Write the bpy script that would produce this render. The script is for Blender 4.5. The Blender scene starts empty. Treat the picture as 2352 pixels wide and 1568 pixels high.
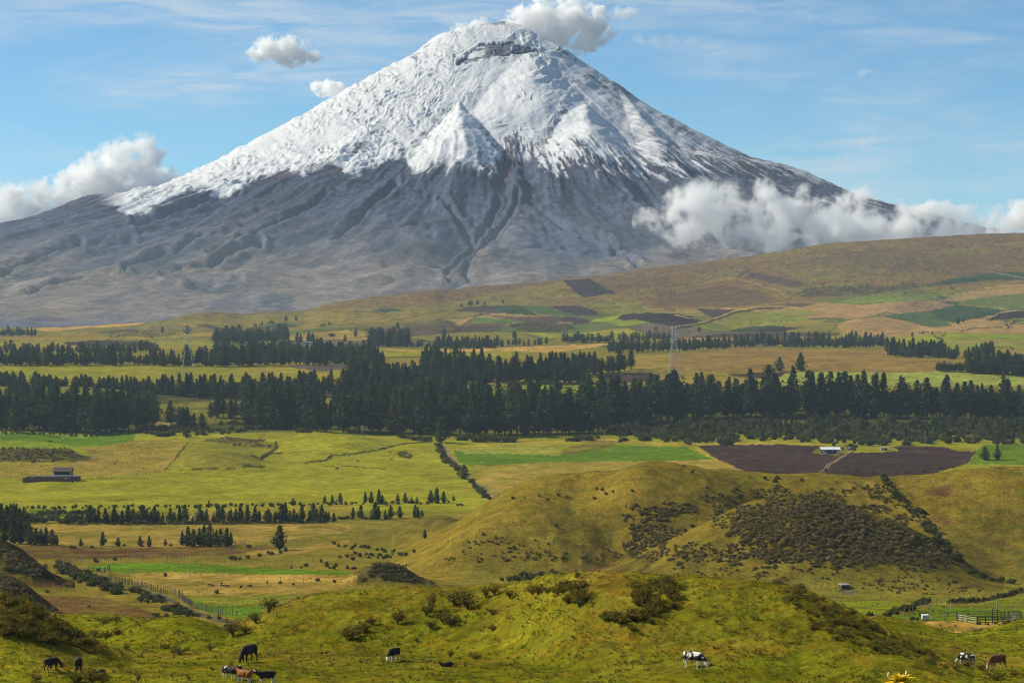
import bpy, bmesh, math, random
import numpy as np
from mathutils import Vector, Matrix

random.seed(7)
RNG = np.random.default_rng(7)
S = bpy.context.scene
C = S.collection
F, YH = 5093.0, 750.0        # focal length and horizon row, in units of a 2352-wide picture

# ------------------------------------------------------------------ camera
cd = bpy.data.cameras.new('camera')
cam = bpy.data.objects.new('camera', cd)
C.objects.link(cam)
cam.location = (0, 0, 0)
cam.rotation_euler = (math.radians(90), 0, 0)
cd.sensor_width = 36
cd.lens = 36 * F / 2352
cd.shift_y = (YH - 784) / 2352
cd.clip_start = 0.5
cd.clip_end = 80000
S.camera = cam

# ------------------------------------------------------------------ sky and sun
SUN_EL, SUN_AZ = math.radians(38), math.radians(-74)     # azimuth from +Y towards +X
sd = Vector((math.sin(SUN_AZ) * math.cos(SUN_EL), math.cos(SUN_AZ) * math.cos(SUN_EL), math.sin(SUN_EL)))
sl = bpy.data.lights.new('sun', 'SUN')
sl.energy = 5.0
sl.angle = math.radians(0.5)
sl.color = (1.0, 0.91, 0.72)
so = bpy.data.objects.new('sun', sl)
C.objects.link(so)
so.rotation_euler = sd.to_track_quat('Z', 'Y').to_euler()
so.location = (-300, 0, 300)

W = bpy.data.worlds.new('World')
S.world = W
W.use_nodes = True


class NT:
    """small helper for writing node trees"""
    def __init__(s, tree):
        s.t = tree
        s.n = tree.nodes
        s.l = tree.links

    def new(s, typ, ins=None, **kw):
        nd = s.n.new(typ)
        for k, v in kw.items():
            setattr(nd, k, v)
        for k, v in (ins or {}).items():
            s.put(nd.inputs[k], v)
        return nd

    def put(s, sock, v):
        if isinstance(v, bpy.types.NodeSocket):
            s.l.new(v, sock)
        else:
            sock.default_value = v

    def math(s, op, a, b=0.0, clamp=False):
        nd = s.new('ShaderNodeMath', {0: a, 1: b}, operation=op)
        nd.use_clamp = clamp
        return nd.outputs[0]

    def ramp(s, v, a, b, lo=0.0, hi=1.0):
        nd = s.new('ShaderNodeMapRange', {0: v, 1: a, 2: b, 3: lo, 4: hi}, interpolation_type='SMOOTHSTEP')
        return nd.outputs[0]

    def mix(s, f, a, b, mode='MIX'):
        nd = s.new('ShaderNodeMix', data_type='RGBA', blend_type=mode)
        s.put(nd.inputs[0], f)
        s.put(nd.inputs[6], a)
        s.put(nd.inputs[7], b)
        return nd.outputs[2]

    def noise(s, vec, scale, detail=3, rough=0.55, dist=0.0, dim='3D'):
        nd = s.new('ShaderNodeTexNoise', noise_dimensions=dim)
        if vec is not None:
            s.put(nd.inputs['Vector'], vec)
        nd.inputs['Scale'].default_value = scale
        nd.inputs['Detail'].default_value = detail
        nd.inputs['Roughness'].default_value = rough
        nd.inputs['Distortion'].default_value = dist
        return nd.outputs['Fac']


w = NT(W.node_tree)
w.n.clear()
sky = w.new('ShaderNodeTexSky', sky_type='NISHITA', sun_disc=False)
sky.sun_elevation = SUN_EL
sky.sun_rotation = SUN_AZ % (2 * math.pi)
sky.altitude = 2600
sky.air_density = 1.0
sky.dust_density = 0.1
sky.ozone_density = 3.0
tc = w.new('ShaderNodeTexCoord')
mp = w.new('ShaderNodeMapping', {0: tc.outputs['Generated']})
mp.inputs['Scale'].default_value = (5.0, 5.0, 22.0)
mp.inputs['Rotation'].default_value = (0.0, 0.12, 0.0)
n1 = w.noise(mp.outputs[0], 1.3, 6, 0.55, 0.6)
mp2 = w.new('ShaderNodeMapping', {0: tc.outputs['Generated']})
mp2.inputs['Scale'].default_value = (14.0, 14.0, 90.0)
mp2.inputs['Rotation'].default_value = (0.0, 0.16, 0.0)
n2 = w.noise(mp2.outputs[0], 1.6, 5, 0.6, 0.8)
ci = w.math('MULTIPLY', w.ramp(n1, 0.38, 0.72), w.ramp(n2, 0.22, 0.75))
ci = w.math('MULTIPLY', ci, 0.68)
deep = w.mix(1.0, sky.outputs[0], (0.80, 1.08, 1.12, 1), 'MULTIPLY')
col = w.mix(ci, deep, (6.6, 7.0, 7.2, 1))
bg = w.new('ShaderNodeBackground', {0: col, 1: 0.093})
wo = w.new('ShaderNodeOutputWorld', {0: bg.outputs[0]})

S.view_settings.view_transform = 'Standard'
S.view_settings.look = 'None'
S.view_settings.exposure = 0.2
S.view_settings.gamma = 1.0
S.render.engine = 'CYCLES'
cy = S.cycles
cy.max_bounces = 24
cy.diffuse_bounces = 2
cy.glossy_bounces = 1
cy.transmission_bounces = 2
cy.transparent_max_bounces = 8
cy.volume_bounces = 24
cy.use_denoising = True
cy.filter_width = 1.05
cy.sample_clamp_indirect = 6


# ------------------------------------------------------------------ general helpers
def lin(r, g, b):
    c = np.array([r, g, b], float) / 255.0
    return np.where(c <= 0.04045, c / 12.92, ((c + 0.055) / 1.055) ** 2.4)


def L4(r, g, b):
    return tuple(float(v) for v in lin(r, g, b)) + (1.0,)


def sm(a, b, x):
    t = np.clip((x - a) / (b - a), 0, 1)
    return t * t * (3 - 2 * t)


def vnoise(x, y, seed=0):
    """value noise on a lattice, -1..1"""
    xi = np.floor(x).astype(np.int64)
    yi = np.floor(y).astype(np.int64)
    fx = x - xi
    fy = y - yi
    fx = fx * fx * fx * (fx * (fx * 6 - 15) + 10)
    fy = fy * fy * fy * (fy * (fy * 6 - 15) + 10)

    def h(a, b):
        n = (a * 374761393 + b * 668265263 + seed * 974634777) & 0xFFFFFFFF
        n = ((n ^ (n >> 13)) * 1274126177) & 0xFFFFFFFF
        n = (n ^ (n >> 16)) & 0xFFFF
        return n / 32767.5 - 1.0
    a = h(xi, yi)
    b = h(xi + 1, yi)
    c = h(xi, yi + 1)
    d = h(xi + 1, yi + 1)
    return (a + (b - a) * fx) * (1 - fy) + (c + (d - c) * fx) * fy


def fbm(x, y, octv=4, seed=0, gain=0.5):
    s = np.zeros(np.broadcast(x, y).shape)
    a, t = 1.0, 0.0
    for o in range(octv):
        s += a * vnoise(x * 2 ** o + 17.3 * o, y * 2 ** o - 9.1 * o, seed + o)
        t += a
        a *= gain
    return s / t


def ridged(x, y, octv=3, seed=0, gain=0.5):
    s = np.zeros(np.broadcast(x, y).shape)
    a, t = 1.0, 0.0
    for o in range(octv):
        s += a * (1 - 2 * np.abs(vnoise(x * 2 ** o + 31.7 * o, y * 2 ** o + 5.5 * o, seed + o)))
        t += a
        a *= gain
    return s / t


def tag(o, label=None, cat=None, group=None, kind=None):
    if label:
        o['label'] = label
    if cat:
        o['category'] = cat
    if group:
        o['group'] = group
    if kind:
        o['kind'] = kind
    return o


def empty(name, loc, rz=0.0, sc=1.0):
    o = bpy.data.objects.new(name, None)
    C.objects.link(o)
    o.location = loc
    o.rotation_euler = (0, 0, rz)
    o.scale = (sc, sc, sc)
    return o


def link(name, me, mat=None, parent=None, loc=None, rz=0.0):
    o = bpy.data.objects.new(name, me)
    C.objects.link(o)
    if mat is not None and len(me.materials) == 0:
        me.materials.append(mat)
    if parent is not None:
        o.parent = parent
    if loc is not None:
        o.location = loc
        o.rotation_euler = (0, 0, rz)
    return o


def np_mesh(name, V, Q, smooth=False, attrs=None):
    """mesh from numpy vertices and quads; attrs: name -> (n,) float or (n,3) colour per vertex"""
    me = bpy.data.meshes.new(name)
    V = np.ascontiguousarray(V, np.float32)
    Q = np.ascontiguousarray(Q, np.int32)
    me.vertices.add(len(V))
    me.vertices.foreach_set('co', V.ravel())
    me.loops.add(Q.size)
    me.loops.foreach_set('vertex_index', Q.ravel())
    me.polygons.add(len(Q))
    me.polygons.foreach_set('loop_start', np.arange(0, Q.size, Q.shape[1], dtype=np.int32))
    try:
        me.polygons.foreach_set('loop_total', np.full(len(Q), Q.shape[1], np.int32))
    except Exception:
        pass
    me.update(calc_edges=True)
    me.validate()
    if smooth:
        me.polygons.foreach_set('use_smooth', np.ones(len(me.polygons), bool))
    for k, a in (attrs or {}).items():
        if a.ndim == 1:
            at = me.attributes.new(k, 'FLOAT', 'POINT')
            at.data.foreach_set('value', a.astype(np.float32))
        else:
            at = me.color_attributes.new(k, 'FLOAT_COLOR', 'POINT')
            c4 = np.ones((len(a), 4), np.float32)
            c4[:, :3] = a
            at.data.foreach_set('color', c4.ravel())
    me.update()
    return me


def grid_quads(ny, nx):
    i = np.arange(ny * nx).reshape(ny, nx)
    return np.stack([i[:-1, :-1], i[:-1, 1:], i[1:, 1:], i[1:, :-1]], -1).reshape(-1, 4)


# zoom windows in which outlines were read off the photograph
WIN = {'A': (0, 2200), 'B': (1300, 2200), 'C': (2696, 2200), 'D': (0, 1650), 'E': (1300, 1650), 'F': (2696, 1650),
       'G': (0, 1200), 'H': (1300, 1200), 'I': (2696, 1200), 'J': (0, 750), 'K': (1300, 750), 'L': (2696, 750)}
K = 2352 / 4096


def win(wd, pts):
    if wd == 'P':
        return [(float(a), float(b)) for a, b in pts]
    ox, oy = WIN[wd]
    s = 1400 / 2352 * K
    return [(ox * K + a * s, oy * K + b * s) for a, b in pts]


# ------------------------------------------------------------------ terrain
XS = np.concatenate([np.linspace(-900, -60, 50), np.arange(-57, 2412, 3.0), np.linspace(2415, 3250, 50)])


def geo(a, b, r):
    n = int(math.log(b / a) / math.log(r))
    return a * (b / a) ** (np.arange(n) / n)


YS = np.concatenate([geo(4, 150, 1.03), np.arange(150, 400, 0.55), geo(400, 1000, 1.0028), geo(1000, 7500, 1.0036), [7500.0]])
NX, NY = len(XS), len(YS)
XG = np.broadcast_to(XS, (NY, NX))
YG = np.broadcast_to(YS[:, None], (NY, NX))
WX = (XG - 1176) / F * YG        # world x

yl = [0, 4, 8, 14, 30, 80, 120, 165, 190, 210, 240, 265, 300, 350, 400, 500, 650, 800, 1050, 1300, 1600, 2000, 2200, 2400, 2600, 2800, 3200, 3500, 7600]
zl = [-1.7, -2, -2.4, -3.5, -9, -20, -24, -27, -29, -31, -34, -38, -45, -55, -62, -75, -86, -92, -105, -110, -110, -98, -93, -75, -56, -47, -38, -34, -34]
yr = [0, 4, 8, 14, 30, 80, 120, 165, 190, 210, 240, 265, 300, 350, 400, 450, 520, 650, 750, 850, 1050, 1300, 1600, 2000, 2200, 2400, 2600, 2800, 3200, 3500, 7600]
zr = [-1.7, -2, -2.4, -3.5, -9, -20, -24, -27, -29, -31, -34, -37.5, -43, -48.5, -53, -58, -66, -80, -89, -95, -104, -109, -109, -98, -93, -75, -56, -47, -38, -34, -34]


def smooth_prof(y, z):
    g = np.linspace(math.log(3.0), math.log(7600), 3000)
    v = np.interp(np.exp(g), y, z)
    k = np.hanning(61)
    k /= k.sum()
    vp = np.pad(v, 30, mode='edge')
    v = np.convolve(vp, k, 'valid')
    return lambda q: np.interp(np.log(q), g, v)


PL, PR = smooth_prof(yl, zl), smooth_prof(yr, zr)
mixr = sm(900, 1900, XG)
ZB = PL(YS)[:, None] * (1 - mixr) + PR(YS)[:, None] * mixr
# far slope up to the skyline
CR = [(-900, 752), (0, 752), (90, 750), (200, 748), (300, 742), (380, 735), (430, 722), (470, 715), (510, 716), (560, 722), (620, 715), (700, 713), (740, 700),
      (800, 688), (900, 675), (1000, 662), (1020, 665), (1100, 658), (1200, 652), (1300, 640), (1400, 628), (1500, 612), (1600, 601),
      (1700, 588), (1800, 575), (1900, 560), (2000, 553), (2080, 548), (2200, 540), (2352, 534), (2700, 528), (3250, 540)]
crx, cry = zip(*CR)
ycx = np.interp(XS, [-900, 0, 400, 1100, 1600, 3250], [5000, 5100, 5400, 6100, 6500, 6600])
zc = (YH - np.interp(XS, crx, cry)) / F * ycx
tt = np.clip((YG - 3500) / (ycx - 3500), 0, 1)
zfar = -34 + (zc + 34) * tt ** 1.8 - np.clip(YG - ycx, 0, None) * 0.12
Z = np.where(YG > 3500, zfar, ZB)
FART = np.where(YG > 3500, tt, 0)

# broad undulation
near_f = sm(150, 180, YG)
Z = Z + near_f * (1 - sm(300, 360, YG)) * 0.32 * fbm(WX / 16, YG / 16, 3, 3)
Z = Z + sm(330, 420, YG) * (1 - sm(1200, 1500, YG)) * 1.6 * fbm(WX / 60, YG / 60, 3, 5)
Z = Z + sm(1300, 1500, YG) * (1 - sm(2000, 2150, YG)) * (1 - sm(1000, 1200, XG)) * 4.2 * fbm(WX / 95, YG / 105, 3, 8)
Z = Z + sm(2300, 2500, YG) * (1 - sm(3300, 3600, YG)) * 3.0 * fbm(WX / 220, YG / 180, 3, 11)
Z = Z + sm(3500, 3900, YG) * 12.0 * (1 - 0.7 * sm(0.8, 1.0, FART)) * fbm(WX / 330, YG / 330, 4, 14)
ZBASE = Z.copy()
MASK = {}


def ridge(pts, y0, Lf, Lb, taper=14, name=None, p=1.0, wd='P'):
    """a hill whose crest line passes through the given rows at distance y0"""
    global Z
    pts = win(wd, pts)
    px, py = zip(*pts)
    y0x = np.interp(XS, *zip(*y0)) if isinstance(y0, list) else np.full(NX, float(y0))
    row = np.interp(XS, px, py)
    # soften the polyline
    zc_ = (YH - row) / F * y0x
    def sc(v, n):
        kn = np.hanning(n)
        return np.convolve(np.pad(v, n // 2, mode='edge'), kn / kn.sum(), 'valid')
    y0x = sc(y0x, 121)
    zc_ = sc((YH - row) / F * y0x, 13)
    jj = np.clip(np.searchsorted(YS, y0x), 0, NY - 1)
    zb = sc(Z[jj, np.arange(NX)], 31)
    h = np.clip(zc_ - zb, 0, None) * sm(px[0] - taper, px[0] + taper, XS) * (1 - sm(px[-1] - taper, px[-1] + taper, XS))
    if y0x.mean() > 300:
        h = sc(h, 49)
    d = YG - y0x
    L = np.where(d < 0, Lf, Lb)
    u = np.clip(np.abs(d) / L, 0, 1)
    prof = (0.5 * (1 + np.cos(np.pi * u))) ** p
    add = h * prof
    Z = Z + add
    if name:
        MASK[name] = np.maximum(MASK.get(name, 0), prof * (h > 0.4))


# far hills
ridge([(2150, 690), (2197, 677), (2266, 663), (2352, 653), (2600, 650)], 5300, 700, 500, 40)
ridge([(1845, 730), (1873, 721), (1924, 706), (1992, 699), (2067, 694), (2150, 702), (2210, 716)], 5000, 450, 400, 30)
ridge([(1920, 747), (1958, 732), (2009, 728), (2060, 733), (2129, 749)], 4500, 350, 300, 20)
ridge([(1327, 752), (1413, 723), (1491, 717), (1550, 719), (1600, 730), (1650, 745)], 4600, 450, 350, 30)
ridge([(2060, 790), (2105, 783), (2180, 769), (2232, 766), (2352, 768), (2600, 775)], 3900, 350, 300, 30)
ridge([(1060, 740), (1100, 718), (1180, 702), (1300, 704), (1400, 712)], 5000, 500, 400, 30)
ridge([(630, 768), (700, 755), (800, 752), (900, 760)], 4300, 300, 300, 30)
# middle ground
ridge([(0, 1032), (60, 1029), (120, 1030), (170, 1040), (205, 1057)], 1760, 45, 60, 10, 'scrub_left')
ridge([(375, 1075), (385, 1062), (410, 1042), (480, 1033), (560, 1040), (615, 1064)], 1720, 80, 60, 8)
ridge([(560, 1030), (640, 1008), (760, 1003), (860, 1012), (930, 1040)], 1900, 120, 60, 20)
ridge([(1287, 1032), (1330, 1020), (1390, 1008), (1430, 1010), (1490, 1026)], 1960, 60, 50, 15, 'brown_mound')
ridge([(840, 1232), (917, 1207), (986, 1187), (1013, 1180), (1047, 1190), (1080, 1205)], 1130, 40, 45, 12, 'low_mound')
ridge([(640, 1224), (700, 1203), (745, 1199), (783, 1214)], 1180, 25, 30, 10, 'low_mound')
# big golden hill on the right, its lobes, the scrub mound in front
ridge([(940, 1262), (1000, 1232), (1050, 1205), (1130, 1160), (1200, 1117), (1280, 1100), (1400, 1086), (1470, 1073), (1530, 1071), (1600, 1080), (1700, 1087),
       (1800, 1088), (1900, 1081), (2000, 1085), (2100, 1081), (2150, 1073), (2200, 1064), (2250, 1058), (2352, 1064), (2600, 1080)], 960, 135, 200, 14, 'hill')
ridge([(1010, 1262), (1047, 1244), (1100, 1205), (1157, 1169), (1225, 1148), (1280, 1152), (1360, 1172), (1450, 1208), (1540, 1258), (1620, 1305)], 895, 60, 80, 90, 'hill')
ridge([(1330, 1188), (1400, 1138), (1460, 1115), (1540, 1120), (1640, 1152), (1760, 1212), (1860, 1280)], 890, 60, 80, 60, 'hill')
ridge([(985, 1277), (1054, 1241), (1122, 1217), (1191, 1207), (1259, 1205), (1330, 1222), (1400, 1255), (1480, 1290), (1560, 1310)], 850, 50, 70, 90, 'hill')
ridge([(1300, 1350), (1380, 1325), (1460, 1285), (1560, 1228), (1640, 1190), (1719, 1152), (1787, 1138), (1838, 1131), (1890, 1138), (1941, 1159), (2026, 1183), (2112, 1220), (2197, 1275), (2250, 1312), (2310, 1350), (2360, 1378), (2450, 1420), (2600, 1450)],
      790, 95, 120, 60, 'scrub')
ridge([(798, 1333), (830, 1302), (860, 1288), (885, 1284), (920, 1292), (950, 1316), (972, 1333)], 780, 13, 14, 6, 'tussock')
ridge([(930, 1318), (986, 1289), (1020, 1290), (1054, 1308), (1085, 1320)], 850, 16, 18, 8)
# left edge mounds
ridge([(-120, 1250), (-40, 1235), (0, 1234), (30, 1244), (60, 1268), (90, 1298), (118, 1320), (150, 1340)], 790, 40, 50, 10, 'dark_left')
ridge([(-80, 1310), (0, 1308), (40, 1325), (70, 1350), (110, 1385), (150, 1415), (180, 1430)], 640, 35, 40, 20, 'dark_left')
# foreground hummocks
ridge([(90, 1422), (120, 1411), (256, 1410), (330, 1421), (420, 1432)], 268, 28, 45, 15)
ridge([(225, 1477), (300, 1441), (350, 1425), (400, 1412), (450, 1420), (490, 1435), (545, 1455), (600, 1478)], 238, 22, 30, 20)
ridge([(440, 1485), (500, 1462), (590, 1412), (640, 1390), (700, 1371), (760, 1360), (850, 1350), (1000, 1344), (1100, 1344), (1150, 1346), (1200, 1338), (1260, 1321), (1320, 1315), (1450, 1317), (1600, 1325),
       (1720, 1335), (1800, 1345), (1850, 1358), (1900, 1376), (1980, 1418), (2050, 1458), (2120, 1492), (2170, 1513), (2210, 1528), (2250, 1545)],
      [(500, 246), (900, 244), (1150, 238), (1300, 214), (1800, 205), (2050, 192), (2180, 185)], 31, 60, 14, 'fghill', 0.72)
ridge([(1975, 1425), (2020, 1418), (2060, 1420), (2130, 1437), (2190, 1456), (2250, 1449), (2300, 1436), (2352, 1424), (2450, 1420), (2560, 1450), (2700, 1490)], 258, 30, 30, 14)
ridge([(-120, 1370), (0, 1364), (60, 1377), (120, 1407), (180, 1450), (245, 1490), (280, 1510), (320, 1528)], 196, 22, 40, 10, 'fgleft')
ridge([(1380, 1560), (1500, 1548), (1650, 1532), (1760, 1526), (1850, 1536), (1950, 1550)], 176, 8, 12, 20)

# small relief
fgm = near_f * (1 - sm(270, 330, YG))
slope_m = np.clip(MASK['fghill'] + MASK['fgleft'], 0, 1)
ter = vnoise(WX / 2.4 + 1.2 * vnoise(WX / 3, YG / 3, 71), (Z * 4.2 + YG * 0.3), 72)      # cattle terracettes
Z = Z + fgm * (0.04 + 0.13 * slope_m) * ter
Z = Z + fgm * 0.09 * fbm(WX / 0.9, YG / 1.8, 3, 21)
Z = Z + fgm * 0.16 * fbm(WX / 3.5, YG / 4.5, 2, 24)
hm = np.clip(MASK['hill'], 0, 1)
Z = Z + sm(330, 420, YG) * (1 - sm(1300, 1500, YG)) * (0.35 + 0.5 * hm) * fbm(WX / 7, YG / 10, 4, 27)
Z = Z + hm * 3.4 * sm(500, 640, YG) * fbm(WX / 38 + 0.4 * vnoise(YG / 60, WX / 80, 26), YG / 110, 3, 28)
Z = Z + np.clip(MASK['tussock'] + MASK['dark_left'], 0, 1) * 0.9 * fbm(WX / 1.5, YG / 2, 3, 29)
Z = Z + sm(3500, 4000, YG) * 1.6 * fbm(WX / 28, YG / 40, 3, 31)
Z = Z + sm(1300, 1600, YG) * (1 - sm(3400, 3600, YG)) * 0.5 * fbm(WX / 14, YG / 20, 3, 33)
ROW = YH - F * Z / YG

# -- what grows where: colours as they stay put on the ground
FS = {  # kind of ground -> albedo
    'fg': (113, 113, 24), 'gold': (122, 107, 37), 'olive': (120, 114, 42), 'ygreen': (138, 137, 34), 'green': (88, 116, 24), 'dgreen': (54, 72, 42),
    'crop': (76, 96, 48), 'tan': (150, 128, 58), 'straw': (188, 150, 76), 'heath': (116, 90, 52), 'brown': (98, 72, 44), 'soil': (68, 54, 50),
    'dsoil': (52, 42, 42), 'pink': (160, 128, 80), 'scrub': (72, 66, 34), 'flower': (150, 150, 70), 'road': (138, 118, 92), 'floor': (66, 70, 32),
    'gsoil': (92, 84, 76), 'stripe': (142, 152, 66), 'limey': (118, 136, 26), 'ditch': (40, 40, 26), 'pale': (176, 152, 110)}
FS = {k: lin(*v) for k, v in FS.items()}


def lerp(a, b, t):
    return a + (b - a) * t[..., None]


nA = fbm(WX / 40, YG / 60, 4, 41)
nB = fbm(WX / 9, YG / 14, 3, 45)
nC = fbm(WX / 300, YG / 400, 3, 48)
COL = np.empty((NY, NX, 3))
COL[:] = FS['fg']
COL = lerp(COL, FS['gold'], np.clip(sm(0.0, 0.55, nB) * 0.55 + 0.45 * slope_m, 0, 1))
COL = lerp(COL, FS['olive'], sm(330, 400, YG))
COL = lerp(COL, FS['gold'], sm(330, 400, YG) * (1 - sm(1250, 1330, YG)) * sm(-0.3, 0.5, nA) * 0.8)
COL = lerp(COL, FS['gold'], np.clip(MASK['scrub'] * 2, 0, 1) * 0.75)
COL = lerp(COL, FS['gold'], np.clip(hm * 1.5, 0, 1) * (0.55 + 0.4 * sm(-.4, .4, nA)))
COL = lerp(COL, FS['ygreen'], sm(1290, 1340, YG) * (1 - sm(2000, 2060, YG)))
COL = lerp(COL, FS['floor'], sm(2010, 2060, YG) * (1 - sm(2420, 2470, YG)) * 0.9)
COL = lerp(COL, FS['olive'], sm(2430, 2470, YG))
COL = lerp(COL, FS['tan'], sm(2430, 2470, YG) * sm(0.0, 0.5, nC) * 0.6)
COL = lerp(COL, FS['heath'], sm(0.50, 0.62, FART + 0.12 * nC + 0.06 * nA) * sm(1000, 1400, XG + 200 * nC))
COL = lerp(COL, FS['brown'], sm(0.05, 0.5, nA) * sm(0.6, 0.7, FART) * sm(1100, 1400, XG) * 0.7)
COL = lerp(COL, FS['gold'], sm(0.0, 0.5, nC + 0.5 * nA) * sm(0.5, 0.6, FART) * 0.55)
COL = lerp(COL, FS['olive'], sm(0.1, 0.5, -nC + 0.5 * nA) * sm(0.5, 0.6, FART) * 0.45)
COL = lerp(COL, FS['scrub'], np.clip(MASK['tussock'] * 1.6, 0, 1) * 0.9)
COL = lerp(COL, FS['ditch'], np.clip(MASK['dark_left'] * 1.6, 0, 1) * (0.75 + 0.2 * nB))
COL = lerp(COL, FS['scrub'], np.clip(MASK['scrub'] * 1.5, 0, 1) * sm(-0.5, 0.3, nB + nA) * 0.75)
COL = lerp(COL, FS['scrub'], np.clip(MASK['scrub_left'] * 1.3, 0, 1) * 0.8)
COL = lerp(COL, FS['brown'], np.clip(MASK['brown_mound'] * 1.2, 0, 1) * 0.7)
COL = lerp(COL, FS['scrub'], np.clip(MASK['low_mound'], 0, 1) * 0.45)

# patchwork of small holdings on the far slope
pu = WX / 260 + 0.35 * YG / 300 + 0.25 * fbm(WX / 500, YG / 500, 2, 500)
pw = YG / 330 - 0.25 * WX / 400 + 0.25 * fbm(WX / 450, YG / 500, 2, 501)
ci_, cj_ = np.floor(pu), np.floor(pw)
hsh = np.abs(np.sin(ci_ * 12.9898 + cj_ * 78.233) * 43758.5453) % 1.0
zone = sm(3500, 3700, YG) * (1 - sm(0.5, 0.62, FART + 0.1 * nC))
for a_, b_, kind_ in ((0.0, .12, 'tan'), (.12, .26, 'limey'), (.26, .36, 'gold'), (.36, .43, 'soil'), (.43, .52, 'crop'), (.52, .6, 'pink'), (.6, .72, 'ygreen'), (.72, .78, 'gsoil')):
    COL = lerp(COL, FS[kind_], zone * ((hsh >= a_) & (hsh < b_)) * 0.8)
edge = np.minimum(np.minimum(pu - ci_, 1 - pu + ci_) * 260, np.minimum(pw - cj_, 1 - pw + cj_) * 330)
COL = lerp(COL, FS['ditch'], zone * (1 - sm(4, 11, edge)) * 0.55 * (fbm(WX / 120, YG / 120, 2, 502) > -0.15))

ZR = {'A': (330, 1300), 'B': (330, 1300), 'C': (265, 1300), 'D': (560, 2200), 'E': (900, 2200), 'F': (975, 2200), 'G': (2060, 7500), 'H': (2060, 7500),
      'I': (2060, 7500), 'J': (3000, 7500), 'K': (3000, 7500), 'L': (3000, 7500)}
JX = XG + 2.2 * vnoise(WX / 6 * (300 / YG) ** .5, YG / 12, 61) + 1.2 * vnoise(XG / 5, ROW / 3, 62)
JY = ROW + 1.3 * vnoise(XG / 9, ROW / 5, 63)


def inpoly(pts, X, Y):
    r = np.zeros(X.shape, bool)
    n = len(pts)
    for i in range(n):
        x1, y1 = pts[i]
        x2, y2 = pts[(i + 1) % n]
        if y1 == y2:
            continue
        c = (y1 > Y) != (y2 > Y)
        r ^= c & (X < (x2 - x1) * (Y - y1) / (y2 - y1) + x1)
    return r


def field(wd, kind, pts, a=1.0, rng=None):
    p = win(wd, pts)
    lo, hi = rng or ZR[wd]
    xs = [q[0] for q in p]
    i0, i1 = np.searchsorted(XS, [min(xs) - 8, max(xs) + 8])
    j0, j1 = np.searchsorted(YS, [lo, hi])
    sl_ = (slice(j0, j1), slice(i0, i1))
    m = inpoly(p, JX[sl_], JY[sl_])
    c = COL[sl_]
    al = np.full(m.shape, a)
    if kind in ('brown', 'tan', 'straw', 'gold', 'scrub', 'heath', 'olive', 'limey', 'flower') and a < 1:
        al = a * (0.35 + 0.65 * sm(-0.5, 0.15, nB[sl_] + 0.6 * nA[sl_]))
    c[m] = c[m] * (1 - al[m][:, None]) + FS[kind] * al[m][:, None]


def strip(wd, kind, pts, wpx, a=1.0, rng=None):
    """a track, ditch, wall or painted shadow line on the ground"""
    p = win(wd, pts)
    lo, hi = rng or ZR[wd]
    xs = [q[0] for q in p]
    i0, i1 = np.searchsorted(XS, [min(xs) - 12, max(xs) + 12])
    j0, j1 = np.searchsorted(YS, [lo, hi])
    sl_ = (slice(j0, j1), slice(i0, i1))
    X, Y = JX[sl_], JY[sl_]
    dm = np.full(X.shape, 1e9)
    for (x1, y1), (x2, y2) in zip(p[:-1], p[1:]):
        dx, dy = x2 - x1, y2 - y1
        t = np.clip(((X - x1) * dx + (Y - y1) * dy) / (dx * dx + dy * dy + 1e-9), 0, 1)
        dm = np.minimum(dm, np.hypot(X - x1 - t * dx, (Y - y1 - t * dy) * 1.15))
    m = (1 - sm(wpx * 0.35, wpx * 0.75, dm)) * a
    COL[sl_] = lerp(COL[sl_], FS[kind], m)


# left middle ground
field('D', 'limey', [(0, 235), (250, 240), (500, 240), (700, 232), (890, 192), (925, 130), (0, 130)])
field('D', 'green', [(0, 140), (250, 140), (550, 172), (760, 145), (925, 125), (895, 190), (700, 220), (500, 222), (250, 190), (0, 185)])
field('D', 'tan', [(560, 235), (700, 225), (900, 192), (1050, 175), (1260, 200), (1190, 290), (1110, 390), (900, 412), (600, 425), (300, 445), (0, 440), (0, 330), (300, 340), (600, 320), (620, 280)], 0.85)
field('D', 'gold', [(560, 235), (700, 225), (900, 192), (1050, 175), (1260, 200), (1190, 290), (1110, 390), (900, 412), (600, 425), (300, 445), (0, 440), (0, 330), (300, 340), (600, 320), (620, 280)], 0.4)
field('D', 'olive', [(1280, 195), (1400, 200), (1620, 215), (1850, 240), (1750, 330), (1780, 368), (1400, 378), (1120, 385), (1190, 290)], 0.8)
field('D', 'scrub', [(1340, 190), (1500, 165), (1700, 175), (1850, 200), (1850, 238), (1600, 215), (1400, 196)], 0.9)
field('D', 'scrub', [(0, 240), (250, 235), (480, 245), (560, 290), (590, 325), (400, 330), (100, 330), (0, 300)], 0.9)
field('D', 'green', [(190, 650), (440, 650), (440, 692), (190, 692)])
field('D', 'tan', [(200, 750), (2350, 742), (2352, 800), (1950, 850), (1600, 885), (900, 908), (380, 885)], 0.85)
field('D', 'tan', [(1100, 660), (2352, 610), (2352, 700), (1900, 735), (1300, 740)], 0.5)
field('D', 'brown', [(100, 890), (900, 905), (1400, 898), (1900, 905), (1500, 960), (600, 978), (100, 985)], 0.9)
field('D', 'straw', [(1650, 930), (1900, 915), (2352, 850), (2352, 880), (1900, 965), (1700, 985)], 0.35)
strip('D', 'road', [(560, 235), (620, 260), (640, 290), (600, 325), (480, 355), (400, 380)], 3.2, 0.7)
strip('D', 'ditch', [(1260, 200), (1190, 290), (1110, 385)], 3, 0.8)
strip('D', 'ditch', [(1850, 195), (1860, 240), (1760, 300)], 6, 0.9)
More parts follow.
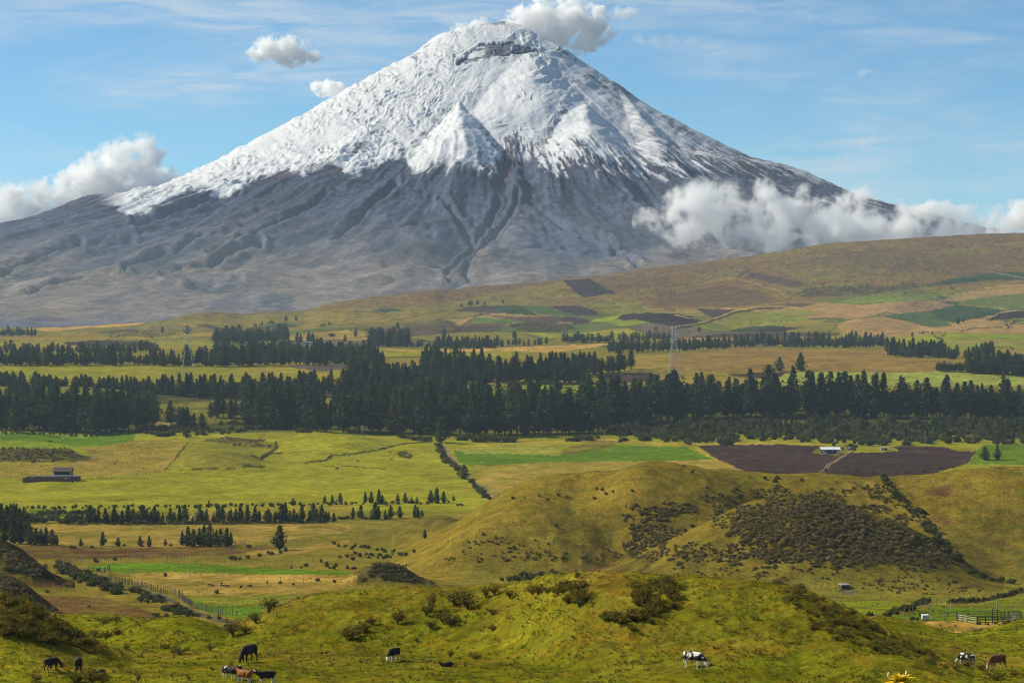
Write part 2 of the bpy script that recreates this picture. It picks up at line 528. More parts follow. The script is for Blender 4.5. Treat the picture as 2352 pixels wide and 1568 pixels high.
strip('D', 'ditch', [(1690, 285), (1760, 310), (1830, 270), (1900, 270)], 4.5, 0.9)
strip('D', 'ditch', [(1640, 360), (1780, 362)], 4, 0.9)
strip('D', 'ditch', [(1220, 380), (1500, 372), (1650, 370)], 1.8, 0.8)
strip('D', 'ditch', [(2060, 335), (2200, 318), (2230, 300), (2220, 280)], 4, 0.8)
strip('D', 'ditch', [(450, 745), (900, 748), (1400, 745), (2200, 738)], 5, 0.85)  # shadow along the foot of the long pine row, painted in the ditch tone
strip('D', 'ditch', [(730, 588), (890, 584)], 2, 0.8)
strip('E', 'ditch', [(0, 325), (40, 290), (200, 275), (360, 250), (440, 225), (560, 205), (720, 190)], 3.4, 0.9)
strip('E', 'ditch', [(0, 360), (150, 362), (300, 368), (400, 378)], 2, 0.8)
field('E', 'ditch', [(480, 270), (540, 258), (590, 290), (575, 308), (500, 300)], 0.85)
# right middle ground
field('E', 'tan', [(980, 350), (1600, 330), (2352, 318), (2352, 375), (2000, 410), (1500, 445), (1200, 570), (1100, 505), (1000, 430)], 0.9, (975, 2200))
field('F', 'tan', [(0, 320), (260, 312), (490, 402), (200, 405), (0, 405)], 0.9)
field('E', 'green', [(860, 250), (1580, 285), (1900, 215), (2360, 230), (2360, 322), (1600, 330), (980, 358), (900, 330)])
field('E', 'flower', [(880, 250), (1000, 230), (1300, 208), (1500, 213), (1580, 250), (1585, 288), (1200, 275), (950, 275)], 0.6)
field('E', 'brown', [(1580, 285), (1600, 245), (1800, 180), (2000, 190), (1900, 240), (1700, 272)], 0.6)
field('F', 'green', [(0, 228), (80, 226), (150, 265), (262, 312), (0, 322)])
field('F', 'soil', [(165, 222), (700, 213), (950, 222), (1160, 222), (1240, 235), (1500, 222), (1800, 226), (1900, 252), (2035, 260), (1965, 345), (1700, 420), (1400, 440), (1000, 425), (700, 430), (500, 410), (350, 342), (250, 290)])
field('F', 'dsoil', [(1080, 320), (1250, 265), (1500, 255), (1900, 300), (1960, 345), (1700, 420), (1050, 425)], 0.35)
field('F', 'olive', [(925, 272), (985, 218), (1160, 226), (1185, 265), (1100, 287), (1000, 280)])
field('F', 'ygreen', [(1205, 268), (1240, 230), (1470, 222), (1510, 258), (1300, 268)], 0.9)
field('F', 'green', [(2030, 262), (2080, 218), (2352, 208), (2500, 208), (2500, 350), (2200, 345), (1970, 348)], 0.9)
field('F', 'ygreen', [(1840, 232), (2060, 228), (2020, 262), (1900, 260)], 0.7)
strip('F', 'pale', [(985, 395), (1040, 345), (1110, 302), (1190, 255)], 2.2, 0.55)
strip('F', 'pale', [(1005, 395), (1058, 345), (1128, 302), (1200, 258)], 2.2, 0.55)
strip('F', 'straw', [(0, 208), (160, 212), (700, 205), (940, 212), (1050, 225)], 2.0, 0.8)
strip('F', 'straw', [(150, 225), (190, 270), (350, 342), (480, 402)], 3.0, 0.5)
strip('E', 'road', [(810, 225), (830, 260), (850, 305), (900, 350), (960, 410), (1000, 460), (1080, 510), (1140, 565)], 6.5, 0.9, (1000, 2300))
strip('E', 'straw', [(880, 235), (1100, 215), (1500, 195), (1900, 180), (2352, 215)], 3.0, 0.5, (1000, 2300))
# foreground valley
field('A', 'green', [(570, 100), (850, 83), (1300, 88), (1800, 123), (2352, 140), (2352, 168), (1700, 160), (1200, 147), (850, 152), (620, 127)])
field('A', 'tan', [(850, 152), (1200, 142), (1700, 160), (2400, 166), (2400, 240), (2100, 290), (1600, 305), (1230, 300), (1100, 262), (900, 212)], 0.95)
field('A', 'straw', [(1000, 150), (1500, 155), (2400, 175), (2400, 200), (1700, 215), (1200, 205)], 0.35)
field('A', 'green', [(1230, 310), (1450, 370), (1760, 372), (1750, 440), (1600, 460), (1400, 420)], 0.95)
field('A', 'limey', [(1230, 310), (1700, 305), (2000, 295), (1760, 372), (1450, 370)], 0.4)
field('A', 'brown', [(60, 290), (700, 320), (900, 370), (1160, 460), (340, 450), (250, 380), (100, 322)], 0.85)
field('A', 'brown', [(150, 205), (480, 215), (420, 242), (150, 252)], 0.8)
field('A', 'brown', [(100, 0), (1500, 0), (1300, 40), (600, 60), (200, 40)], 0.8)
strip('A', 'gsoil', [(1080, 300), (1150, 335), (1210, 370), (1290, 405), (1380, 440), (1560, 490)], 9, 0.95)
strip('A', 'gsoil', [(690, 185), (740, 215), (900, 250), (1080, 300)], 5, 0.7)
field('B', 'brown', [(1100, 190), (1300, 130), (1600, 150), (2352, 170), (2352, 130), (1500, 90)], 0.35)
# right-hand paddocks behind the hummock
field('C', 'green', [(1380, 470), (1700, 390), (2352, 400), (2352, 500), (1700, 470)], 0.75)
field('C', 'limey', [(1100, 345), (1450, 335), (1560, 345), (1500, 400), (1300, 440)], 0.8)
field('C', 'green', [(1700, 375), (1980, 365), (2352, 300), (2352, 410), (1750, 410)], 0.45)
field('C', 'straw', [(1680, 480), (1800, 470), (2352, 480), (2100, 540), (1850, 565)], 0.75, (262, 420))
strip('C', 'ditch', [(1850, 345), (2050, 340), (2250, 300), (2352, 270)], 9, 0.9)
field('C', 'gsoil', [(1100, 262), (1250, 268), (1190, 300), (1120, 290)], 0.8)
for x_, y_, rx_, ry_ in [(1800, 545, 130, 45), (1950, 720, 190, 60), (2210, 905, 120, 40), (2250, 360, 120, 20)]:
    cx_, cy_ = win('F', [(x_, y_)])[0]
    m_ = np.exp(-((XG - cx_) / (rx_ * .36)) ** 2 - ((ROW - cy_) / (ry_ * .36)) ** 2) * (hm > 0.02) * sm(-0.2, 0.3, nB)
    COL = lerp(COL, FS['brown'], np.clip(m_ * 1.3, 0, 1))
# beyond the first tree belt
field('G', 'ygreen', [(0, 450), (400, 428), (900, 443), (1600, 450), (2100, 455), (2352, 480), (2200, 560), (1500, 580), (0, 560)], 0.75)
field('G', 'tan', [(1500, 470), (1900, 458), (2250, 480), (2100, 530), (1700, 520)], 0.5)
field('G', 'gsoil', [(1870, 440), (2100, 432), (2360, 435), (2360, 465), (2150, 478)])
field('H', 'gsoil', [(0, 435), (180, 433), (150, 465), (0, 470)])
field('G', 'limey', [(0, 590), (340, 585), (700, 600), (650, 660), (300, 650), (0, 640)], 0.7)
field('G', 'olive', [(1050, 700), (2300, 620), (2352, 700), (2000, 800), (1400, 830), (1050, 830)], 0.9)
field('G', 'straw', [(1040, 805), (1160, 800), (1150, 840), (1040, 850)], 0.6)
field('G', 'tan', [(0, 250), (1400, 235), (1440, 340), (0, 330)], 0.5)
field('G', 'soil', [(430, 282), (700, 268), (1040, 283), (1060, 310), (450, 305)])
field('G', 'straw', [(190, 192), (700, 165), (1000, 143), (920, 168), (500, 196), (300, 212)])
field('G', 'heath', [(1190, 130), (1350, 72), (1480, 80), (1510, 112), (1900, 88), (2352, 58), (2360, -10), (2100, 55), (1700, 80), (1500, 90), (1400, 120)], 0.9)
field('G', 'gsoil', [(980, 185), (1180, 160), (1300, 185), (1480, 205), (1300, 215), (1000, 215)], 0.45)
field('G', 'dgreen', [(620, 215), (860, 192), (880, 205), (750, 225)], 0.8)
field('G', 'soil', [(1300, 165), (1380, 160), (1510, 188), (1480, 205)], 0.8)
field('G', 'dgreen', [(1690, 190), (1880, 150), (2030, 170), (1900, 192)], 0.9)
field('G', 'scrub', [(600, 235), (900, 195), (1050, 215), (1150, 240), (1050, 250)], 0.6)
field('H', 'ygreen', [(360, 385), (390, 345), (800, 350), (1260, 335), (1260, 380), (980, 390)], 0.8)
field('H', 'straw', [(330, 325), (600, 337), (900, 330), (1300, 315), (1700, 300), (1930, 290), (1850, 312), (1500, 355), (1200, 342), (800, 350), (500, 345)], 0.9)
field('H', 'soil', [(880, 212), (970, 155), (1100, 152), (1230, 155), (1120, 216)], 0.8)
field('H', 'crop', [(955, 160), (1010, 112), (1200, 125), (1390, 150), (1230, 156), (1100, 152)], 0.9)
field('H', 'green', [(955, 160), (1010, 112), (1200, 125), (1390, 150), (1230, 156), (1100, 152)], 0.4)
field('H', 'soil', [(1040, 95), (1300, 110), (1560, 110), (1680, 140), (1600, 152), (1390, 150), (1200, 125)], 0.85)
field('H', 'dsoil', [(865, 72), (960, 45), (1090, 38), (1215, 92), (1050, 86)], 0.8)
field('H', 'dgreen', [(1095, 40), (1290, 33), (1445, 102), (1220, 96)])
field('H', 'crop', [(1300, 37), (1480, 42), (1680, 100), (1560, 110), (1450, 98)])
field('H', 'soil', [(1490, 42), (1700, 34), (1880, 95), (1800, 106), (1690, 100)])
field('H', 'soil', [(1560, 115), (1690, 115), (1815, 146), (1700, 162), (1600, 140)])
field('H', 'olive', [(1700, 34), (1900, 10), (2100, 18), (2240, 80), (2000, 102), (1880, 95)])
field('H', 'dsoil', [(1945, 132), (2000, 95), (2180, 84), (2352, 88), (2360, 178), (2100, 132)])
field('I', 'dsoil', [(0, 90), (120, 110), (190, 132), (160, 155), (0, 178)])
field('H', 'scrub', [(1240, 165), (1350, 148), (1500, 148), (1650, 163), (1690, 192), (1500, 216), (1300, 205)])
field('H', 'dgreen', [(305, 70), (400, 47), (520, 62), (420, 82)])
field('H', 'soil', [(1840, 538), (1900, 500), (2150, 483), (2250, 500), (2240, 548), (1950, 558)])
field('H', 'limey', [(850, 580), (1300, 573), (1900, 560), (2060, 553), (1900, 620), (1500, 660), (1000, 640), (800, 600)], 0.8)
field('H', 'tan', [(2080, 380), (2352, 355), (2352, 480), (2090, 470)], 0.9)
strip('H', 'ditch', [(860, 212), (940, 165), (1000, 112), (1060, 90)], 3.5, 0.85)
strip('H', 'ditch', [(430, 140), (640, 105), (800, 72), (870, 72)], 1.8, 0.7)
strip('H', 'ditch', [(680, 160), (860, 85)], 1.4, 0.6)
strip('H', 'ditch', [(0, 75), (200, 80), (420, 82)], 1.6, 0.6)
strip('H', 'ditch', [(0, 155), (80, 165)], 1.6, 0.6)
strip('H', 'ditch', [(540, 250), (700, 275)], 2.0, 0.7)
strip('H', 'ditch', [(370, 385), (700, 380), (980, 385)], 3.0, 0.7)
strip('H', 'ditch', [(1230, 175), (1110, 212), (1110, 225)], 1.8, 0.8)
field('I', 'heath', [(-20, 362), (500, 318), (1000, 330), (1400, 330), (1440, 385), (1900, 405), (1790, 482), (1200, 487), (870, 477), (700, 482), (300, 485), (-20, 475)])
field('I', 'tan', [(-20, 362), (500, 318), (1000, 330), (1400, 330), (1440, 385), (1900, 405), (1790, 482), (1200, 487), (870, 477), (700, 482), (300, 485), (-20, 475)], 0.55)
field('I', 'stripe', [(500, 560), (700, 505), (850, 478), (1500, 490), (1790, 478), (2100, 500), (2400, 530), (2400, 570), (1700, 575), (900, 570)], 0.9)
field('I', 'soil', [(340, 495), (780, 483), (700, 517), (520, 528)])
field('I', 'olive', [(20, 190), (220, 170), (400, 110), (600, 75), (900, 58), (985, 88), (870, 132), (1100, 130), (1080, 180), (700, 205), (350, 212)], 0.6)
field('I', 'limey', [(180, 190), (400, 130), (620, 80), (900, 60), (985, 88), (870, 132), (700, 170), (400, 185)], 0.5)
field('I', 'pink', [(870, 122), (950, 95), (1100, 50), (1300, 30), (1500, 14), (1480, 55), (1350, 102), (1200, 126), (1000, 122)])
field('I', 'pink', [(1480, 55), (1500, 14), (1750, 0), (1850, 40), (1730, 75), (1600, 82), (1380, 106)], 0.6)
field('I', 'pink', [(1085, 175), (1200, 125), (1400, 111), (1600, 150), (1800, 188), (1700, 232), (1350, 252), (1150, 218)], 0.8)
field('I', 'dgreen', [(1380, 106), (1600, 80), (1730, 74), (1870, 178), (1700, 177), (1550, 141)], 0.9)
field('I', 'crop', [(1380, 106), (1600, 80), (1730, 74), (1870, 178), (1700, 177), (1550, 141)], 0.5)
field('I', 'dgreen', [(1725, 70), (1920, 30), (2120, 50), (2190, 62), (2200, 92), (2000, 126), (1880, 157), (1780, 132)])
field('I', 'dsoil', [(2075, 142), (2180, 86), (2300, 69), (2400, 76), (2400, 112), (2250, 126)])
field('I', 'dgreen', [(350, 208), (530, 174), (775, 171), (520, 217)])
field('I', 'dsoil', [(515, 212), (650, 180), (890, 181), (700, 217)])
field('I', 'dsoil', [(120, 240), (350, 225), (1100, 215), (1120, 240), (600, 250), (150, 255)], 0.7)
field('I', 'limey', [(1620, 278), (1750, 250), (1850, 233), (2000, 226), (2500, 230), (2500, 325), (1850, 335)], 0.8)
field('I', 'limey', [(1080, 25), (1300, 0), (1500, 0), (1480, 15), (1250, 30)], 0.7)
field('I', 'soil', [(140, 55), (420, 68), (300, 112), (240, 110)])
field('I', 'tan', [(250, 55), (700, 42), (720, 55), (420, 70)], 0.7)
strip('I', 'pale', [(0, 98), (120, 120), (190, 135)], 2.5, 0.7)
strip('I', 'ditch', [(0, 190), (200, 160), (300, 125), (420, 80), (560, 58), (740, 52)], 4.0, 0.9)
strip('I', 'straw', [(0, 180), (190, 150), (290, 115), (410, 72), (540, 50)], 2.5, 0.6)
strip('I', 'ditch', [(880, 122), (1040, 120), (1190, 130)], 2, 0.7)
strip('I', 'ditch', [(1040, 215), (1080, 185), (1095, 160)], 3, 0.8)
strip('I', 'ditch', [(1930, 210), (2000, 190), (2150, 185), (2200, 180)], 2.5, 0.8)
strip('I', 'pale', [(1840, 215), (1920, 180), (2080, 142), (2180, 92), (2300, 66)], 2.2, 0.6)
strip('I', 'straw', [(1750, 20), (2050, 40), (2250, 65)], 1.8, 0.5)
# upper slope
field('K', 'dsoil', [(1600, 625), (1770, 611), (1955, 712), (1750, 737), (1680, 702)])
field('K', 'gold', [(1300, 682), (1550, 629), (1600, 625), (1700, 737), (1400, 740), (1030, 765), (1000, 780), (1180, 725)], 0.85)
field('K', 'heath', [(0, 805), (300, 735), (640, 692), (720, 672), (1000, 665), (1450, 635), (1500, 640), (1300, 682), (1000, 745), (700, 795), (300, 812)], 0.9)
field('K', 'brown', [(640, 700), (720, 676), (1000, 668), (1440, 638), (1300, 675), (900, 740), (640, 760)], 0.5)
field('K', 'brown', [(1770, 611), (2150, 595), (2352, 600), (2352, 640), (2000, 690), (1950, 705)], 0.6)
field('K', 'limey', [(1550, 735), (1680, 720), (1740, 738)], 0.5)
field('K', 'brown', [(2080, 745), (2352, 690), (2360, 840), (2250, 810)], 0.7)
field('L', 'brown', [(0, 725), (300, 660), (560, 680), (735, 765), (400, 805), (0, 810)], 0.75)
field('L', 'soil', [(480, 600), (520, 571), (700, 598), (960, 650), (870, 692), (700, 650)], 0.8)
field('L', 'scrub', [(850, 510), (1050, 440), (1500, 420), (1900, 480), (2150, 500), (1900, 560), (1500, 560), (1100, 545)], 0.35)
field('L', 'scrub', [(740, 728), (850, 690), (1000, 662), (1200, 655), (1400, 665), (1900, 625), (1900, 640), (1700, 668), (1500, 690), (1300, 722), (950, 735)], 0.95)
field('L', 'dgreen', [(1660, 668), (1900, 608), (2150, 570), (2500, 568), (2500, 612), (2100, 626), (1850, 652)])
field('L', 'limey', [(1050, 780), (1250, 735), (1500, 718), (1800, 715), (1750, 745), (1450, 775)], 0.7)
field('L', 'olive', [(1660, 690), (2352, 620), (2352, 655), (2000, 700), (1700, 715)], 0.6)
field('L', 'pink', [(1780, 765), (1950, 715), (2150, 668), (2352, 648), (2500, 650), (2500, 700), (2200, 720), (1900, 765)], 0.75)
field('L', 'soil', [(620, 785), (800, 775), (950, 778), (860, 803), (760, 795)], 0.8)
field('L', 'olive', [(560, 700), (900, 640), (1300, 640), (1250, 660), (950, 668), (760, 720)], 0.7)
field('L', 'limey', [(800, 600), (1000, 585), (1150, 600), (950, 625)], 0.55)
field('L', 'olive', [(20, 640), (300, 560), (500, 545), (430, 600), (200, 660)], 0.6)
field('L', 'gold', [(300, 650), (700, 690), (900, 720), (760, 760), (560, 690)], 0.8)
field('L', 'olive', [(1750, 420), (2050, 390), (2200, 430), (1950, 470)], 0.6)
field('L', 'gsoil', [(1900, 570), (2060, 560), (2100, 580), (1900, 600)], 0.4)
field('L', 'dsoil', [(1860, 715), (2020, 697), (1900, 720)], 0.8)
strip('L', 'straw', [(200, 640), (420, 610), (700, 690), (760, 740)], 2.5, 0.5)
strip('L', 'straw', [(2140, 380), (2352, 372)], 2.5, 0.4)
strip('L', 'pale', [(2140, 570), (2352, 605)], 1.8, 0.7)
strip('L', 'ditch', [(430, 600), (510, 550)], 3, 0.8)
strip('L', 'pale', [(1780, 768), (1900, 720), (2100, 670), (2352, 648)], 1.5, 0.6)

nF = fbm(WX / 22, YG / 60, 4, 151)
nS = fbm(WX / 90 + YG / 300, YG / 5.5 + WX / 60, 2, 153)
isoil = (1 - sm(0.03, 0.09, np.abs(COL - FS['soil']).max(-1)))
ws = sm(0.5, 0.62, FART)
CV = COL * (1.0 + 0.16 * nA + 0.12 * nB + sm(3000, 4500, YG) * (0.16 + 0.30 * ws) * nF + 0.36 * isoil * nS)[..., None]
CV = lerp(CV, FS['scrub'] * 0.8, ws * sm(0.15, 0.5, nF + 0.5 * fbm(WX / 9, YG / 24, 2, 155)) * 0.6)
CV = np.clip(CV, 0.004, 0.9)
ROUGH = np.clip(1 - sm(150, 900, YG) * 0.55, 0, 1)
V = np.stack([WX, YG, Z], -1).reshape(-1, 3)
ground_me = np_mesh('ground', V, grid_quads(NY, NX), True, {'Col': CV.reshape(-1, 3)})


def ground_mat():
    m = bpy.data.materials.new('ground')
    m.use_nodes = True
    t = NT(m.node_tree)
    t.n.clear()
    ca = t.new('ShaderNodeAttribute', attribute_name='Col')
    tc = t.new('ShaderNodeTexCoord')
    geo_ = tc.outputs['Object']
    nf = t.noise(geo_, 0.9, 5, 0.7)
    nm = t.noise(geo_, 0.16, 5, 0.65)
    nb = t.noise(geo_, 0.03, 5, 0.62)
    f1 = t.ramp(nf, 0.25, 0.8, 0.55, 1.35)
    f2 = t.ramp(nm, 0.25, 0.75, 0.68, 1.28)
    f3 = t.ramp(nb, 0.25, 0.75, 0.78, 1.2)
    f = t.math('MULTIPLY', t.math('MULTIPLY', f1, f2), f3)
    comb = t.new('ShaderNodeCombineColor', {0: f, 1: f, 2: f})
    c = t.mix(1.0, ca.outputs[0], comb.outputs[0], 'MULTIPLY')
    # dry and lush patches
    c2 = t.mix(1.0, c, (1.22, 0.92, 0.9, 1), 'MULTIPLY')
    c = t.mix(t.ramp(t.noise(geo_, 0.35, 4, 0.65), 0.45, 0.7), c, c2)
    c3 = t.mix(1.0, c, (0.84, 1.03, 0.8, 1), 'MULTIPLY')
    c = t.mix(t.ramp(t.noise(geo_, 0.11, 4, 0.65), 0.5, 0.75), c, c3)
    bm1 = t.new('ShaderNodeBump', {'Height': nf, 'Strength': 0.7, 'Distance': 0.35})
    bm2 = t.new('ShaderNodeBump', {'Height': nm, 'Strength': 0.55, 'Distance': 1.6, 'Normal': bm1.outputs[0]})
    b = t.new('ShaderNodeBsdfPrincipled', {'Base Color': c, 'Roughness': 1.0, 'Normal': bm2.outputs[0]})
    b.inputs['Specular IOR Level'].default_value = 0.0
    t.new('ShaderNodeOutputMaterial', {0: b.outputs[0]})
    return m


ground = link('ground', ground_me, ground_mat())
tag(ground, kind='structure')


def col_profile(X):
    i = np.clip(np.searchsorted(XS, X) - 1, 0, NX - 2)
    t = (X - XS[i]) / (XS[i + 1] - XS[i])
    return Z[:, i] * (1 - t) + Z[:, i + 1] * t


def zat(x, y):
    """ground height at world x, y"""
    X = x / y * F + 1176
    i = int(np.clip(np.searchsorted(XS, X) - 1, 0, NX - 2))
    j = int(np.clip(np.searchsorted(YS, y) - 1, 0, NY - 2))
    t = (X - XS[i]) / (XS[i + 1] - XS[i])
    s = (y - YS[j]) / (YS[j + 1] - YS[j])
    return float((Z[j, i] * (1 - t) + Z[j, i + 1] * t) * (1 - s) + (Z[j + 1, i] * (1 - t) + Z[j + 1, i + 1] * t) * s)


def gp(X, Y, ymin=20.0):
    """the point of the ground seen at picture position X, Y"""
    z = col_profile(X)
    r = YH - F * z / YS
    j0 = int(np.searchsorted(YS, ymin))
    k = np.nonzero(r[j0:] <= Y)[0]
    j = (k[0] + j0) if len(k) else int(np.argmin(r))
    y = YS[j]
    if j > 0 and r[j - 1] > Y >= r[j]:
        y = YS[j - 1] + (YS[j] - YS[j - 1]) * (r[j - 1] - Y) / (r[j - 1] - r[j])
    x = (X - 1176) / F * y
    return Vector((x, y, zat(x, y)))


def w2(wd, x, y, ymin=20.0):
    X, Y = win(wd, [(x, y)])[0]
    return gp(X, Y, ymin)

# ------------------------------------------------------------------ volcano
VC = Vector(((1160 - 1176) / F * 17000, 17000, 0))
LP = [(0, 2337), (200, 2304), (334, 2270), (534, 2215), (718, 2069), (935, 1952), (1200, 1802), (1535, 1602), (1869, 1419), (2203, 1235), (2437, 1118), (2587, 1051),
      (2871, 951), (3137, 948), (3371, 851), (3538, 784), (3705, 734), (3872, 691), (4500, 530), (5200, 380), (6000, 240), (7000, 130), (8000, 55), (9000, 5), (9600, -30)]
RP = [(0, 2337), (133, 2297), (334, 2186), (534, 2069), (801, 1886), (968, 1769), (1135, 1652), (1469, 1469), (1802, 1302), (1969, 1218), (2136, 1185), (2303, 1135),
      (2470, 1051), (2670, 951), (2871, 868), (3300, 740), (3900, 600), (4500, 480), (5200, 355), (6000, 230), (7000, 130), (8000, 55), (9000, 5), (9600, -30)]
rr = np.concatenate([np.arange(2, 2700, 9.0), np.arange(2700, 5000, 14.0), geo(5000, 9600, 1.0045), [9600.0]])
th = np.concatenate([np.linspace(math.radians(-200), math.radians(20), 1150), np.linspace(math.radians(20), math.radians(160), 150)[1:]])
R_, T_ = np.meshgrid(rr, th, indexing='ij')
ct, st_ = np.cos(T_), np.sin(T_)
lz = np.interp(R_, *zip(*LP))
rz_ = np.interp(R_, *zip(*RP))
zv = (lz + rz_) / 2 + (rz_ - lz) / 2 * ct
vx = VC.x + R_ * ct
vy = VC.y + R_ * st_
VXp = 1176 + F * vx / vy
VYp = YH - F * zv / vy
front = st_ < 0.25
k1 = sm(300, 1500, R_) * (1 - sm(8300, 9300, R_))
wob = 0.22 * fbm(R_ / 900, T_ * 3, 3, 90) * sm(800, 3000, R_)
YLp = np.interp(VXp, [240, 480, 700, 900, 1150, 1400, 1800], [470, 440, 395, 370, 375, 390, 420])
upper = 1 - sm(-60, 25, VYp - YLp)
disp = 38 * k1 * ridged((T_ + wob * 0.5) * 9, R_ / 5200, 3, 91) * (1 - 0.8 * upper) + 18 * k1 * ridged((T_ + wob * 0.4) * 30, R_ / 2600, 3, 92) * (1 - upper)
apron = sm(4300, 6000, R_) * (1 - sm(8600, 9500, R_))
disp = disp * (1 - 0.45 * apron) + apron * (55 * fbm(vx / 900, vy / 700, 4, 95) + 22 * ridged(vx / 500, vy / 380, 3, 96))
disp += 60 * sm(2600, 3400, R_) * (1 - sm(5200, 6500, R_)) * fbm(T_ * 14, R_ / 1500, 4, 97)


def facet(X0, Y0, Y1, Wd, H, lean=0.0, bias=1.0):
    s = (VYp - Y0) / (Y1 - Y0)
    t = VXp - X0 - lean * np.clip(s, 0, 1.4) + 9 * np.clip(s, 0, 1) * fbm(VXp / 40 + X0, VYp / 22, 3, 170)
    wdt = Wd * np.clip(s, 0, 1.2) + 2
    q_ = np.abs(t) / np.where(t < 0, wdt * bias, wdt)
    tent = np.clip(1.12 - np.sqrt(q_ * q_ + 0.015), 0, 1)
    return H * tent * np.clip(s * 1.6, 0, 1) * (1 - sm(1.0, 1.5, s)) * front


fa = facet(1055, 236, 392, 118, 180, 0, 1.05)
fb_ = facet(1345, 250, 405, 150, 150, 15, 1.1)
fc = facet(1212, 114, 270, 130, 110, 40, 1.3)
fd = facet(1165, 345, 520, 60, -45, -30)
fe = facet(1100, 430, 640, 90, -45, -70)
ff = facet(1420, 200, 400, 60, 60, 130)
fg_ = facet(900, 250, 400, 80, 55, -140)
for wd_, pts_ in (('K', [(780, 90), (880, 200), (960, 270), (1000, 330), (900, 450), (820, 560), (830, 620)]), ('K', [(1290, 60), (1280, 140), (1200, 240), (1100, 330), (1000, 440), (940, 560), (980, 650)]),
                  ('J', [(832, 590), (840, 515), (1000, 470), (1200, 430), (1350, 360), (1560, 320)]), ('J', [(0, 600), (200, 500), (450, 410), (700, 365), (900, 340)]), ('J', [(1100, 610), (1400, 540), (1600, 430), (1750, 390)]),
                  ('J', [(1270, 680), (1440, 660), (1620, 650)]), ('J', [(200, 730), (500, 640), (850, 600)]), ('J', [(900, 270), (1100, 220), (1400, 120), (1600, 60)]), ('J', [(1400, 470), (1700, 340), (2000, 200), (2200, 60)]),
                  ('K', [(1400, 150), (1600, 280), (1800, 320), (1950, 400)]), ('K', [(1900, 350), (1950, 470), (2100, 540)]), ('K', [(60, 330), (330, 120), (480, 20)]), ('K', [(1160, 100), (1080, 240), (1000, 300)])):
    pl_ = win(wd_, pts_)
    xs_, ys_ = [q[0] for q in pl_], [q[1] for q in pl_]
    sel_ = front & (VXp > min(xs_) - 40) & (VXp < max(xs_) + 40) & (VYp > min(ys_) - 40) & (VYp < max(ys_) + 40)
    X_ = VXp[sel_] + 7 * fbm(VXp[sel_] / 22, VYp[sel_] / 14, 3, 180)
    Y_ = VYp[sel_] + 5 * fbm(VXp[sel_] / 20, VYp[sel_] / 14, 3, 181)
    dm_ = np.full(X_.shape, 1e9)
    for (xa, ya), (xb, yb) in zip(pl_[:-1], pl_[1:]):
        dx_, dy_ = xb - xa, yb - ya
        t_ = np.clip(((X_ - xa) * dx_ + (Y_ - ya) * dy_) / (dx_ * dx_ + dy_ * dy_), 0, 1)
        dm_ = np.minimum(dm_, np.hypot(X_ - xa - t_ * dx_, Y_ - ya - t_ * dy_))
    disp[sel_] += -46 * np.exp(-(dm_ / 5.0) ** 2) + 16 * np.exp(-((dm_ - 12) / 6.0) ** 2)
disp += fa + fb_ + fc + fd + fe + ff + fg_

VYp = YH - F * (zv + disp * (0.35 + 0.65 * sm(0, 500, R_))) / vy
YL_PTS = [(240, 470), (300, 492), (330, 486), (385, 460), (430, 442), (480, 440), (505, 452), (545, 438), (600, 408), (660, 388), (700, 402), (760, 372), (812, 406), (860, 382), (930, 352), (945, 398),
          (1000, 388), (1060, 384), (1100, 392), (1150, 378), (1166, 345), (1183, 336), (1200, 372), (1250, 392), (1300, 397), (1350, 378), (1420, 398), (1480, 402), (1540, 392),
          (1600, 405), (1650, 405), (1720, 402), (1800, 420), (1900, 445), (2000, 480)]
ylx, yly = zip(*YL_PTS)
YL = np.interp(VXp, ylx, yly)
right = sm(880, 1250, VXp)
streak = fbm(T_ * 90 + 0.8 * vnoise(R_ / 120, T_ * 30, 101), R_ / 420, 3, 102)
streak2 = fbm(T_ * 210, R_ / 160, 2, 103)
blotch = fbm(VXp / 14, VYp / 9, 3, 104)
rough_s = YL + streak * (12 + 42 * right) + streak2 * (4 + 26 * right) + blotch * 7 - VYp
soft = 5 + 22 * right
snow = sm(-soft, soft, rough_s)
# streaky cover over the upper scree on the right
thin = sm(-0.45, 0.15, streak2 + 0.7 * streak + 0.5 * blotch + (YL - 30 - VYp) / 60.0)
snow = snow * (1 - right) + np.minimum(snow, np.clip(thin, 0, 1)) * right
snow *= np.where(front, sm(215, 300, VXp), 1)
# icefall relief
ice = sm(0.3, 0.9, snow) * sm(60, 300, R_)
seracl = 1 - sm(850, 1150, VXp)
warp = 1.3 * vnoise(VXp / 22, VYp / 16, 110)
ser = ridged(VXp / 17 + warp, VYp / 9 + 0.45 * VXp / 9 + warp, 4, 111, 0.62)
disp += ice * (2.5 + 20 * seracl) * ser * sm(-0.75, 0.0, fbm(VXp / 55, VYp / 35, 2, 160)) + ice * 16 * fbm(VXp / 46, VYp / 28, 3, 112)
ledge = ridged(VXp / 60 + 0.5 * warp, VYp / 17 + 0.5 * warp, 3, 113) * sm(-0.3, 0.4, fbm(VXp / 70, VYp / 40, 2, 118))
disp += ice * 22 * np.clip(ledge - 0.1, 0, 1) * (1 - 0.4 * seracl) * (1 - sm(1270, 1400, VXp))
fine = sm(900, 2600, R_)
disp += (1 - ice) * (7 * ridged(T_ * 70, R_ / 600, 4, 114, .6) + 6 * ridged(T_ * 160, R_ / 240, 3, 115) + 6 * fbm(VXp / 7, VYp / 5, 3, 116)) * (1 - 0.6 * apron)
disp += apron * (6 * fbm(vx / 60, vy / 60, 3, 117) + 8 * ridged(vx / 210, vy / 330, 3, 119))


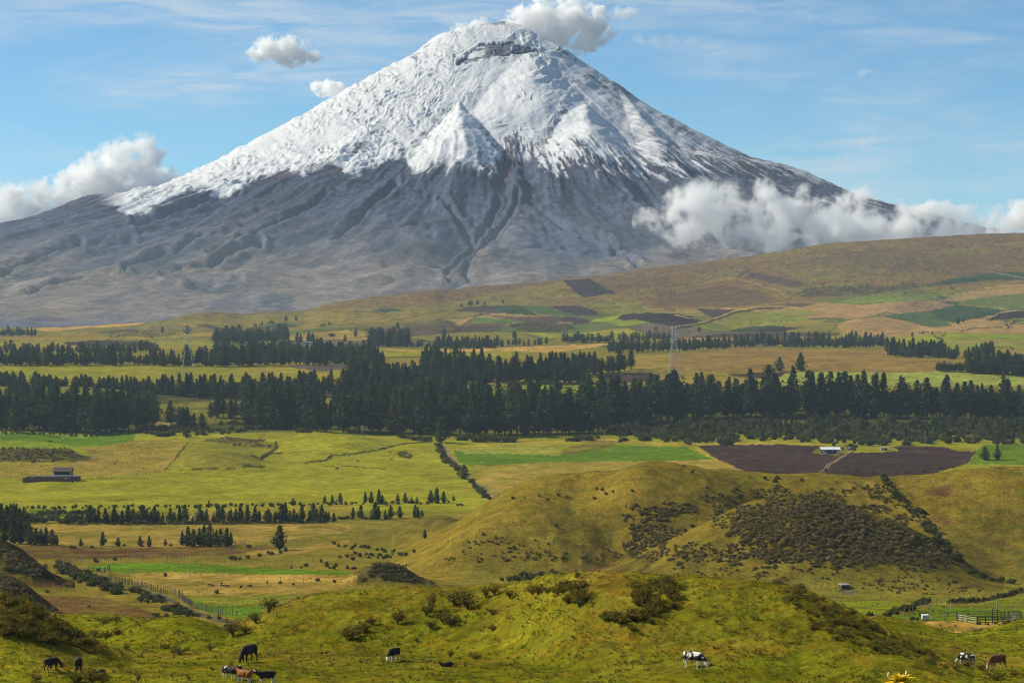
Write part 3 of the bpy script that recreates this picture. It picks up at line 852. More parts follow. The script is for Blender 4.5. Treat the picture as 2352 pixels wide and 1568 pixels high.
def pmask(pts, s=6, wd='P', j=5.0):
    pts = win(wd, pts)
    out = np.zeros(VXp.shape)
    xs = [p[0] for p in pts]
    ys = [p[1] for p in pts]
    sel = front & (VXp > min(xs) - 25) & (VXp < max(xs) + 25) & (VYp > min(ys) - 25) & (VYp < max(ys) + 25)
    X = VXp[sel] + j * vnoise(VXp[sel] / 9, VYp[sel] / 6, 120) + 0.5 * j * vnoise(VXp[sel] / 3.5, VYp[sel] / 2.5, 121)
    Y = VYp[sel] + 0.6 * j * vnoise(VXp[sel] / 8, VYp[sel] / 6, 122)
    out[sel] = inpoly(pts, X, Y)
    return out


# rock breaking through the snow
yana = pmask([(1046, 150), (1060, 130), (1088, 108), (1120, 98), (1175, 95), (1225, 110), (1238, 122), (1215, 120), (1180, 124), (1160, 134), (1130, 132), (1085, 142)])
bands = sm(-0.35, 0.15, ridged(VXp / 90, VYp / 5.5 + 0.1 * blotch, 2, 130) + 0.3 * blotch)
snow *= 1 - yana * bands * 0.82
disp += -yana * 18 + yana * 14 * ridged(VXp / 60, VYp / 5, 2, 131)
for pts in ([(940, 132), (985, 100), (990, 105), (950, 136)],
            [(1262, 95), (1290, 112), (1320, 135), (1312, 137), (1285, 122), (1260, 105)],
            [(1325, 165), (1360, 172), (1400, 195), (1440, 240), (1430, 248), (1395, 225), (1385, 205), (1350, 190)],
            [(1380, 180), (1420, 190), (1450, 215), (1470, 232), (1440, 222), (1400, 205)],
            [(1300, 170), (1340, 192), (1380, 200), (1375, 208), (1335, 200), (1300, 182)],
            [(1510, 260), (1545, 272), (1600, 310), (1580, 312), (1540, 290)],
            [(1562, 322), (1600, 338), (1622, 362), (1600, 372), (1575, 350)],
            [(1478, 300), (1520, 312), (1560, 340), (1540, 345), (1500, 322)],
            [(1215, 345), (1290, 250), (1300, 256), (1260, 330), (1240, 372)],
            [(1156, 320), (1190, 305), (1180, 335), (1168, 348)],
            [(940, 348), (1005, 262), (1052, 238), (1030, 262), (985, 320), (950, 365)],
            [(1092, 272), (1130, 320), (1160, 352), (1150, 356), (1115, 318)],
            [(690, 400), (720, 375), (760, 365), (750, 385), (715, 408)],
            [(800, 340), (830, 322), (850, 335), (815, 362)]):
    m = pmask(pts, j=7)
    snow *= 1 - m * sm(-0.2, 0.45, blotch + 0.9 * streak2 + 0.05) * 0.75
# broken cover down the right-hand flank
flank = sm(1330, 1480, VXp) * sm(0, 40, VYp - np.interp(VXp, [1200, 1400, 1600, 1800, 2000], [62, 185, 310, 395, 485]) + 34)
snow *= 1 - np.clip(0.35 + 0.6 * sm(1500, 1750, VXp), 0, .95) * flank * sm(-0.3 - 0.3 * sm(1550, 1750, VXp), 0.35, fbm(T_ * 60, R_ / 300, 4, 133) + 0.35 * blotch)

zv2 = zv + disp * (0.35 + 0.65 * sm(0, 500, R_))
# the silhouette should keep its place: damp displacement at the two flanks
sil = np.abs(ct) ** 10
zv2 = zv2 * (1 - 0.55 * sil) + zv * 0.55 * sil
# low spur in front at the left
sp = np.interp(VXp, [-300, 0, 100, 200, 260], [680, 690, 708, 745, 760])
spm = np.exp(-((vy - 9000) / 450.0) ** 2) * (1 - sm(200, 240, VXp))
zv2 += np.clip((YH - sp) / F * 9000 - zv2, 0, 200) * spm

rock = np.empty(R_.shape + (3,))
rock[:] = (0.066, 0.077, 0.118)  # rock tinted bluer, the blue of distant haze put into its colour
redd = sm(0.1, 0.6, fbm(T_ * 25, R_ / 700, 3, 140)) * sm(900, 2000, R_) * (1 - sm(2900, 3600, R_))
rock = lerp(rock, np.array((0.098, 0.068, 0.080)), redd * 0.8)
grass = sm(3300, 5200, R_ + 900 * fbm(vx / 800, vy / 900, 3, 141)) * sm(-0.45, 0.35, fbm(T_ * 10 + 0.4 * vnoise(R_ / 700, T_ * 8, 149), R_ / 1300, 4, 142) + 0.35 * apron + 0.25 * disp / 40)
rock = lerp(rock, np.array((0.190, 0.152, 0.122)), np.clip(grass, 0, 1) * (0.35 + 0.5 * apron))
tonal = fbm(T_ * 35, R_ / 500, 4, 143)
rock *= (1 + 0.34 * tonal + 0.22 * streak2 + 0.20 * fbm(T_ * 130, R_ / 170, 3, 150))[..., None]
dark = sm(0.15, 0.5, fbm(T_ * 18 + 0.5 * vnoise(R_ / 400, T_ * 9, 144), R_ / 900, 4, 145)) * sm(2600, 3600, R_) * (1 - 0.4 * apron)
rock = lerp(rock, np.array((0.045, 0.054, 0.064)), dark * 0.5)
for pts in ([(740, 490), (830, 430), (930, 400), (950, 380), (1000, 460), (1000, 540), (1080, 470), (1110, 500), (1010, 560), (960, 560), (880, 620), (800, 560)],
            [(1080, 380), (1200, 400), (1290, 490), (1230, 560), (1180, 500), (1100, 470)],
            [(690, 640), (810, 640), (900, 690), (780, 690)],
            [(1020, 570), (1100, 440), (1140, 420), (1200, 410), (1130, 500), (1090, 600)]):
    m = pmask(pts, wd='K', j=12) * 0.6
    rock = lerp(rock, np.array((0.040, 0.050, 0.060)), m * sm(-0.6, 0.1, blotch + 0.3))
for pts in ([(840, 510), (1000, 470), (1200, 430), (1350, 360), (1550, 330), (1480, 370), (1200, 480), (1100, 590), (830, 590)],
            [(0, 540), (250, 470), (450, 410), (650, 370), (880, 345), (600, 400), (350, 470), (60, 590), (0, 610)],
            [(1280, 680), (1400, 650), (1440, 700), (1560, 650), (1600, 665), (1480, 718), (1330, 710)],
            [(1730, 760), (1800, 740), (1970, 745), (1950, 830), (1850, 840), (1760, 800)],
            [(1830, 420), (1980, 340), (2100, 290), (2300, 260), (2300, 290), (2050, 370), (1850, 470)]):
    m = pmask(pts, wd='J', j=10) * 0.75
    rock = lerp(rock, np.array((0.042, 0.054, 0.066)), m * sm(-0.6, 0.1, blotch + 0.3))
scar = pmask([(1285, 115), (1310, 108), (1340, 160), (1380, 185), (1350, 210), (1310, 240), (1290, 200)], wd='K', j=5)
rock = lerp(rock, np.array((0.45, 0.36, 0.30)), scar * sm(-0.2, 0.3, blotch) * 0.75)
for pts in ([(600, 180), (700, 188), (780, 195), (870, 215), (780, 225), (500, 262), (330, 290)], [(300, 295), (380, 315), (170, 348), (330, 365), (110, 385)]):
    p = win('K', pts)
    dm = np.full(VXp.shape, 1e9)
    for (x1, y1), (x2, y2) in zip(p[:-1], p[1:]):
        dx, dy = x2 - x1, y2 - y1
        t = np.clip(((VXp - x1) * dx + (VYp - y1) * dy) / (dx * dx + dy * dy), 0, 1)
        dm = np.minimum(dm, np.hypot(VXp - x1 - t * dx, VYp - y1 - t * dy))
    rock = lerp(rock, np.array((0.03, 0.035, 0.04)), (1 - sm(0.5, 2.0, dm)) * front * 0.7)
spc = spm * (1 - sm(150, 230, VXp))
rock = lerp(rock, np.array((0.2, 0.155, 0.11)), np.clip(spc * 1.5, 0, 1) * 0.8)
snc = np.array((0.60, 0.62, 0.65)) * (1 + 0.03 * blotch)[..., None]
icecol = np.array((0.46, 0.56, 0.62))
snc = lerp(snc, icecol, np.clip(-ser - 0.15, 0, 1) * ice * 0.8 * seracl)
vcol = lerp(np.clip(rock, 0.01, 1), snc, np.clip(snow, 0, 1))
nv_r, nv_t = R_.shape
Vv = np.stack([vx, vy, zv2], -1).reshape(-1, 3)
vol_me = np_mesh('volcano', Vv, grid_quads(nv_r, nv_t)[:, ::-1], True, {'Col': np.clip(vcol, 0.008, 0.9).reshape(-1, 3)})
mm = bpy.data.materials.new('volcano_rock_and_snow')
mm.use_nodes = True
t = NT(mm.node_tree)
t.n.clear()
ca = t.new('ShaderNodeAttribute', attribute_name='Col')
tco = t.new('ShaderNodeTexCoord').outputs['Object']
nf = t.noise(tco, 0.035, 5, 0.65)
nm_ = t.noise(tco, 0.009, 5, 0.65)
bright = t.ramp(ca.outputs['Fac'], 0.25, 0.5)
f = t.math('MULTIPLY', t.ramp(nf, 0.28, 0.75, 0.66, 1.36), t.ramp(nm_, 0.3, 0.7, 0.74, 1.26))
f = t.math('ADD', t.math('MULTIPLY', f, t.math('SUBTRACT', 1.0, bright)), t.math('MULTIPLY', bright, t.ramp(nf, 0.25, 0.8, 0.90, 1.08)))
cmb = t.new('ShaderNodeCombineColor', {0: f, 1: f, 2: f})
cc = t.mix(1.0, ca.outputs[0], cmb.outputs[0], 'MULTIPLY')
bp = t.new('ShaderNodeBump', {'Height': nf, 'Strength': 0.5, 'Distance': 14.0})
bb = t.new('ShaderNodeBsdfPrincipled', {'Base Color': cc, 'Roughness': 0.95, 'Normal': bp.outputs[0]})
bb.inputs['Specular IOR Level'].default_value = 0.0
t.new('ShaderNodeOutputMaterial', {0: bb.outputs[0]})
tag(link('volcano_mountain', vol_me, mm), kind='structure')

# ------------------------------------------------------------------ haze: the air between the camera and the foot of the mountain
hz = bpy.data.meshes.new('haze')
bmh = bmesh.new()
x0, x1, y0, y1, z0, z1 = -3900, 3900, -40, 7520, float(Z.min()) - 1, float(Z.max()) + 12
vs = [bmh.verts.new(p) for p in ((x0, y0, z0), (x1, y0, z0), (x1, y1, z0), (x0, y1, z0), (x0, y0, z1), (x1, y0, z1), (x1, y1, z1), (x0, y1, z1))]
for q in ((3, 2, 1, 0), (4, 5, 6, 7), (0, 1, 5, 4), (1, 2, 6, 5), (2, 3, 7, 6), (3, 0, 4, 7)):
    bmh.faces.new([vs[i] for i in q])
bmh.to_mesh(hz)
bmh.free()
hm_ = bpy.data.materials.new('haze')
hm_.use_nodes = True
t = NT(hm_.node_tree)
t.n.clear()
pv = t.new('ShaderNodeVolumePrincipled')
pv.inputs['Color'].default_value = (0.60, 0.78, 1.0, 1)
pv.inputs['Density'].default_value = 3.3e-5
pv.inputs['Anisotropy'].default_value = 0.1
t.new('ShaderNodeOutputMaterial', {'Volume': pv.outputs[0]})
tag(link('haze', hz, hm_), kind='stuff')

# ------------------------------------------------------------------ clouds
def cloud(label, dist, blobs, dens, nscale, namt, seed, zsq=0.8, group=None, depth=1.0, soft=0.55):
    u = dist / F
    bl = [((X - 1176) * u, dist + random.uniform(-.3, .3) * r * u, (YH - Y) * u, r * u * 1.22) for X, Y, r in blobs]
    bm = bmesh.new()
    for x, y, z, r in bl:
        mt = Matrix.Translation((x, y, z)) @ Matrix.Diagonal((1.12, depth * 1.12, zsq * 1.12, 1))
        bmesh.ops.create_icosphere(bm, subdivisions=3, radius=1.12 * r, matrix=mt)
    me = bpy.data.meshes.new('cloud_src')
    bm.to_mesh(me)
    bm.free()
    o = bpy.data.objects.new('cloud_src', me)
    C.objects.link(o)
    md = o.modifiers.new('r', 'REMESH')
    md.mode = 'VOXEL'
    md.voxel_size = max(b[3] for b in bl) / 7
    dg = bpy.context.evaluated_depsgraph_get()
    me2 = bpy.data.meshes.new_from_object(o.evaluated_get(dg))
    bpy.data.objects.remove(o)
    m = bpy.data.materials.new('cloud')
    m.use_nodes = True
    t = NT(m.node_tree)
    t.n.clear()
    P = t.new('ShaderNodeTexCoord').outputs['Object']
    nz = t.new('ShaderNodeTexNoise')
    t.put(nz.inputs['Vector'], P)
    nz.inputs['Scale'].default_value = nscale
    nz.inputs['Detail'].default_value = 6
    nz.inputs['Roughness'].default_value = 0.64
    nz.inputs['Distortion'].default_value = 0.4
    acc = None
    for x, y, z, r in bl:
        sc = t.new('ShaderNodeMapping', {0: P})
        sc.vector_type = 'POINT'
        sc.inputs['Location'].default_value = (-x / r, -y / (r * depth), -z / (r * zsq))
        sc.inputs['Scale'].default_value = (1 / r, 1 / (r * depth), 1 / (r * zsq))
        ln = t.new('ShaderNodeVectorMath', {0: sc.outputs[0]}, operation='LENGTH').outputs['Value']
        v = t.math('SUBTRACT', 1.0, ln)
        acc = v if acc is None else t.math('SMOOTH_MAX', acc, v)
        if acc.node.operation == 'SMOOTH_MAX':
            acc.node.inputs[2].default_value = 0.45
    e = t.math('SUBTRACT', nz.outputs['Fac'], 0.5)
    e = t.math('MULTIPLY', e, namt)
    n2_ = t.math('SUBTRACT', t.noise(P, nscale * 3.3, 4, 0.6), 0.5)
    e = t.math('ADD', e, t.math('MULTIPLY', n2_, namt * 0.28))
    d = t.math('ADD', t.math('MULTIPLY', acc, 0.9), e)
    d = t.ramp(d, 0.06, soft, 0.0, dens)
    pv = t.new('ShaderNodeVolumePrincipled', {'Density': d})
    pv.inputs['Color'].default_value = (0.998, 0.998, 0.998, 1)
    pv.inputs['Anisotropy'].default_value = -0.1
    t.new('ShaderNodeOutputMaterial', {'Volume': pv.outputs[0]})
    m.cycles.volume_step_rate = 0.6
    o = link('cloud', me2, m)
    tag(o, label, 'cloud', group)
    return o


cloud('ragged white cloud bank hiding the lower flank of the volcano above the brown hill', 10600,
      [(1500, 508, 34), (1525, 495, 40), (1555, 462, 40), (1600, 470, 55), (1590, 520, 50), (1650, 500, 60), (1725, 515, 65), (1690, 450, 36), (1745, 445, 36), (1800, 525, 62), (1800, 470, 36),
       (1880, 520, 58), (1870, 470, 30), (1940, 475, 34), (1985, 450, 26), (1950, 525, 58), (2020, 525, 56), (2080, 525, 58), (2140, 495, 40), (2165, 530, 50), (2235, 525, 50), (2300, 520, 50), (2352, 500, 44), (2400, 515, 70), (1640, 450, 34), (1840, 440, 30), (1900, 500, 50)],
      0.032, 0.0075, 4.2, 1, 0.8, None, 1.0, 1.0)
cloud('thin wisp of cloud rising over the right flank of the volcano', 12500,
      [(1880, 398, 24), (1915, 378, 26), (1950, 358, 22), (1985, 336, 20), (2008, 318, 14)], 0.0035, 0.008, 3.2, 2, 0.8)
cloud('tall white cumulus standing behind the glacier at the left foot of the volcano', 19500,
      [(-40, 510, 60), (30, 475, 52), (20, 530, 50), (95, 465, 45), (150, 460, 50), (205, 430, 52), (250, 400, 50), (300, 415, 62), (350, 425, 50), (345, 370, 34), (290, 345, 34), (385, 410, 30), (330, 340, 34), (250, 365, 34)],
      0.026, 0.0055, 3.9, 3, 0.9, None, 1.0, 0.8)
cloud('bright white cumulus behind the summit crater', 20500,
      [(1170, 52, 26), (1210, 55, 40), (1255, 50, 46), (1305, 48, 44), (1350, 60, 44), (1380, 72, 30), (1330, 98, 26), (1290, 85, 30), (1095, 68, 26), (1060, 74, 20)], 0.042, 0.0062, 3.5, 4, 0.9, None, 1.0, 0.75)
cloud('compact oval white cloud alone in the blue sky beside the peak', 19600,
      [(592, 128, 22), (618, 110, 32), (650, 112, 36), (685, 122, 30), (715, 130, 20), (655, 135, 26)], 0.05, 0.0085, 3.3, 5, 0.75, None, 1.0, 0.8)
cloud('small white puff close to the upper glacier slope', 18000,
      [(728, 196, 16), (752, 203, 22), (775, 205, 16)], 0.06, 0.011, 3.0, 6, 0.8)
cloud('little pale puff above the summit cumulus at the top edge', 18500,
      [(1418, 25, 16), (1440, 32, 18), (1455, 28, 12)], 0.012, 0.010, 2.6, 7, 0.8)
cloud('faint flat streak of cloud at the level of the summit rock band', 18500,
      [(1470, 92, 20), (1505, 92, 22), (1545, 96, 20), (1585, 95, 16)], 0.003, 0.010, 3.0, 8, 0.6)
cloud('tiny faint cloud speck far out in the open sky', 18500,
      [(1982, 168, 14), (2000, 166, 12)], 0.004, 0.012, 2.6, 9, 0.7)


# ------------------------------------------------------------------ materials for things
def simple_mat(name, col, rough=0.85, var=0.0, scale=3.0, metal=0.0, spec=0.2):
    m = bpy.data.materials.new(name)
    m.use_nodes = True
    t = NT(m.node_tree)
    t.n.clear()
    c = tuple(float(v) for v in col) + (1.0,)
    P = t.new('ShaderNodeTexCoord').outputs['Object']
    if var > 0:
        f = t.ramp(t.noise(P, scale, 4, 0.6), 0.25, 0.75, 1 - var, 1 + var)
        k = t.new('ShaderNodeCombineColor', {0: f, 1: f, 2: f})
        c = t.mix(1.0, c, k.outputs[0], 'MULTIPLY')
    b = t.new('ShaderNodeBsdfPrincipled', {'Base Color': c, 'Roughness': rough, 'Metallic': metal})
    b.inputs['Specular IOR Level'].default_value = spec
    t.new('ShaderNodeOutputMaterial', {0: b.outputs[0]})
    return m


def leaf_mat(name, a, b_, c_):
    """foliage: three tints, one drawn per plant, with a little variation inside the crown"""
    m = bpy.data.materials.new(name)
    m.use_nodes = True
    t = NT(m.node_tree)
    t.n.clear()
    at = t.new('ShaderNodeAttribute', attribute_name='tint')
    oi = t.new('ShaderNodeObjectInfo')
    P = t.new('ShaderNodeTexCoord').outputs['Object']
    r = t.math('FRACT', t.math('ADD', at.outputs['Fac'], oi.outputs['Random']))
    c = t.mix(t.ramp(r, 0.0, 0.6), a + (1,), b_ + (1,))
    c = t.mix(t.ramp(r, 0.72, 1.0), c, c_ + (1,))
    nz = t.noise(P, 6.0, 3, 0.6)
    f = t.ramp(nz, 0.3, 0.7, 0.7, 1.3)
    k = t.new('ShaderNodeCombineColor', {0: f, 1: f, 2: f})
    c = t.mix(1.0, c, k.outputs[0], 'MULTIPLY')
    d = t.new('ShaderNodeBsdfDiffuse', {0: c})
    tr = t.new('ShaderNodeBsdfTranslucent', {0: c})
    mx = t.new('ShaderNodeMixShader', {0: 0.35, 1: d.outputs[0], 2: tr.outputs[0]})
    t.new('ShaderNodeOutputMaterial', {0: mx.outputs[0]})
    return m


M = {
    'pine': leaf_mat('pine_foliage', (0.030, 0.050, 0.024), (0.046, 0.070, 0.030), (0.090, 0.088, 0.038)),
    'young': leaf_mat('young_pine_foliage', (0.034, 0.060, 0.022), (0.046, 0.072, 0.026), (0.070, 0.074, 0.030)),
    'bush': leaf_mat('bush_foliage', (0.070, 0.080, 0.028), (0.100, 0.106, 0.036), (0.135, 0.112, 0.050)),
    'scrub': leaf_mat('scrub_foliage', (0.135, 0.110, 0.040), (0.215, 0.168, 0.068), (0.320, 0.245, 0.110)),
    'fgbush': leaf_mat('moorland_shrub_foliage', (0.150, 0.125, 0.022), (0.200, 0.150, 0.026), (0.130, 0.130, 0.024)),
    'grass': leaf_mat('grass_blades', (0.165, 0.150, 0.020), (0.115, 0.122, 0.018), (0.210, 0.150, 0.034)),
    'bark': simple_mat('bark', (0.075, 0.060, 0.048), 0.95, 0.3, 8),
    'twig': simple_mat('grey_twig', (0.11, 0.095, 0.075), 0.95, 0.3, 8),
    'wood': simple_mat('weathered_wood', (0.17, 0.145, 0.115), 0.95, 0.35, 5),
    'palewood': simple_mat('bleached_wood', (0.34, 0.31, 0.26), 0.9, 0.2, 5),
    'darkwood': simple_mat('dark_wood', (0.085, 0.066, 0.056), 0.95, 0.35, 3),
    'tile': simple_mat('old_roof_tiles', (0.090, 0.064, 0.060), 0.9, 0.35, 2.5),
    'white': simple_mat('whitewash', (0.62, 0.62, 0.60), 0.85, 0.12, 1.5),
    'tankwhite': simple_mat('dull_white_tank', (0.42, 0.42, 0.42), 0.7, 0.15, 2),
    'grey': simple_mat('grey_concrete', (0.30, 0.29, 0.28), 0.9, 0.2, 1.2),
    'tin': simple_mat('corrugated_tin', (0.68, 0.71, 0.74), 0.45, 0.15, 1.5, 0.0, 0.5),
    'bluewall': simple_mat('dark_blue_plaster', (0.045, 0.060, 0.090), 0.9, 0.2, 1.0),
    'dark': simple_mat('dark_opening', (0.012, 0.012, 0.014), 0.8),
    'glass': simple_mat('window_glass', (0.10, 0.12, 0.14), 0.1, 0, 1, 0, 0.5),
    'brick': simple_mat('brown_brick', (0.115, 0.070, 0.058), 0.95, 0.3, 1.0),
    'steel': simple_mat('galvanised_steel', (0.42, 0.44, 0.47), 0.45, 0.15, 0.4, 0.3, 0.5),
    'paint': simple_mat('green_paint', (0.07, 0.12, 0.09), 0.5, 0.1, 2, 0, 0.5),
    'rubber': simple_mat('tyre_rubber', (0.03, 0.03, 0.03), 0.9),
    'yellow': simple_mat('yellow_petals', (0.75, 0.50, 0.02), 0.7, 0.15, 30),
    'bud': simple_mat('pale_bud', (0.72, 0.55, 0.30), 0.7, 0.15, 30),
    'leafy': simple_mat('green_leaves', (0.10, 0.14, 0.03), 0.7, 0.2, 20),
}


def coat(name, fn):
    m = bpy.data.materials.new(name)
    m.use_nodes = True
    t = NT(m.node_tree)
    t.n.clear()
    P = t.new('ShaderNodeTexCoord').outputs['Object']
    sp = t.new('ShaderNodeSeparateXYZ', {0: P})
    c = fn(t, P, sp)
    b = t.new('ShaderNodeBsdfPrincipled', {'Base Color': c, 'Roughness': 0.7})
    b.inputs['Specular IOR Level'].default_value = 0.25
    t.new('ShaderNodeOutputMaterial', {0: b.outputs[0]})
    return m


BLK, WHT, BRN, TAN = (0.014, 0.012, 0.012, 1), (0.68, 0.63, 0.55, 1), (0.20, 0.070, 0.022, 1), (0.42, 0.27, 0.15, 1)
M['c_black'] = coat('black_hide', lambda t, P, s: t.mix(t.noise(P, 3, 3), BLK, (0.03, 0.024, 0.02, 1)))
M['c_brown'] = coat('brown_hide', lambda t, P, s: t.mix(t.ramp(s.outputs[2], 0.9, 0.35), t.mix(t.ramp(t.noise(P, 2.2, 3), 0.4, 0.65), BRN, (0.10, 0.036, 0.014, 1)), TAN))
M['c_rust'] = coat('rust_hide', lambda t, P, s: t.mix(t.ramp(s.outputs[2], 0.7, 0.35), t.mix(t.ramp(t.noise(P, 2.2, 3), 0.4, 0.65), (0.30, 0.10, 0.025, 1), (0.20, 0.06, 0.016, 1)), WHT))
M['c_pied'] = coat('black_and_white_hide', lambda t, P, s: t.mix(t.math('MAXIMUM', t.ramp(t.noise(P, 1.9, 1, 0.4), 0.50, 0.53), t.ramp(s.outputs[2], 0.72, 0.64)), BLK, WHT))
M['c_sock'] = coat('black_hide_with_white_legs', lambda t, P, s: t.mix(t.math('MAXIMUM', t.ramp(t.noise(P, 1.6, 1, 0.4), 0.62, 0.65), t.ramp(s.outputs[2], 0.66, 0.56)), BLK, WHT))
M['c_white'] = coat('white_hide', lambda t, P, s: t.mix(t.ramp(t.noise(P, 1.6, 1, 0.4), 0.62, 0.65), WHT, (0.35, 0.24, 0.15, 1)))

# ------------------------------------------------------------------ plants: prototypes as vertex and quad arrays
def cards(cen, nrm, size, rng, asp=1.0):
    """leaf-sized quads around the given centres"""
    n = len(cen)
    nrm = nrm / (np.linalg.norm(nrm, axis=1, keepdims=True) + 1e-9)
    a = rng.normal(size=(n, 3))
    u = np.cross(nrm, a)
    u /= np.linalg.norm(u, axis=1, keepdims=True) + 1e-9
    v = np.cross(nrm, u)
    s = size[:, None] * 0.5
    v = v * asp
    q = np.stack([cen - u * s - v * s * 0.6, cen + u * s * 0.7 - v * s, cen + u * s + v * s * 0.6, cen - u * s * 0.7 + v * s], 1)
    V = q.reshape(-1, 3)
    return V, np.arange(4 * n).reshape(n, 4)


def tube(pts, rad, k=6):
    pts = np.array(pts, float)
    V, Q = [], []
    for i, (p, r) in enumerate(zip(pts, rad)):
        d = pts[min(i + 1, len(pts) - 1)] - pts[max(i - 1, 0)]
        d /= np.linalg.norm(d) + 1e-9
        a = np.cross(d, (0.3, 1, 0.1))
        a /= np.linalg.norm(a) + 1e-9
        b = np.cross(d, a)
        for j in range(k):
            an = 2 * math.pi * j / k
            V.append(p + r * (math.cos(an) * a + math.sin(an) * b))
    for i in range(len(pts) - 1):
        for j in range(k):
            Q.append((i * k + j, i * k + (j + 1) % k, (i + 1) * k + (j + 1) % k, (i + 1) * k + j))
    return np.array(V), np.array(Q)


def joinq(parts):
    V, Q, o = [], [], 0
    for v, q in parts:
        V.append(v)
        Q.append(q + o)
        o += len(v)
    return np.concatenate(V), np.concatenate(Q)


def pine_proto(seed, base=0.12, R=0.17, power=0.55, nb=120, leaf=0.042, leaders=3, up=0.35):
    """unit-high conifer: (crown, trunk)"""
    r = np.random.default_rng(seed)
    cen, nrm, siz = [], [], []
    tr = [tube([(0, 0, -0.03), (0.006, 0, 0.3), (0, 0.008, 0.65), (0, 0, 0.97)], [0.02, 0.016, 0.009, 0.002])]
    asym = r.uniform(0, 6.28)
    for i in range(nb):
        z = base + (0.98 - base) * (i + r.uniform(0, 1)) / nb
        h = (z - base) / (1 - base)
        ang = i * 2.399 + r.uniform(-.4, .4)
        L = R * (1 - h) ** power * r.uniform(0.55, 1.2) * (1 + 0.25 * math.cos(ang - asym)) * min(1, 0.45 + h * 3.0) + 0.012
        rise = up * L * r.uniform(0.4, 1.4)
        dx, dy = math.cos(ang), math.sin(ang)
        if L > 0.07 and r.random() < 0.5:
            tr.append(tube([(0, 0, z), (dx * L * .5, dy * L * .5, z + rise * .3), (dx * L * .85, dy * L * .85, z + rise * .8)], [0.005, 0.003, 0.001], 4))
        k = max(3, int(7 * L / R))
        for q in range(k):
            f = 0.25 + 0.75 * (q + r.uniform(0, 1)) / k
            cen.append((dx * L * f + r.normal() * 0.012, dy * L * f + r.normal() * 0.012, z + rise * f * f + r.normal() * 0.012))
            nrm.append((dx * 0.6 + r.normal() * 0.6, dy * 0.6 + r.normal() * 0.6, 0.5 + r.normal() * 0.5))
            siz.append(leaf * r.uniform(0.6, 1.35) * (0.6 + 0.4 * (1 - h)))
    for l in range(leaders):
        ang = r.uniform(0, 6.28)
        d0 = R * r.uniform(0.05, 0.4) * (l > 0)
        z0, z1 = (0.8, 1.0) if l == 0 else (0.68, r.uniform(0.84, 0.97))
        for q in range(12):
            f = q / 11
            w = 0.018 * (1 - f) + 0.003
            cen.append((math.cos(ang) * d0 + r.normal() * w, math.sin(ang) * d0 + r.normal() * w, z0 + (z1 - z0) * f))
            nrm.append(tuple(r.normal(size=3)))
            siz.append(leaf * (0.85 - 0.5 * f))
    crown = cards(np.array(cen), np.array(nrm), np.array(siz), r, 1.25)
    return crown, joinq(tr)


def bush_proto(seed, n=170, leaf=0.15, flat=0.85, lobes=5):
    """unit-wide bush: (foliage, stems)"""
    r = np.random.default_rng(seed)
    lb = [(r.uniform(-.25, .25), r.uniform(-.25, .25), r.uniform(0.25, 0.55) * flat, r.uniform(0.2, 0.34)) for _ in range(lobes)]
    cen, nrm, siz = [], [], []
    for i in range(n):
        x, y, z, q = lb[i % lobes]
        d = r.normal(size=3)
        d /= np.linalg.norm(d)
        f = r.uniform(0.55, 1.05)
        p = np.array((x, y, z)) + d * q * f
        p[2] = max(p[2], 0.02 + 0.08 * r.random())
        cen.append(p)
        nrm.append(d + 0.6 * r.normal(size=3))
        siz.append(leaf * r.uniform(0.55, 1.25))
    st = [tube([(0, 0, -0.05), (x * .5, y * .5, z * .5), (x, y, z)], [0.03, 0.022, 0.01], 5) for x, y, z, q in lb]
    return cards(np.array(cen), np.array(nrm), np.array(siz), r), joinq(st)


def twig_bush_proto(seed, n=420, nst=16, spread=0.42, leaf=0.06, hh=1.0, low=0.25):
    """vase-shaped moorland shrub with its stems showing, unit-high"""
    r = np.random.default_rng(seed)
    st, cen, nrm, siz = [], [], [], []
    for i in range(nst):
        a = r.uniform(0, 6.28)
        t_ = spread * math.sqrt(r.uniform(0.02, 1))
        L = hh * r.uniform(0.65, 1.0) * (1 - 0.35 * (t_ / spread) ** 2)
        p1 = (math.cos(a) * t_ * .25, math.sin(a) * t_ * .25, L * .35)
        p2 = (math.cos(a) * t_ * .7, math.sin(a) * t_ * .7, L * .72)
        p3 = (math.cos(a) * t_ + r.normal() * .03, math.sin(a) * t_ + r.normal() * .03, L)
        st.append(tube([(0, 0, -0.04), p1, p2, p3], [0.016, 0.012, 0.008, 0.003], 4))
        for k in range(n // nst):
            f = low + (1 - low) * r.random() ** 0.7
            q = np.array((0, 0, 0)) * (1 - f) + np.array(p3) * f
            if f < .72:
                q = np.array(p1) + (np.array(p2) - np.array(p1)) * (f - low) / (.72 - low + 1e-6)
            q = q + r.normal(size=3) * (0.05 + 0.05 * f)
            q[2] = max(q[2], 0.03)
            cen.append(q)
            nrm.append(r.normal(size=3) + np.array((0, 0, .4)))
            siz.append(leaf * r.uniform(.5, 1.3))
    return cards(np.array(cen), np.array(nrm), np.array(siz), r, 1.5), joinq(st)


def tuft_proto(seed, n=14, sp=0.5):
    r = np.random.default_rng(seed)
    V, Q = [], []
    for i in range(n):
        a = r.uniform(0, 6.28)
        b = np.array((math.cos(a), math.sin(a), 0)) * r.uniform(0, sp * .5)
        tip = b + np.array((math.cos(a) * r.uniform(.05, sp), math.sin(a) * r.uniform(.05, sp), r.uniform(.5, 1.0)))
        wv = np.array((-math.sin(a), math.cos(a), 0)) * 0.07
        mid = b * .5 + tip * .5 + np.array((0, 0, .12))
        k = len(V)
        V += [b - wv, b + wv, mid + wv * .9, mid - wv * .9, tip + wv * .2, tip - wv * .2]
        Q += [(k, k + 1, k + 2, k + 3), (k + 3, k + 2, k + 4, k + 5)]
    return np.array(V), np.array(Q)


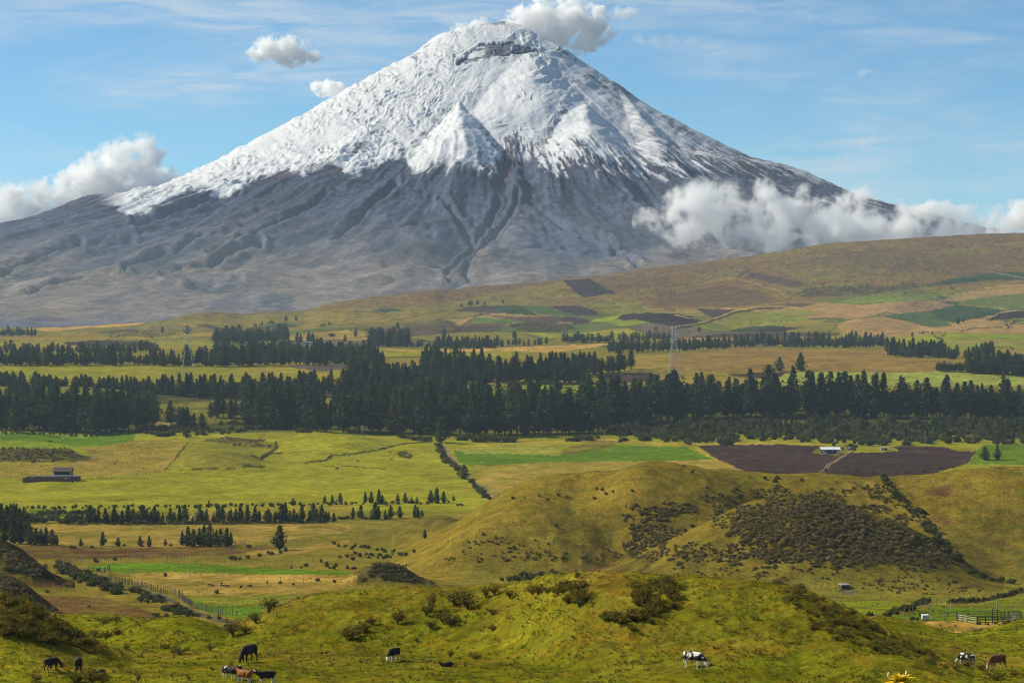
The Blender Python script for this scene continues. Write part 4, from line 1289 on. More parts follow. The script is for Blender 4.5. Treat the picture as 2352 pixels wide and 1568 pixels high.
def scatter(name, protos, pos, scl, mat, seed=1, zs=None):
    """many copies of the prototypes in one mesh, for what nobody could count"""
    r = np.random.default_rng(seed)
    pos = np.asarray(pos, float)
    n = len(pos)
    scl = np.asarray(scl, float)
    zs = np.ones(n) if zs is None else np.asarray(zs, float)
    an = r.uniform(0, 6.28, n)
    tn = r.uniform(0, 1, n)
    VV, QQ, TT, off = [], [], [], 0
    pid = r.integers(0, len(protos), n)
    for k, (pv_, pq) in enumerate(protos):
        ix = np.nonzero(pid == k)[0]
        if not len(ix):
            continue
        c, s_ = np.cos(an[ix])[:, None], np.sin(an[ix])[:, None]
        X = (pv_[None, :, 0] * c - pv_[None, :, 1] * s_) * scl[ix, None] + pos[ix, 0, None]
        Y = (pv_[None, :, 0] * s_ + pv_[None, :, 1] * c) * scl[ix, None] + pos[ix, 1, None]
        Zz = pv_[None, :, 2] * (scl * zs)[ix, None] + pos[ix, 2, None]
        VV.append(np.stack([X, Y, Zz], -1).reshape(-1, 3))
        QQ.append((pq[None] + (np.arange(len(ix)) * len(pv_))[:, None, None] + off).reshape(-1, 4))
        TT.append(np.repeat(tn[ix], len(pv_)))
        off += len(ix) * len(pv_)
    me = np_mesh(name, np.concatenate(VV), np.concatenate(QQ), False, {'tint': np.concatenate(TT)})
    return link(name, me, mat)


PROTO = {}


def meshes_of(kind):
    """mesh data for the prototypes of a kind of plant: list of (crown mesh, trunk mesh)"""
    if kind in PROTO:
        return PROTO[kind]
    out = []
    for k in range(6):
        if kind == 'tall_pine':
            p = pine_proto(100 + k, base=[.05, .12, .16, .06, .2, .04][k], R=[.25, .23, .28, .29, .22, .27][k], power=[.85, 1.0, .72, .95, .8, 1.05][k], leaders=2 + k % 4, nb=170, leaf=.05)
        elif kind == 'round_tree':
            p = pine_proto(200 + k, base=.10, R=.26, power=.38, nb=140, leaf=.055, leaders=1, up=0.5)
        elif kind == 'young_pine':
            p = pine_proto(300 + k, base=.03, R=[.34, .30, .38, .33, .42, .28][k], power=.75, nb=130, leaf=.072, leaders=1 + k % 2, up=0.45)
        elif kind == 'bush':
            p = bush_proto(400 + k)
        elif kind == 'shrub':
            p = twig_bush_proto(500 + k, spread=[.42, .5, .36, .55, .45, .6][k], low=[.25, .15, .3, .1, .2, .08][k])
        elif kind == 'low_shrub':
            p = twig_bush_proto(600 + k, n=480, nst=24, spread=[1.0, 1.2, .9, 1.3, 1.1, .8][k], low=.05, leaf=.10)
        cm = np_mesh('crown', p[0][0], p[0][1])
        tm = np_mesh('trunk', p[1][0], p[1][1])
        out.append((cm, tm, p))
    PROTO[kind] = out
    return out


def plant(name, kind, p, h, label, group, mats, cat, parts=('crown', 'trunk'), wide=1.0, v=None):
    ms = meshes_of(kind)
    cm, tm, _ = ms[random.randrange(6) if v is None else v]
    o = empty(name, p, random.uniform(0, 6.28))
    o.scale = (h * wide, h * wide, h)
    tag(o, label, cat, group)
    link(parts[0], cm, M[mats[0]], o)
    link(parts[1], tm, M[mats[1]], o)
    return o


# ------------------------------------------------------------------ forest belts
def interp_poly(pts, n, r, jit=0.9):
    """n points spread along a polyline"""
    pts = np.array(pts, float)
    d = np.r_[0, np.cumsum(np.hypot(*np.diff(pts, axis=0).T))]
    q = (np.arange(n) + r.uniform(-jit, jit, n) * 0.5 + 0.5) / n * d[-1]
    q = np.clip(q, 0, d[-1])
    return np.stack([np.interp(q, d, pts[:, 0]), np.interp(q, d, pts[:, 1])], 1)


BELTS = [  # window, base polyline, count, height range (px of the 2352-wide picture), row spread, kind, group, ymin
    # front row, tall
    ('P', [(-20, 992), (90, 992), (180, 997), (260, 997), (355, 985)], 30, (80, 118), 7, 'tall_pine', 'tall conifers of the dark wood behind the bright green strip', 1900),
    ('P', [(-20, 975), (120, 972), (250, 972), (360, 962)], 20, (75, 100), 8, 'tall_pine', 'tall conifers of the dark wood behind the bright green strip', 1900),
    ('P', [(390, 982), (440, 984), (465, 985)], 5, (50, 62), 3, 'tall_pine', 'conifers standing clear at the gap in the front belt', 1900),
    ('P', [(480, 962), (540, 962), (560, 965)], 7, (55, 80), 5, 'tall_pine', 'conifers standing clear at the gap in the front belt', 1900),
    ('P', [(575, 985), (660, 988), (760, 992), (860, 996), (970, 1000)], 30, (88, 122), 7, 'tall_pine', 'tall conifers of the dark front belt behind the cattle meadow', 1900),
    ('P', [(600, 968), (760, 975), (960, 980)], 16, (85, 112), 8, 'tall_pine', 'tall conifers of the dark front belt behind the cattle meadow', 1900),
    ('P', [(985, 1000), (1080, 1000), (1200, 1002), (1320, 1000), (1420, 985), (1480, 975)], 36, (90, 130), 8, 'tall_pine', 'tall conifers of the dark central wood above the flowering field', 1900),
    ('P', [(960, 975), (1100, 975), (1250, 975), (1400, 965)], 20, (95, 125), 10, 'tall_pine', 'tall conifers of the dark central wood above the flowering field', 1900),
    ('P', [(1480, 972), (1560, 965), (1650, 962), (1740, 960), (1828, 956)], 30, (90, 120), 6, 'tall_pine', 'tall conifers of the roadside row above the scrub', 2000),
    ('P', [(1850, 958), (1950, 958), (2080, 962), (2200, 965), (2370, 968)], 34, (84, 112), 4, 'tall_pine', 'tall conifers of the thin single row with meadow showing between trunks', 2000),
    ('P', [(1480, 950), (1620, 945), (1780, 942)], 12, (80, 100), 6, 'tall_pine', 'tall conifers of the roadside row above the scrub', 2000),
    # second row
    ('G', [(-30, 575), (240, 582)], 13, (28, 38), 3, 'young_pine', 'slim conifers in the field row before the pylon meadow', 2200),
    ('G', [(255, 575), (620, 582)], 22, (20, 28), 2, 'young_pine', 'slim conifers in the field row before the pylon meadow', 2200),
    ('G', [(660, 590), (790, 598)], 8, (22, 30), 2, 'young_pine', 'slim conifers in the field row before the pylon meadow', 2200),
    ('G', [(810, 620), (1170, 640)], 20, (32, 46), 5, 'tall_pine', 'conifers of the middle belt below the left pylon', 2200),
    ('G', [(1200, 650), (1600, 670), (2000, 650), (2352, 640)], 50, (42, 60), 10, 'tall_pine', 'conifers of the middle belt below the left pylon', 2200),
    ('G', [(30, 660), (380, 660)], 12, (30, 42), 5, 'tall_pine', 'conifers of the middle belt below the left pylon', 2200),
    ('P', [(800, 905), (860, 920), (940, 940), (1000, 950)], 22, (60, 85), 16, 'tall_pine', 'conifers in the wedge of wood joining the two belts', 2100),
    ('P', [(805, 880), (880, 895), (980, 905), (1060, 912)], 30, (45, 62), 12, 'tall_pine', 'conifers in the wedge of wood joining the two belts', 2200),
    ('P', [(815, 860), (900, 870), (1000, 878), (1120, 886)], 26, (35, 50), 8, 'tall_pine', 'conifers in the wedge of wood joining the two belts', 2300),
    # belt two
    ('G', [(-40, 440), (400, 443), (780, 440)], 42, (32, 50), 4, 'tall_pine', 'conifers of the far belt crossing the valley', 2600),
    ('G', [(0, 360), (500, 365), (1060, 355)], 44, (20, 30), 5, 'round_tree', 'conifers of the far belt crossing the valley', 2700),
    ('G', [(800, 440), (1210, 447)], 18, (28, 46), 3, 'tall_pine', 'conifers of the far belt crossing the valley', 2600),
    ('G', [(1220, 447), (1600, 448), (2000, 443), (2580, 440)], 62, (38, 54), 5, 'tall_pine', 'conifers of the far belt crossing the valley', 2600),
    ('G', [(1340, 400), (1900, 400), (2500, 400)], 42, (36, 46), 6, 'round_tree', 'conifers of the far belt crossing the valley', 2600),
    ('H', [(640, 500), (900, 540), (1200, 560), (1500, 562), (1740, 560)], 48, (50, 72), 5, 'tall_pine', 'conifers of the oblique belt beside the brown ploughed plot', 2300),
    ('H', [(700, 470), (1000, 510), (1400, 530), (1900, 500), (2080, 475)], 44, (44, 60), 7, 'tall_pine', 'conifers of the oblique belt beside the brown ploughed plot', 2300),
    ('H', [(1900, 360), (2150, 350), (2352, 345)], 18, (24, 36), 4, 'round_tree', 'conifers of the oblique belt beside the brown ploughed plot', 2600),
    ('I', [(20, 345), (300, 330), (560, 312)], 30, (24, 36), 3, 'tall_pine', 'conifers along the top edge of the brown field', 2800),
    ('I', [(560, 310), (900, 318), (1420, 322)], 48, (24, 38), 3, 'tall_pine', 'conifers along the top edge of the brown field', 2800),
    ('I', [(1415, 380), (1600, 388), (1830, 392)], 26, (34, 46), 4, 'tall_pine', 'conifers of the dense block at the corner of the brown field', 2500),
    ('I', [(1840, 398), (2000, 395), (2150, 360)], 18, (26, 34), 4, 'tall_pine', 'conifers of the dense block at the corner of the brown field', 2500),
    ('I', [(1770, 478), (1950, 482)], 16, (18, 24), 2, 'round_tree', 'conifers of the dense block at the corner of the brown field', 2300),
    ('I', [(1960, 490), (2150, 500), (2400, 515)], 26, (40, 56), 4, 'tall_pine', 'conifers of the dense block at the corner of the brown field', 2300),
    ('I', [(2050, 440), (2400, 445)], 16, (26, 36), 6, 'tall_pine', 'conifers of the dense block at the corner of the brown field', 2400),
    # far groups
    ('G', [(0, 242), (80, 242), (250, 240)], 16, (16, 26), 2, 'tall_pine', 'distant conifers below the straw coloured skyline', 2800),
    ('G', [(1430, 292), (1700, 292), (1940, 280)], 30, (26, 42), 4, 'round_tree', 'distant conifers around the farmstead', 2900),
    ('G', [(1980, 285), (2150, 285)], 6, (18, 26), 3, 'tall_pine', 'distant conifers around the farmstead', 2900),
    ('G', [(1710, 188), (1840, 158)], 8, (8, 12), 2, 'tall_pine', 'distant conifers below the straw coloured skyline', 3500),
    ('H', [(300, 318), (560, 320)], 16, (26, 48), 4, 'round_tree', 'distant conifers around the tall hedge clump', 2900),
    ('H', [(560, 318), (730, 325)], 8, (12, 20), 3, 'round_tree', 'distant conifers around the tall hedge clump', 2900),
    ('H', [(735, 328), (1160, 325)], 34, (22, 32), 3, 'tall_pine', 'distant conifers of the long grey green row on the straw field', 2900),
    ('H', [(1180, 315), (1350, 310), (1500, 298)], 9, (14, 24), 3, 'round_tree', 'distant conifers scattered on the straw field edge', 2900),
    ('H', [(1600, 290), (1930, 285)], 18, (14, 26), 3, 'round_tree', 'distant conifers scattered on the straw field edge', 2900),
    ('H', [(1970, 280), (2352, 270)], 14, (14, 24), 3, 'round_tree', 'distant conifers scattered on the straw field edge', 2900),
    ('G', [(2130, 185), (2230, 165)], 8, (7, 10), 1, 'tall_pine', 'distant conifers below the straw coloured skyline', 3500),
]
PLACE = {'tall conifers of the dark wood behind the bright green strip': 'in the dark wood behind the bright green strip',
         'conifers standing clear at the gap in the front belt': 'standing clear at the gap in the front belt',
         'tall conifers of the dark front belt behind the cattle meadow': 'in the dark front belt behind the cattle meadow',
         'tall conifers of the dark central wood above the flowering field': 'in the dark central wood above the flowering field',
         'tall conifers of the roadside row above the scrub': 'in the roadside row above the scrub',
         'tall conifers of the thin single row with meadow showing between trunks': 'in the thin single row with meadow showing between trunks',
         'slim conifers in the field row before the pylon meadow': 'in the field row before the pylon meadow',
         'conifers of the middle belt below the left pylon': 'in the middle belt at the foot of the pylon meadow',
         'conifers in the wedge of wood joining the two belts': 'in the wedge of wood joining the two belts',
         'conifers of the far belt crossing the valley': 'in the far belt crossing the valley',
         'conifers of the oblique belt beside the brown ploughed plot': 'in the oblique belt beside the brown ploughed plot'}
rt = np.random.default_rng(77)
TREES = []
for wd, pl, n, (h0, h1), spread, kind, grp, ymin in BELTS:
    for X, Y in interp_poly(win(wd, pl), int(n * 1.25), rt):
        Y2 = Y + rt.uniform(-spread, 1.0)
        p = gp(X, Y2, ymin)
        if vnoise(np.array([X / 16]), np.array([Y / 40]), 401)[0] > 0.8:
            continue
        h = h0 * 0.70 + (h1 * 1.02 - h0 * 0.70) * rt.beta(1.7, 1.6)
        if kind == 'tall_pine' and rt.random() < .12:
            kind_, h = 'round_tree', h * .86
        else:
            kind_ = kind
        TREES.append((h, p, h / F * p.y, kind_, grp))
TREES.sort(key=lambda q: -q[0])
rw = np.random.default_rng(5)
for h, p, hm2, kind, grp in TREES[:296]:
    lab = {'tall_pine': 'tall dark green conifer ', 'young_pine': 'slim dark green conifer ', 'round_tree': 'broad dark green conifer '}[kind] + PLACE.get(grp, grp.replace('distant conifers', '').strip())
    plant('conifer_tree', kind, p, hm2, lab, grp, ('pine', 'bark'), 'tree', wide=rw.uniform(.85, 1.45) if hm2 > 14 else rw.uniform(1.0, 1.5))
rest = TREES[296:]
for kind in ('tall_pine', 'round_tree', 'young_pine'):
    sub = [q for q in rest if q[3] == kind]
    if not sub:
        continue
    pr = [joinq([m[2][0], m[2][1]]) for m in meshes_of(kind)]
    o = scatter('distant_woodland', pr, [q[1] for q in sub], [q[2] * 1.25 for q in sub], M['pine'], 5, np.full(len(sub), .8))
    tag(o, kind='stuff')

# ------------------------------------------------------------------ single conifers, young pines, valley rows
def at(wd, x, y, hz, kind, label, group=None, ymin=330.0, wide=1.0, name='pine_tree', cat='tree', mats=('young', 'bark'), parts=('crown', 'trunk'), v=None):
    p = w2(wd, x, y, ymin)
    h = hz * (1400 / 2352 * K if wd != 'P' else 1.0) / F * p.y
    return plant(name, kind, p, h, label, group, mats, cat, parts, wide, v)


at('D', 1882, 918, 165, 'young_pine', 'big bushy dark pine standing alone on the pale field', wide=1.25)
at('D', 690, 893, 95, 'young_pine', 'tallest of the small pines spaced along the heath edge, dark and pointed')
at('D', 542, 896, 52, 'young_pine', 'small round pine at the heath edge next to a tiny shrub', wide=1.2)
at('D', 795, 896, 58, 'young_pine', 'small broad pine at the heath edge, alone right of the tallest one', wide=1.3)
at('D', 940, 896, 70, 'young_pine', 'plump small pine touching its taller twin at the heath edge', wide=1.2)
at('D', 1002, 903, 78, 'young_pine', 'taller small pine touching its plump twin at the heath edge')
at('D', 1110, 892, 46, 'young_pine', 'tiny pine at the heath edge nearest the dark pine clump', wide=1.1)
for i, (x, h) in enumerate([(1225, 100), (1262, 135), (1300, 120), (1340, 118), (1372, 140), (1412, 150), (1455, 105), (1482, 118), (1525, 128), (1550, 90)]):
    at('D', x, 892 + (i % 3) * 4, h, 'young_pine', 'dark pine in the dense clump of ten beside the field gate', 'pines of the clump beside the field gate')
for i, (x, y, h) in enumerate([(0, 800, 190), (45, 790, 170), (90, 800, 190), (130, 820, 180), (180, 830, 160), (30, 870, 150), (90, 880, 170), (140, 880, 160), (200, 885, 130), (240, 888, 115),
                               (275, 888, 105), (310, 890, 120), (350, 892, 110), (380, 890, 70), (10, 740, 130), (70, 730, 120), (110, 720, 110), (160, 740, 110)]):
    at('D', x, y, h, 'young_pine', 'dark pine in the corner wood at the left edge below the barn', 'pines of the corner wood below the barn')
rv = np.random.default_rng(12)
row = []
for x in np.arange(560, 2240, 27.0):
    h = rv.uniform(60, 128)
    if 1260 < x < 1330 or rv.random() < .12:
        h *= .7
    row.append((x + rv.uniform(-14, 14), 742 - (x - 540) * .008 + rv.uniform(-6, 4), h))
for x, y, h in row:
    at('D', x, y, h, 'young_pine', 'young dark pine in the long hedge row across the valley floor', 'young pines of the long hedge row')
for x, y, h in [(2183, 605, 52), (2232, 610, 60), (2288, 612, 75), (1968, 625, 55), (1405, 632, 46)]:
    at('D', x, y, h, 'young_pine', 'young pine rising from the low hedge above the long pine row', 'young pines of the upper hedge')
for x, y, h in [(270, 602, 70), (312, 606, 78), (362, 612, 98), (385, 612, 60), (490, 603, 62), (538, 606, 72), (580, 610, 44), (618, 615, 50)]:
    at('E', x, y, h, 'young_pine', 'young pine rising from the low hedge above the long pine row', 'young pines of the upper hedge')
for x, y, h in [(712, 605, 85), (752, 608, 105), (798, 606, 82), (700, 602, 60)]:
    at('E', x, y, h, 'young_pine', 'pine of the cluster of four at the meadow end by the green tractor', 'pines of the cluster of four')
at('E', 865, 593, 38, 'young_pine', 'very small lone pine at the meadow end beside the cluster of four', wide=1.2)
for x, y, h in [(190, 705, 72), (242, 712, 95), (338, 716, 120), (360, 714, 90), (405, 712, 60), (440, 710, 92), (503, 708, 85), (605, 706, 90), (625, 708, 75), (652, 700, 50)]:
    at('E', x, y, h, 'young_pine', 'dark pine in the open row at the meadow foot, right of the long hedge', 'pines of the open row at the meadow foot')
at('E', 775, 200, 175, 'young_pine', 'large dark spreading pine at the top of the dirt lane', wide=1.1, ymin=1500)
at('E', 934, 445, 98, 'young_pine', 'dark broad pine leaning over the dirt lane halfway down', wide=1.55, ymin=1000)
at('E', 672, 845, 62, 'young_pine', 'small dark pine at the left foot of the golden hill', wide=1.1, ymin=600)
at('F', 2090, 318, 92, 'young_pine', 'bushier pine of the pair on the hill crest before the green field', wide=1.5, ymin=700)
at('F', 2172, 316, 100, 'young_pine', 'slimmer pine of the pair on the hill crest before the green field', ymin=700)
at('I', 712, 478, 95, 'young_pine', 'smaller of two lone pines on the brown field', ymin=2200, wide=1.3, mats=('pine', 'bark'))
at('I', 852, 475, 122, 'young_pine', 'larger of two lone pines on the brown field', ymin=2200, wide=1.35, mats=('pine', 'bark'))
for x, y, h, lab in [(918, 50, 30, 'first small round tree of the ridge line above the dark plots, at its low end'), (968, 40, 36, 'close-set tree next to another on the ridge line above the dark plots'),
                     (985, 38, 34, 'slightly shorter tree of the touching pair on the ridge line above the dark plots'), (1027, 34, 36, 'upright tree in the middle of the ridge line above the dark plots'),
                     (1073, 36, 26, 'smallest tree of the ridge line above the dark plots'), (1196, 26, 28, 'round tree standing apart beyond the ridge line trees above the dark green plot')]:
    at('H', x, y, h, 'round_tree', lab, 'trees of the ridge line above the dark plots', ymin=3000, wide=1.5, mats=('pine', 'bark'))
for wd, x, y, h, lab, wd_ in [('G', 1920, 148, 48, 'dark pointed tree left of its shorter neighbour on the upper green fields', 1.2), ('G', 1988, 142, 38, 'shorter bushy tree on the upper green fields', 1.6),
                              ('G', 1092, 222, 42, 'dark tree alone above the far pale field left of the pylon', 1.4), ('G', 1260, 230, 60, 'dense dark tree directly behind the top of the left pylon', 2.2),
                              ('H', 205, 250, 66, 'slender dark poplar shape alone in the far olive field', 1.0), ('H', 803, 260, 72, 'tall dark tree beside the grey green conifer row', 1.2),
                              ('H', 490, 200, 52, 'tall dark head of the hedge clump in the far field', 1.4), ('H', 1272, 260, 55, 'dark lone tree on the round olive knoll', 1.5),
                              ('H', 2225, 210, 32, 'small dark tree on the slope right of the ploughed knoll', 1.6), ('I', 170, 216, 38, 'round dark tree beside the long earth bank', 1.7),
                              ('I', 1910, 165, 55, 'dark tree at the corner of the striped crop', 1.4), ('I', 1945, 152, 30, 'small tree next to the dark one at the striped crop', 1.4),
                              ('I', 1600, 245, 30, 'small bushy tree at the foot of the pink stubble hill', 1.7), ('I', 905, 318, 105, 'tallest pointed tree of the brown field hedgerow', .8),
                              ('G', 2320, 285, 55, 'thin tree by the far farm sheds', 1.0), ('G', 2070, 285, 60, 'dark tree behind the far farm sheds', 1.3),
                              ('L', 1868, 690, 26, 'tiny dark tree on the upper paddock under the brown hill', 1.4), ('L', 1780, 690, 14, 'tiny bush on the upper paddock under the brown hill', 1.6)]:
    at(wd, x, y, h, 'round_tree', lab, ymin=2300, wide=wd_, mats=('pine', 'bark'))

# ------------------------------------------------------------------ bushes one can tell apart
BS = ('foliage', 'stems')
BUSHES = []


def bushes(wd, pts, n, h, label, group, ymin=330.0, jit=8, kind='bush', mats=('bush', 'twig'), wide=(1.0, 1.6), r=np.random.default_rng(31)):
    for X, Y in interp_poly(win(wd, pts), n, r):
        p = gp(X, Y + r.uniform(-jit, jit) * .34, ymin)
        hp = r.uniform(*h)
        BUSHES.append((hp, p, hp * 1400 / 2352 * K / F * p.y, label, group, kind, mats, r.uniform(*wide)))


bushes('E', [(765, 215), (775, 260), (800, 310), (850, 355), (900, 390)], 22, (30, 55), 'dark green bush in the hedge along the upper dirt lane', 'hedge bushes along the upper dirt lane', 1000)
bushes('E', [(980, 470), (1020, 510), (1060, 550), (1110, 590)], 16, (26, 48), 'dark green bush in the hedge along the lower dirt lane', 'hedge bushes along the lower dirt lane', 1000)
bushes('E', [(890, 180), (960, 190), (1030, 195), (1090, 190), (1170, 195), (1280, 195)], 12, (50, 72), 'rounded olive bush at the foot of the central wood', 'round bushes at the foot of the central wood', 1700, 4)
bushes('E', [(1620, 195), (1700, 190), (1780, 185), (1840, 175)], 8, (38, 55), 'rounded olive bush at the end of the central wood', 'round bushes at the end of the central wood', 1700, 4)
bushes('E', [(500, 165), (580, 180), (660, 190), (720, 185)], 12, (30, 50), 'olive bush below the yellow flowering tree', 'bushes below the yellow flowering tree', 1700, 5)
bushes('D', [(180, 640), (400, 650), (600, 640), (800, 640), (1000, 640), (1250, 635), (1600, 628), (1900, 625), (2350, 615)], 62, (18, 34), 'low olive bush in the upper hedge under the barn meadow', 'bushes of the upper hedge under the barn meadow', 900, 8)
bushes('D', [(520, 738), (900, 742), (1300, 742), (1700, 738), (2200, 728)], 90, (18, 40), 'dark bush at the base of the long pine row', 'bushes at the base of the long pine row', 900, 8)
bushes('D', [(200, 720), (320, 730), (430, 735), (520, 740)], 16, (45, 75), 'broad olive bush at the wooded end of the long pine row', 'bushes at the wooded end of the long pine row', 900, 14)
bushes('D', [(260, 690), (380, 680), (500, 690), (640, 670)], 16, (35, 60), 'olive bush behind the long pine row', 'bushes behind the long pine row', 900, 8)
bushes('D', [(1900, 722), (2050, 720), (2200, 720), (2352, 720)], 9, (24, 36), 'low round bush between the pines at the meadow foot', 'bushes between the pines at the meadow foot', 900, 5)
bushes('E', [(80, 715), (150, 715), (280, 716), (420, 716)], 7, (24, 38), 'low round bush between the pines at the meadow foot', 'bushes between the pines at the meadow foot', 900, 4)
bushes('E', [(30, 618), (200, 612), (420, 612), (640, 612), (860, 600)], 20, (16, 28), 'low olive bush in the upper hedge under the barn meadow', 'bushes of the upper hedge under the barn meadow', 900, 6)
bushes('D', [(480, 896), (600, 905), (640, 908), (420, 915), (1230, 890), (1640, 905), (1700, 905)], 8, (20, 40), 'small bush on the heath edge among the little pines', 'small bushes on the heath edge', 600, 6)
bushes('D', [(920, 120), (1000, 140), (1100, 150), (1250, 150), (1350, 135), (1450, 140), (1560, 120), (1700, 110), (1850, 110), (2000, 115), (2130, 120)], 46, (30, 58), 'dark olive bush in the thicket below the front conifer belt', 'thicket bushes below the front conifer belt', 1700, 18)
bushes('D', [(0, 140), (200, 145), (400, 150), (600, 160), (700, 158)], 22, (18, 30), 'low dark bush under the conifers at the bright green strip', 'low bushes under the conifers at the bright green strip', 1850, 5)
# hill hedge and bushes on the golden hill
bushes('F', [(1390, 420), (1430, 470), (1460, 520), (1500, 570), (1560, 620), (1620, 670), (1680, 720)], 30, (22, 52), 'dark bush in the hedge line running down the scrub mound', 'hedge bushes running down the scrub mound', 500, 30)
bushes('F', [(1680, 740), (1730, 820), (1800, 890), (1880, 960), (1940, 1000)], 22, (36, 80), 'dark bush in the hedge line at the foot of the scrub mound', 'hedge bushes at the foot of the scrub mound', 450, 36)
bushes('C', [(1960, 150), (2050, 165), (2120, 200), (2225, 205), (2300, 240)], 9, (34, 60), 'grey green bush along the ditch under the right-hand hill', 'bushes along the ditch under the right-hand hill', 420, 8)
bushes('C', [(1850, 340), (1950, 345), (2050, 345), (2130, 330), (2230, 305), (2340, 275)], 16, (28, 44), 'dark bush lining the sunken ditch behind the paddock', 'bushes lining the sunken ditch behind the paddock', 380, 8)
bushes('C', [(1425, 440), (1480, 425), (1540, 410), (1600, 385), (1660, 365), (1720, 350)], 20, (30, 60), 'dark bush in the hedge climbing from the water tank corner', 'hedge bushes climbing from the water tank corner', 340, 12)
bushes('C', [(1290, 440), (1345, 440)], 2, (40, 46), 'round grey green bush of the pair behind the hill shoulder', 'pair of bushes behind the hill shoulder', 340, 3)
bushes('C', [(1590, 465), (1640, 470)], 3, (24, 34), 'small bush left of the water tank', 'bushes left of the water tank', 340, 4)
at('C', 1672, 470, 72, 'shrub', 'dark shrub growing directly behind the white water tank', ymin=340, name='bush', cat='bush', mats=('bush', 'twig'), parts=BS)
bushes('C', [(2000, 495), (2110, 500), (2230, 500), (2300, 490)], 5, (22, 34), 'small bush along the front rails of the corral', 'bushes along the front rails of the corral', 300, 4)
bushes('A', [(380, 110), (450, 140), (520, 180), (600, 210), (680, 240), (750, 260), (820, 285)], 44, (44, 78), 'grey green bush in the band of scrub above the stake fence', 'scrub bushes above the stake fence', 450, 34)
bushes('A', [(880, 295), (960, 320), (1040, 350), (1100, 385), (1180, 410), (1280, 425)], 30, (36, 66), 'grey green bush in the band of scrub beside the track', 'scrub bushes beside the track', 420, 26)
bushes('A', [(990, 440), (1100, 445), (1340, 440), (1450, 465), (1500, 465)], 9, (26, 44), 'grey bush at the bottom of the track behind the hummocks', 'bushes at the bottom of the track', 330, 6)
bushes('A', [(640, 82), (890, 62), (520, 75)], 3, (30, 44), 'rounded bush growing against the upper stake fence', 'bushes growing against the upper stake fence', 500, 3)
bushes('A', [(830, 155), (1135, 178), (300, 110), (320, 415), (2110, 220), (2165, 222), (2325, 210), (1750, 205)], 10, (22, 40), 'isolated small bush on the straw coloured pasture', 'isolated bushes on the straw pasture', 450, 3)
bushes('A', [(1500, 65), (1600, 60), (1800, 30), (1880, 20), (1960, 10)], 9, (22, 40), 'low bush under the big lone pine', 'low bushes under the big lone pine', 600, 6)
bushes('A', [(1940, 115), (2030, 118), (2190, 75), (2200, 125), (2290, 130), (2340, 128)], 8, (18, 32), 'low bush on the olive pasture near the tussock mound', 'low bushes on the olive pasture', 500, 5)
bushes('B', [(0, 115), (40, 110), (200, 130), (180, 35), (310, 35), (460, 40), (540, 40), (600, 20)], 14, (18, 34), 'low bush on the olive pasture near the tussock mound', 'low bushes on the olive pasture', 500, 8)
bushes('B', [(1180, 205), (1260, 195), (1330, 180), (1400, 170), (1480, 170), (1560, 175), (1300, 215), (1420, 205)], 22, (34, 62), 'dark heathery bush on the knoll just behind the main hummock', 'heathery bushes on the knoll behind the main hummock', 350, 12)
bushes('E', [(40, 895), (150, 910), (330, 920), (420, 935), (520, 955), (400, 975), (200, 960), (90, 975)], 26, (18, 34), 'low spreading bush on the pasture left of the golden hill', 'spreading bushes on the pasture left of the golden hill', 500, 12)
bushes('E', [(900, 795), (1150, 840), (1060, 910), (1330, 910), (1560, 765), (1830, 530), (1790, 460), (1930, 575), (1200, 580), (1240, 578), (2110, 525), (1460, 590), (1380, 605)], 18, (14, 30), 'scattered dark shrub on the face of the golden hill', 'scattered shrubs on the face of the golden hill', 500, 5)
bushes('F', [(120, 400), (180, 500), (400, 550), (480, 590), (730, 438), (570, 450), (650, 440), (870, 462), (990, 395), (1610, 405), (1870, 365)], 16, (18, 38), 'dark shrub on the crest of the golden hill before the ploughed field', 'dark shrubs on the crest of the golden hill', 500, 5)
at('F', 1195, 225, 34, 'bush', 'rounded green bush behind the two parked vehicles', ymin=1500, name='bush', cat='bush', mats=('bush', 'twig'), parts=BS, wide=1.9)

BUSHES.sort(key=lambda q: -q[0])
for hp, p, hh, label, group, kind, mats, wd_ in BUSHES[:290]:
    plant('bush', kind, p, hh, label, group, mats, 'bush', BS, wd_)
tag(scatter('hedge_undergrowth', [joinq([m[2][0], m[2][1]]) for m in meshes_of('bush')], [q[1] for q in BUSHES[290:]], [q[2] * 1.2 for q in BUSHES[290:]], M['bush'], 10), kind='stuff')

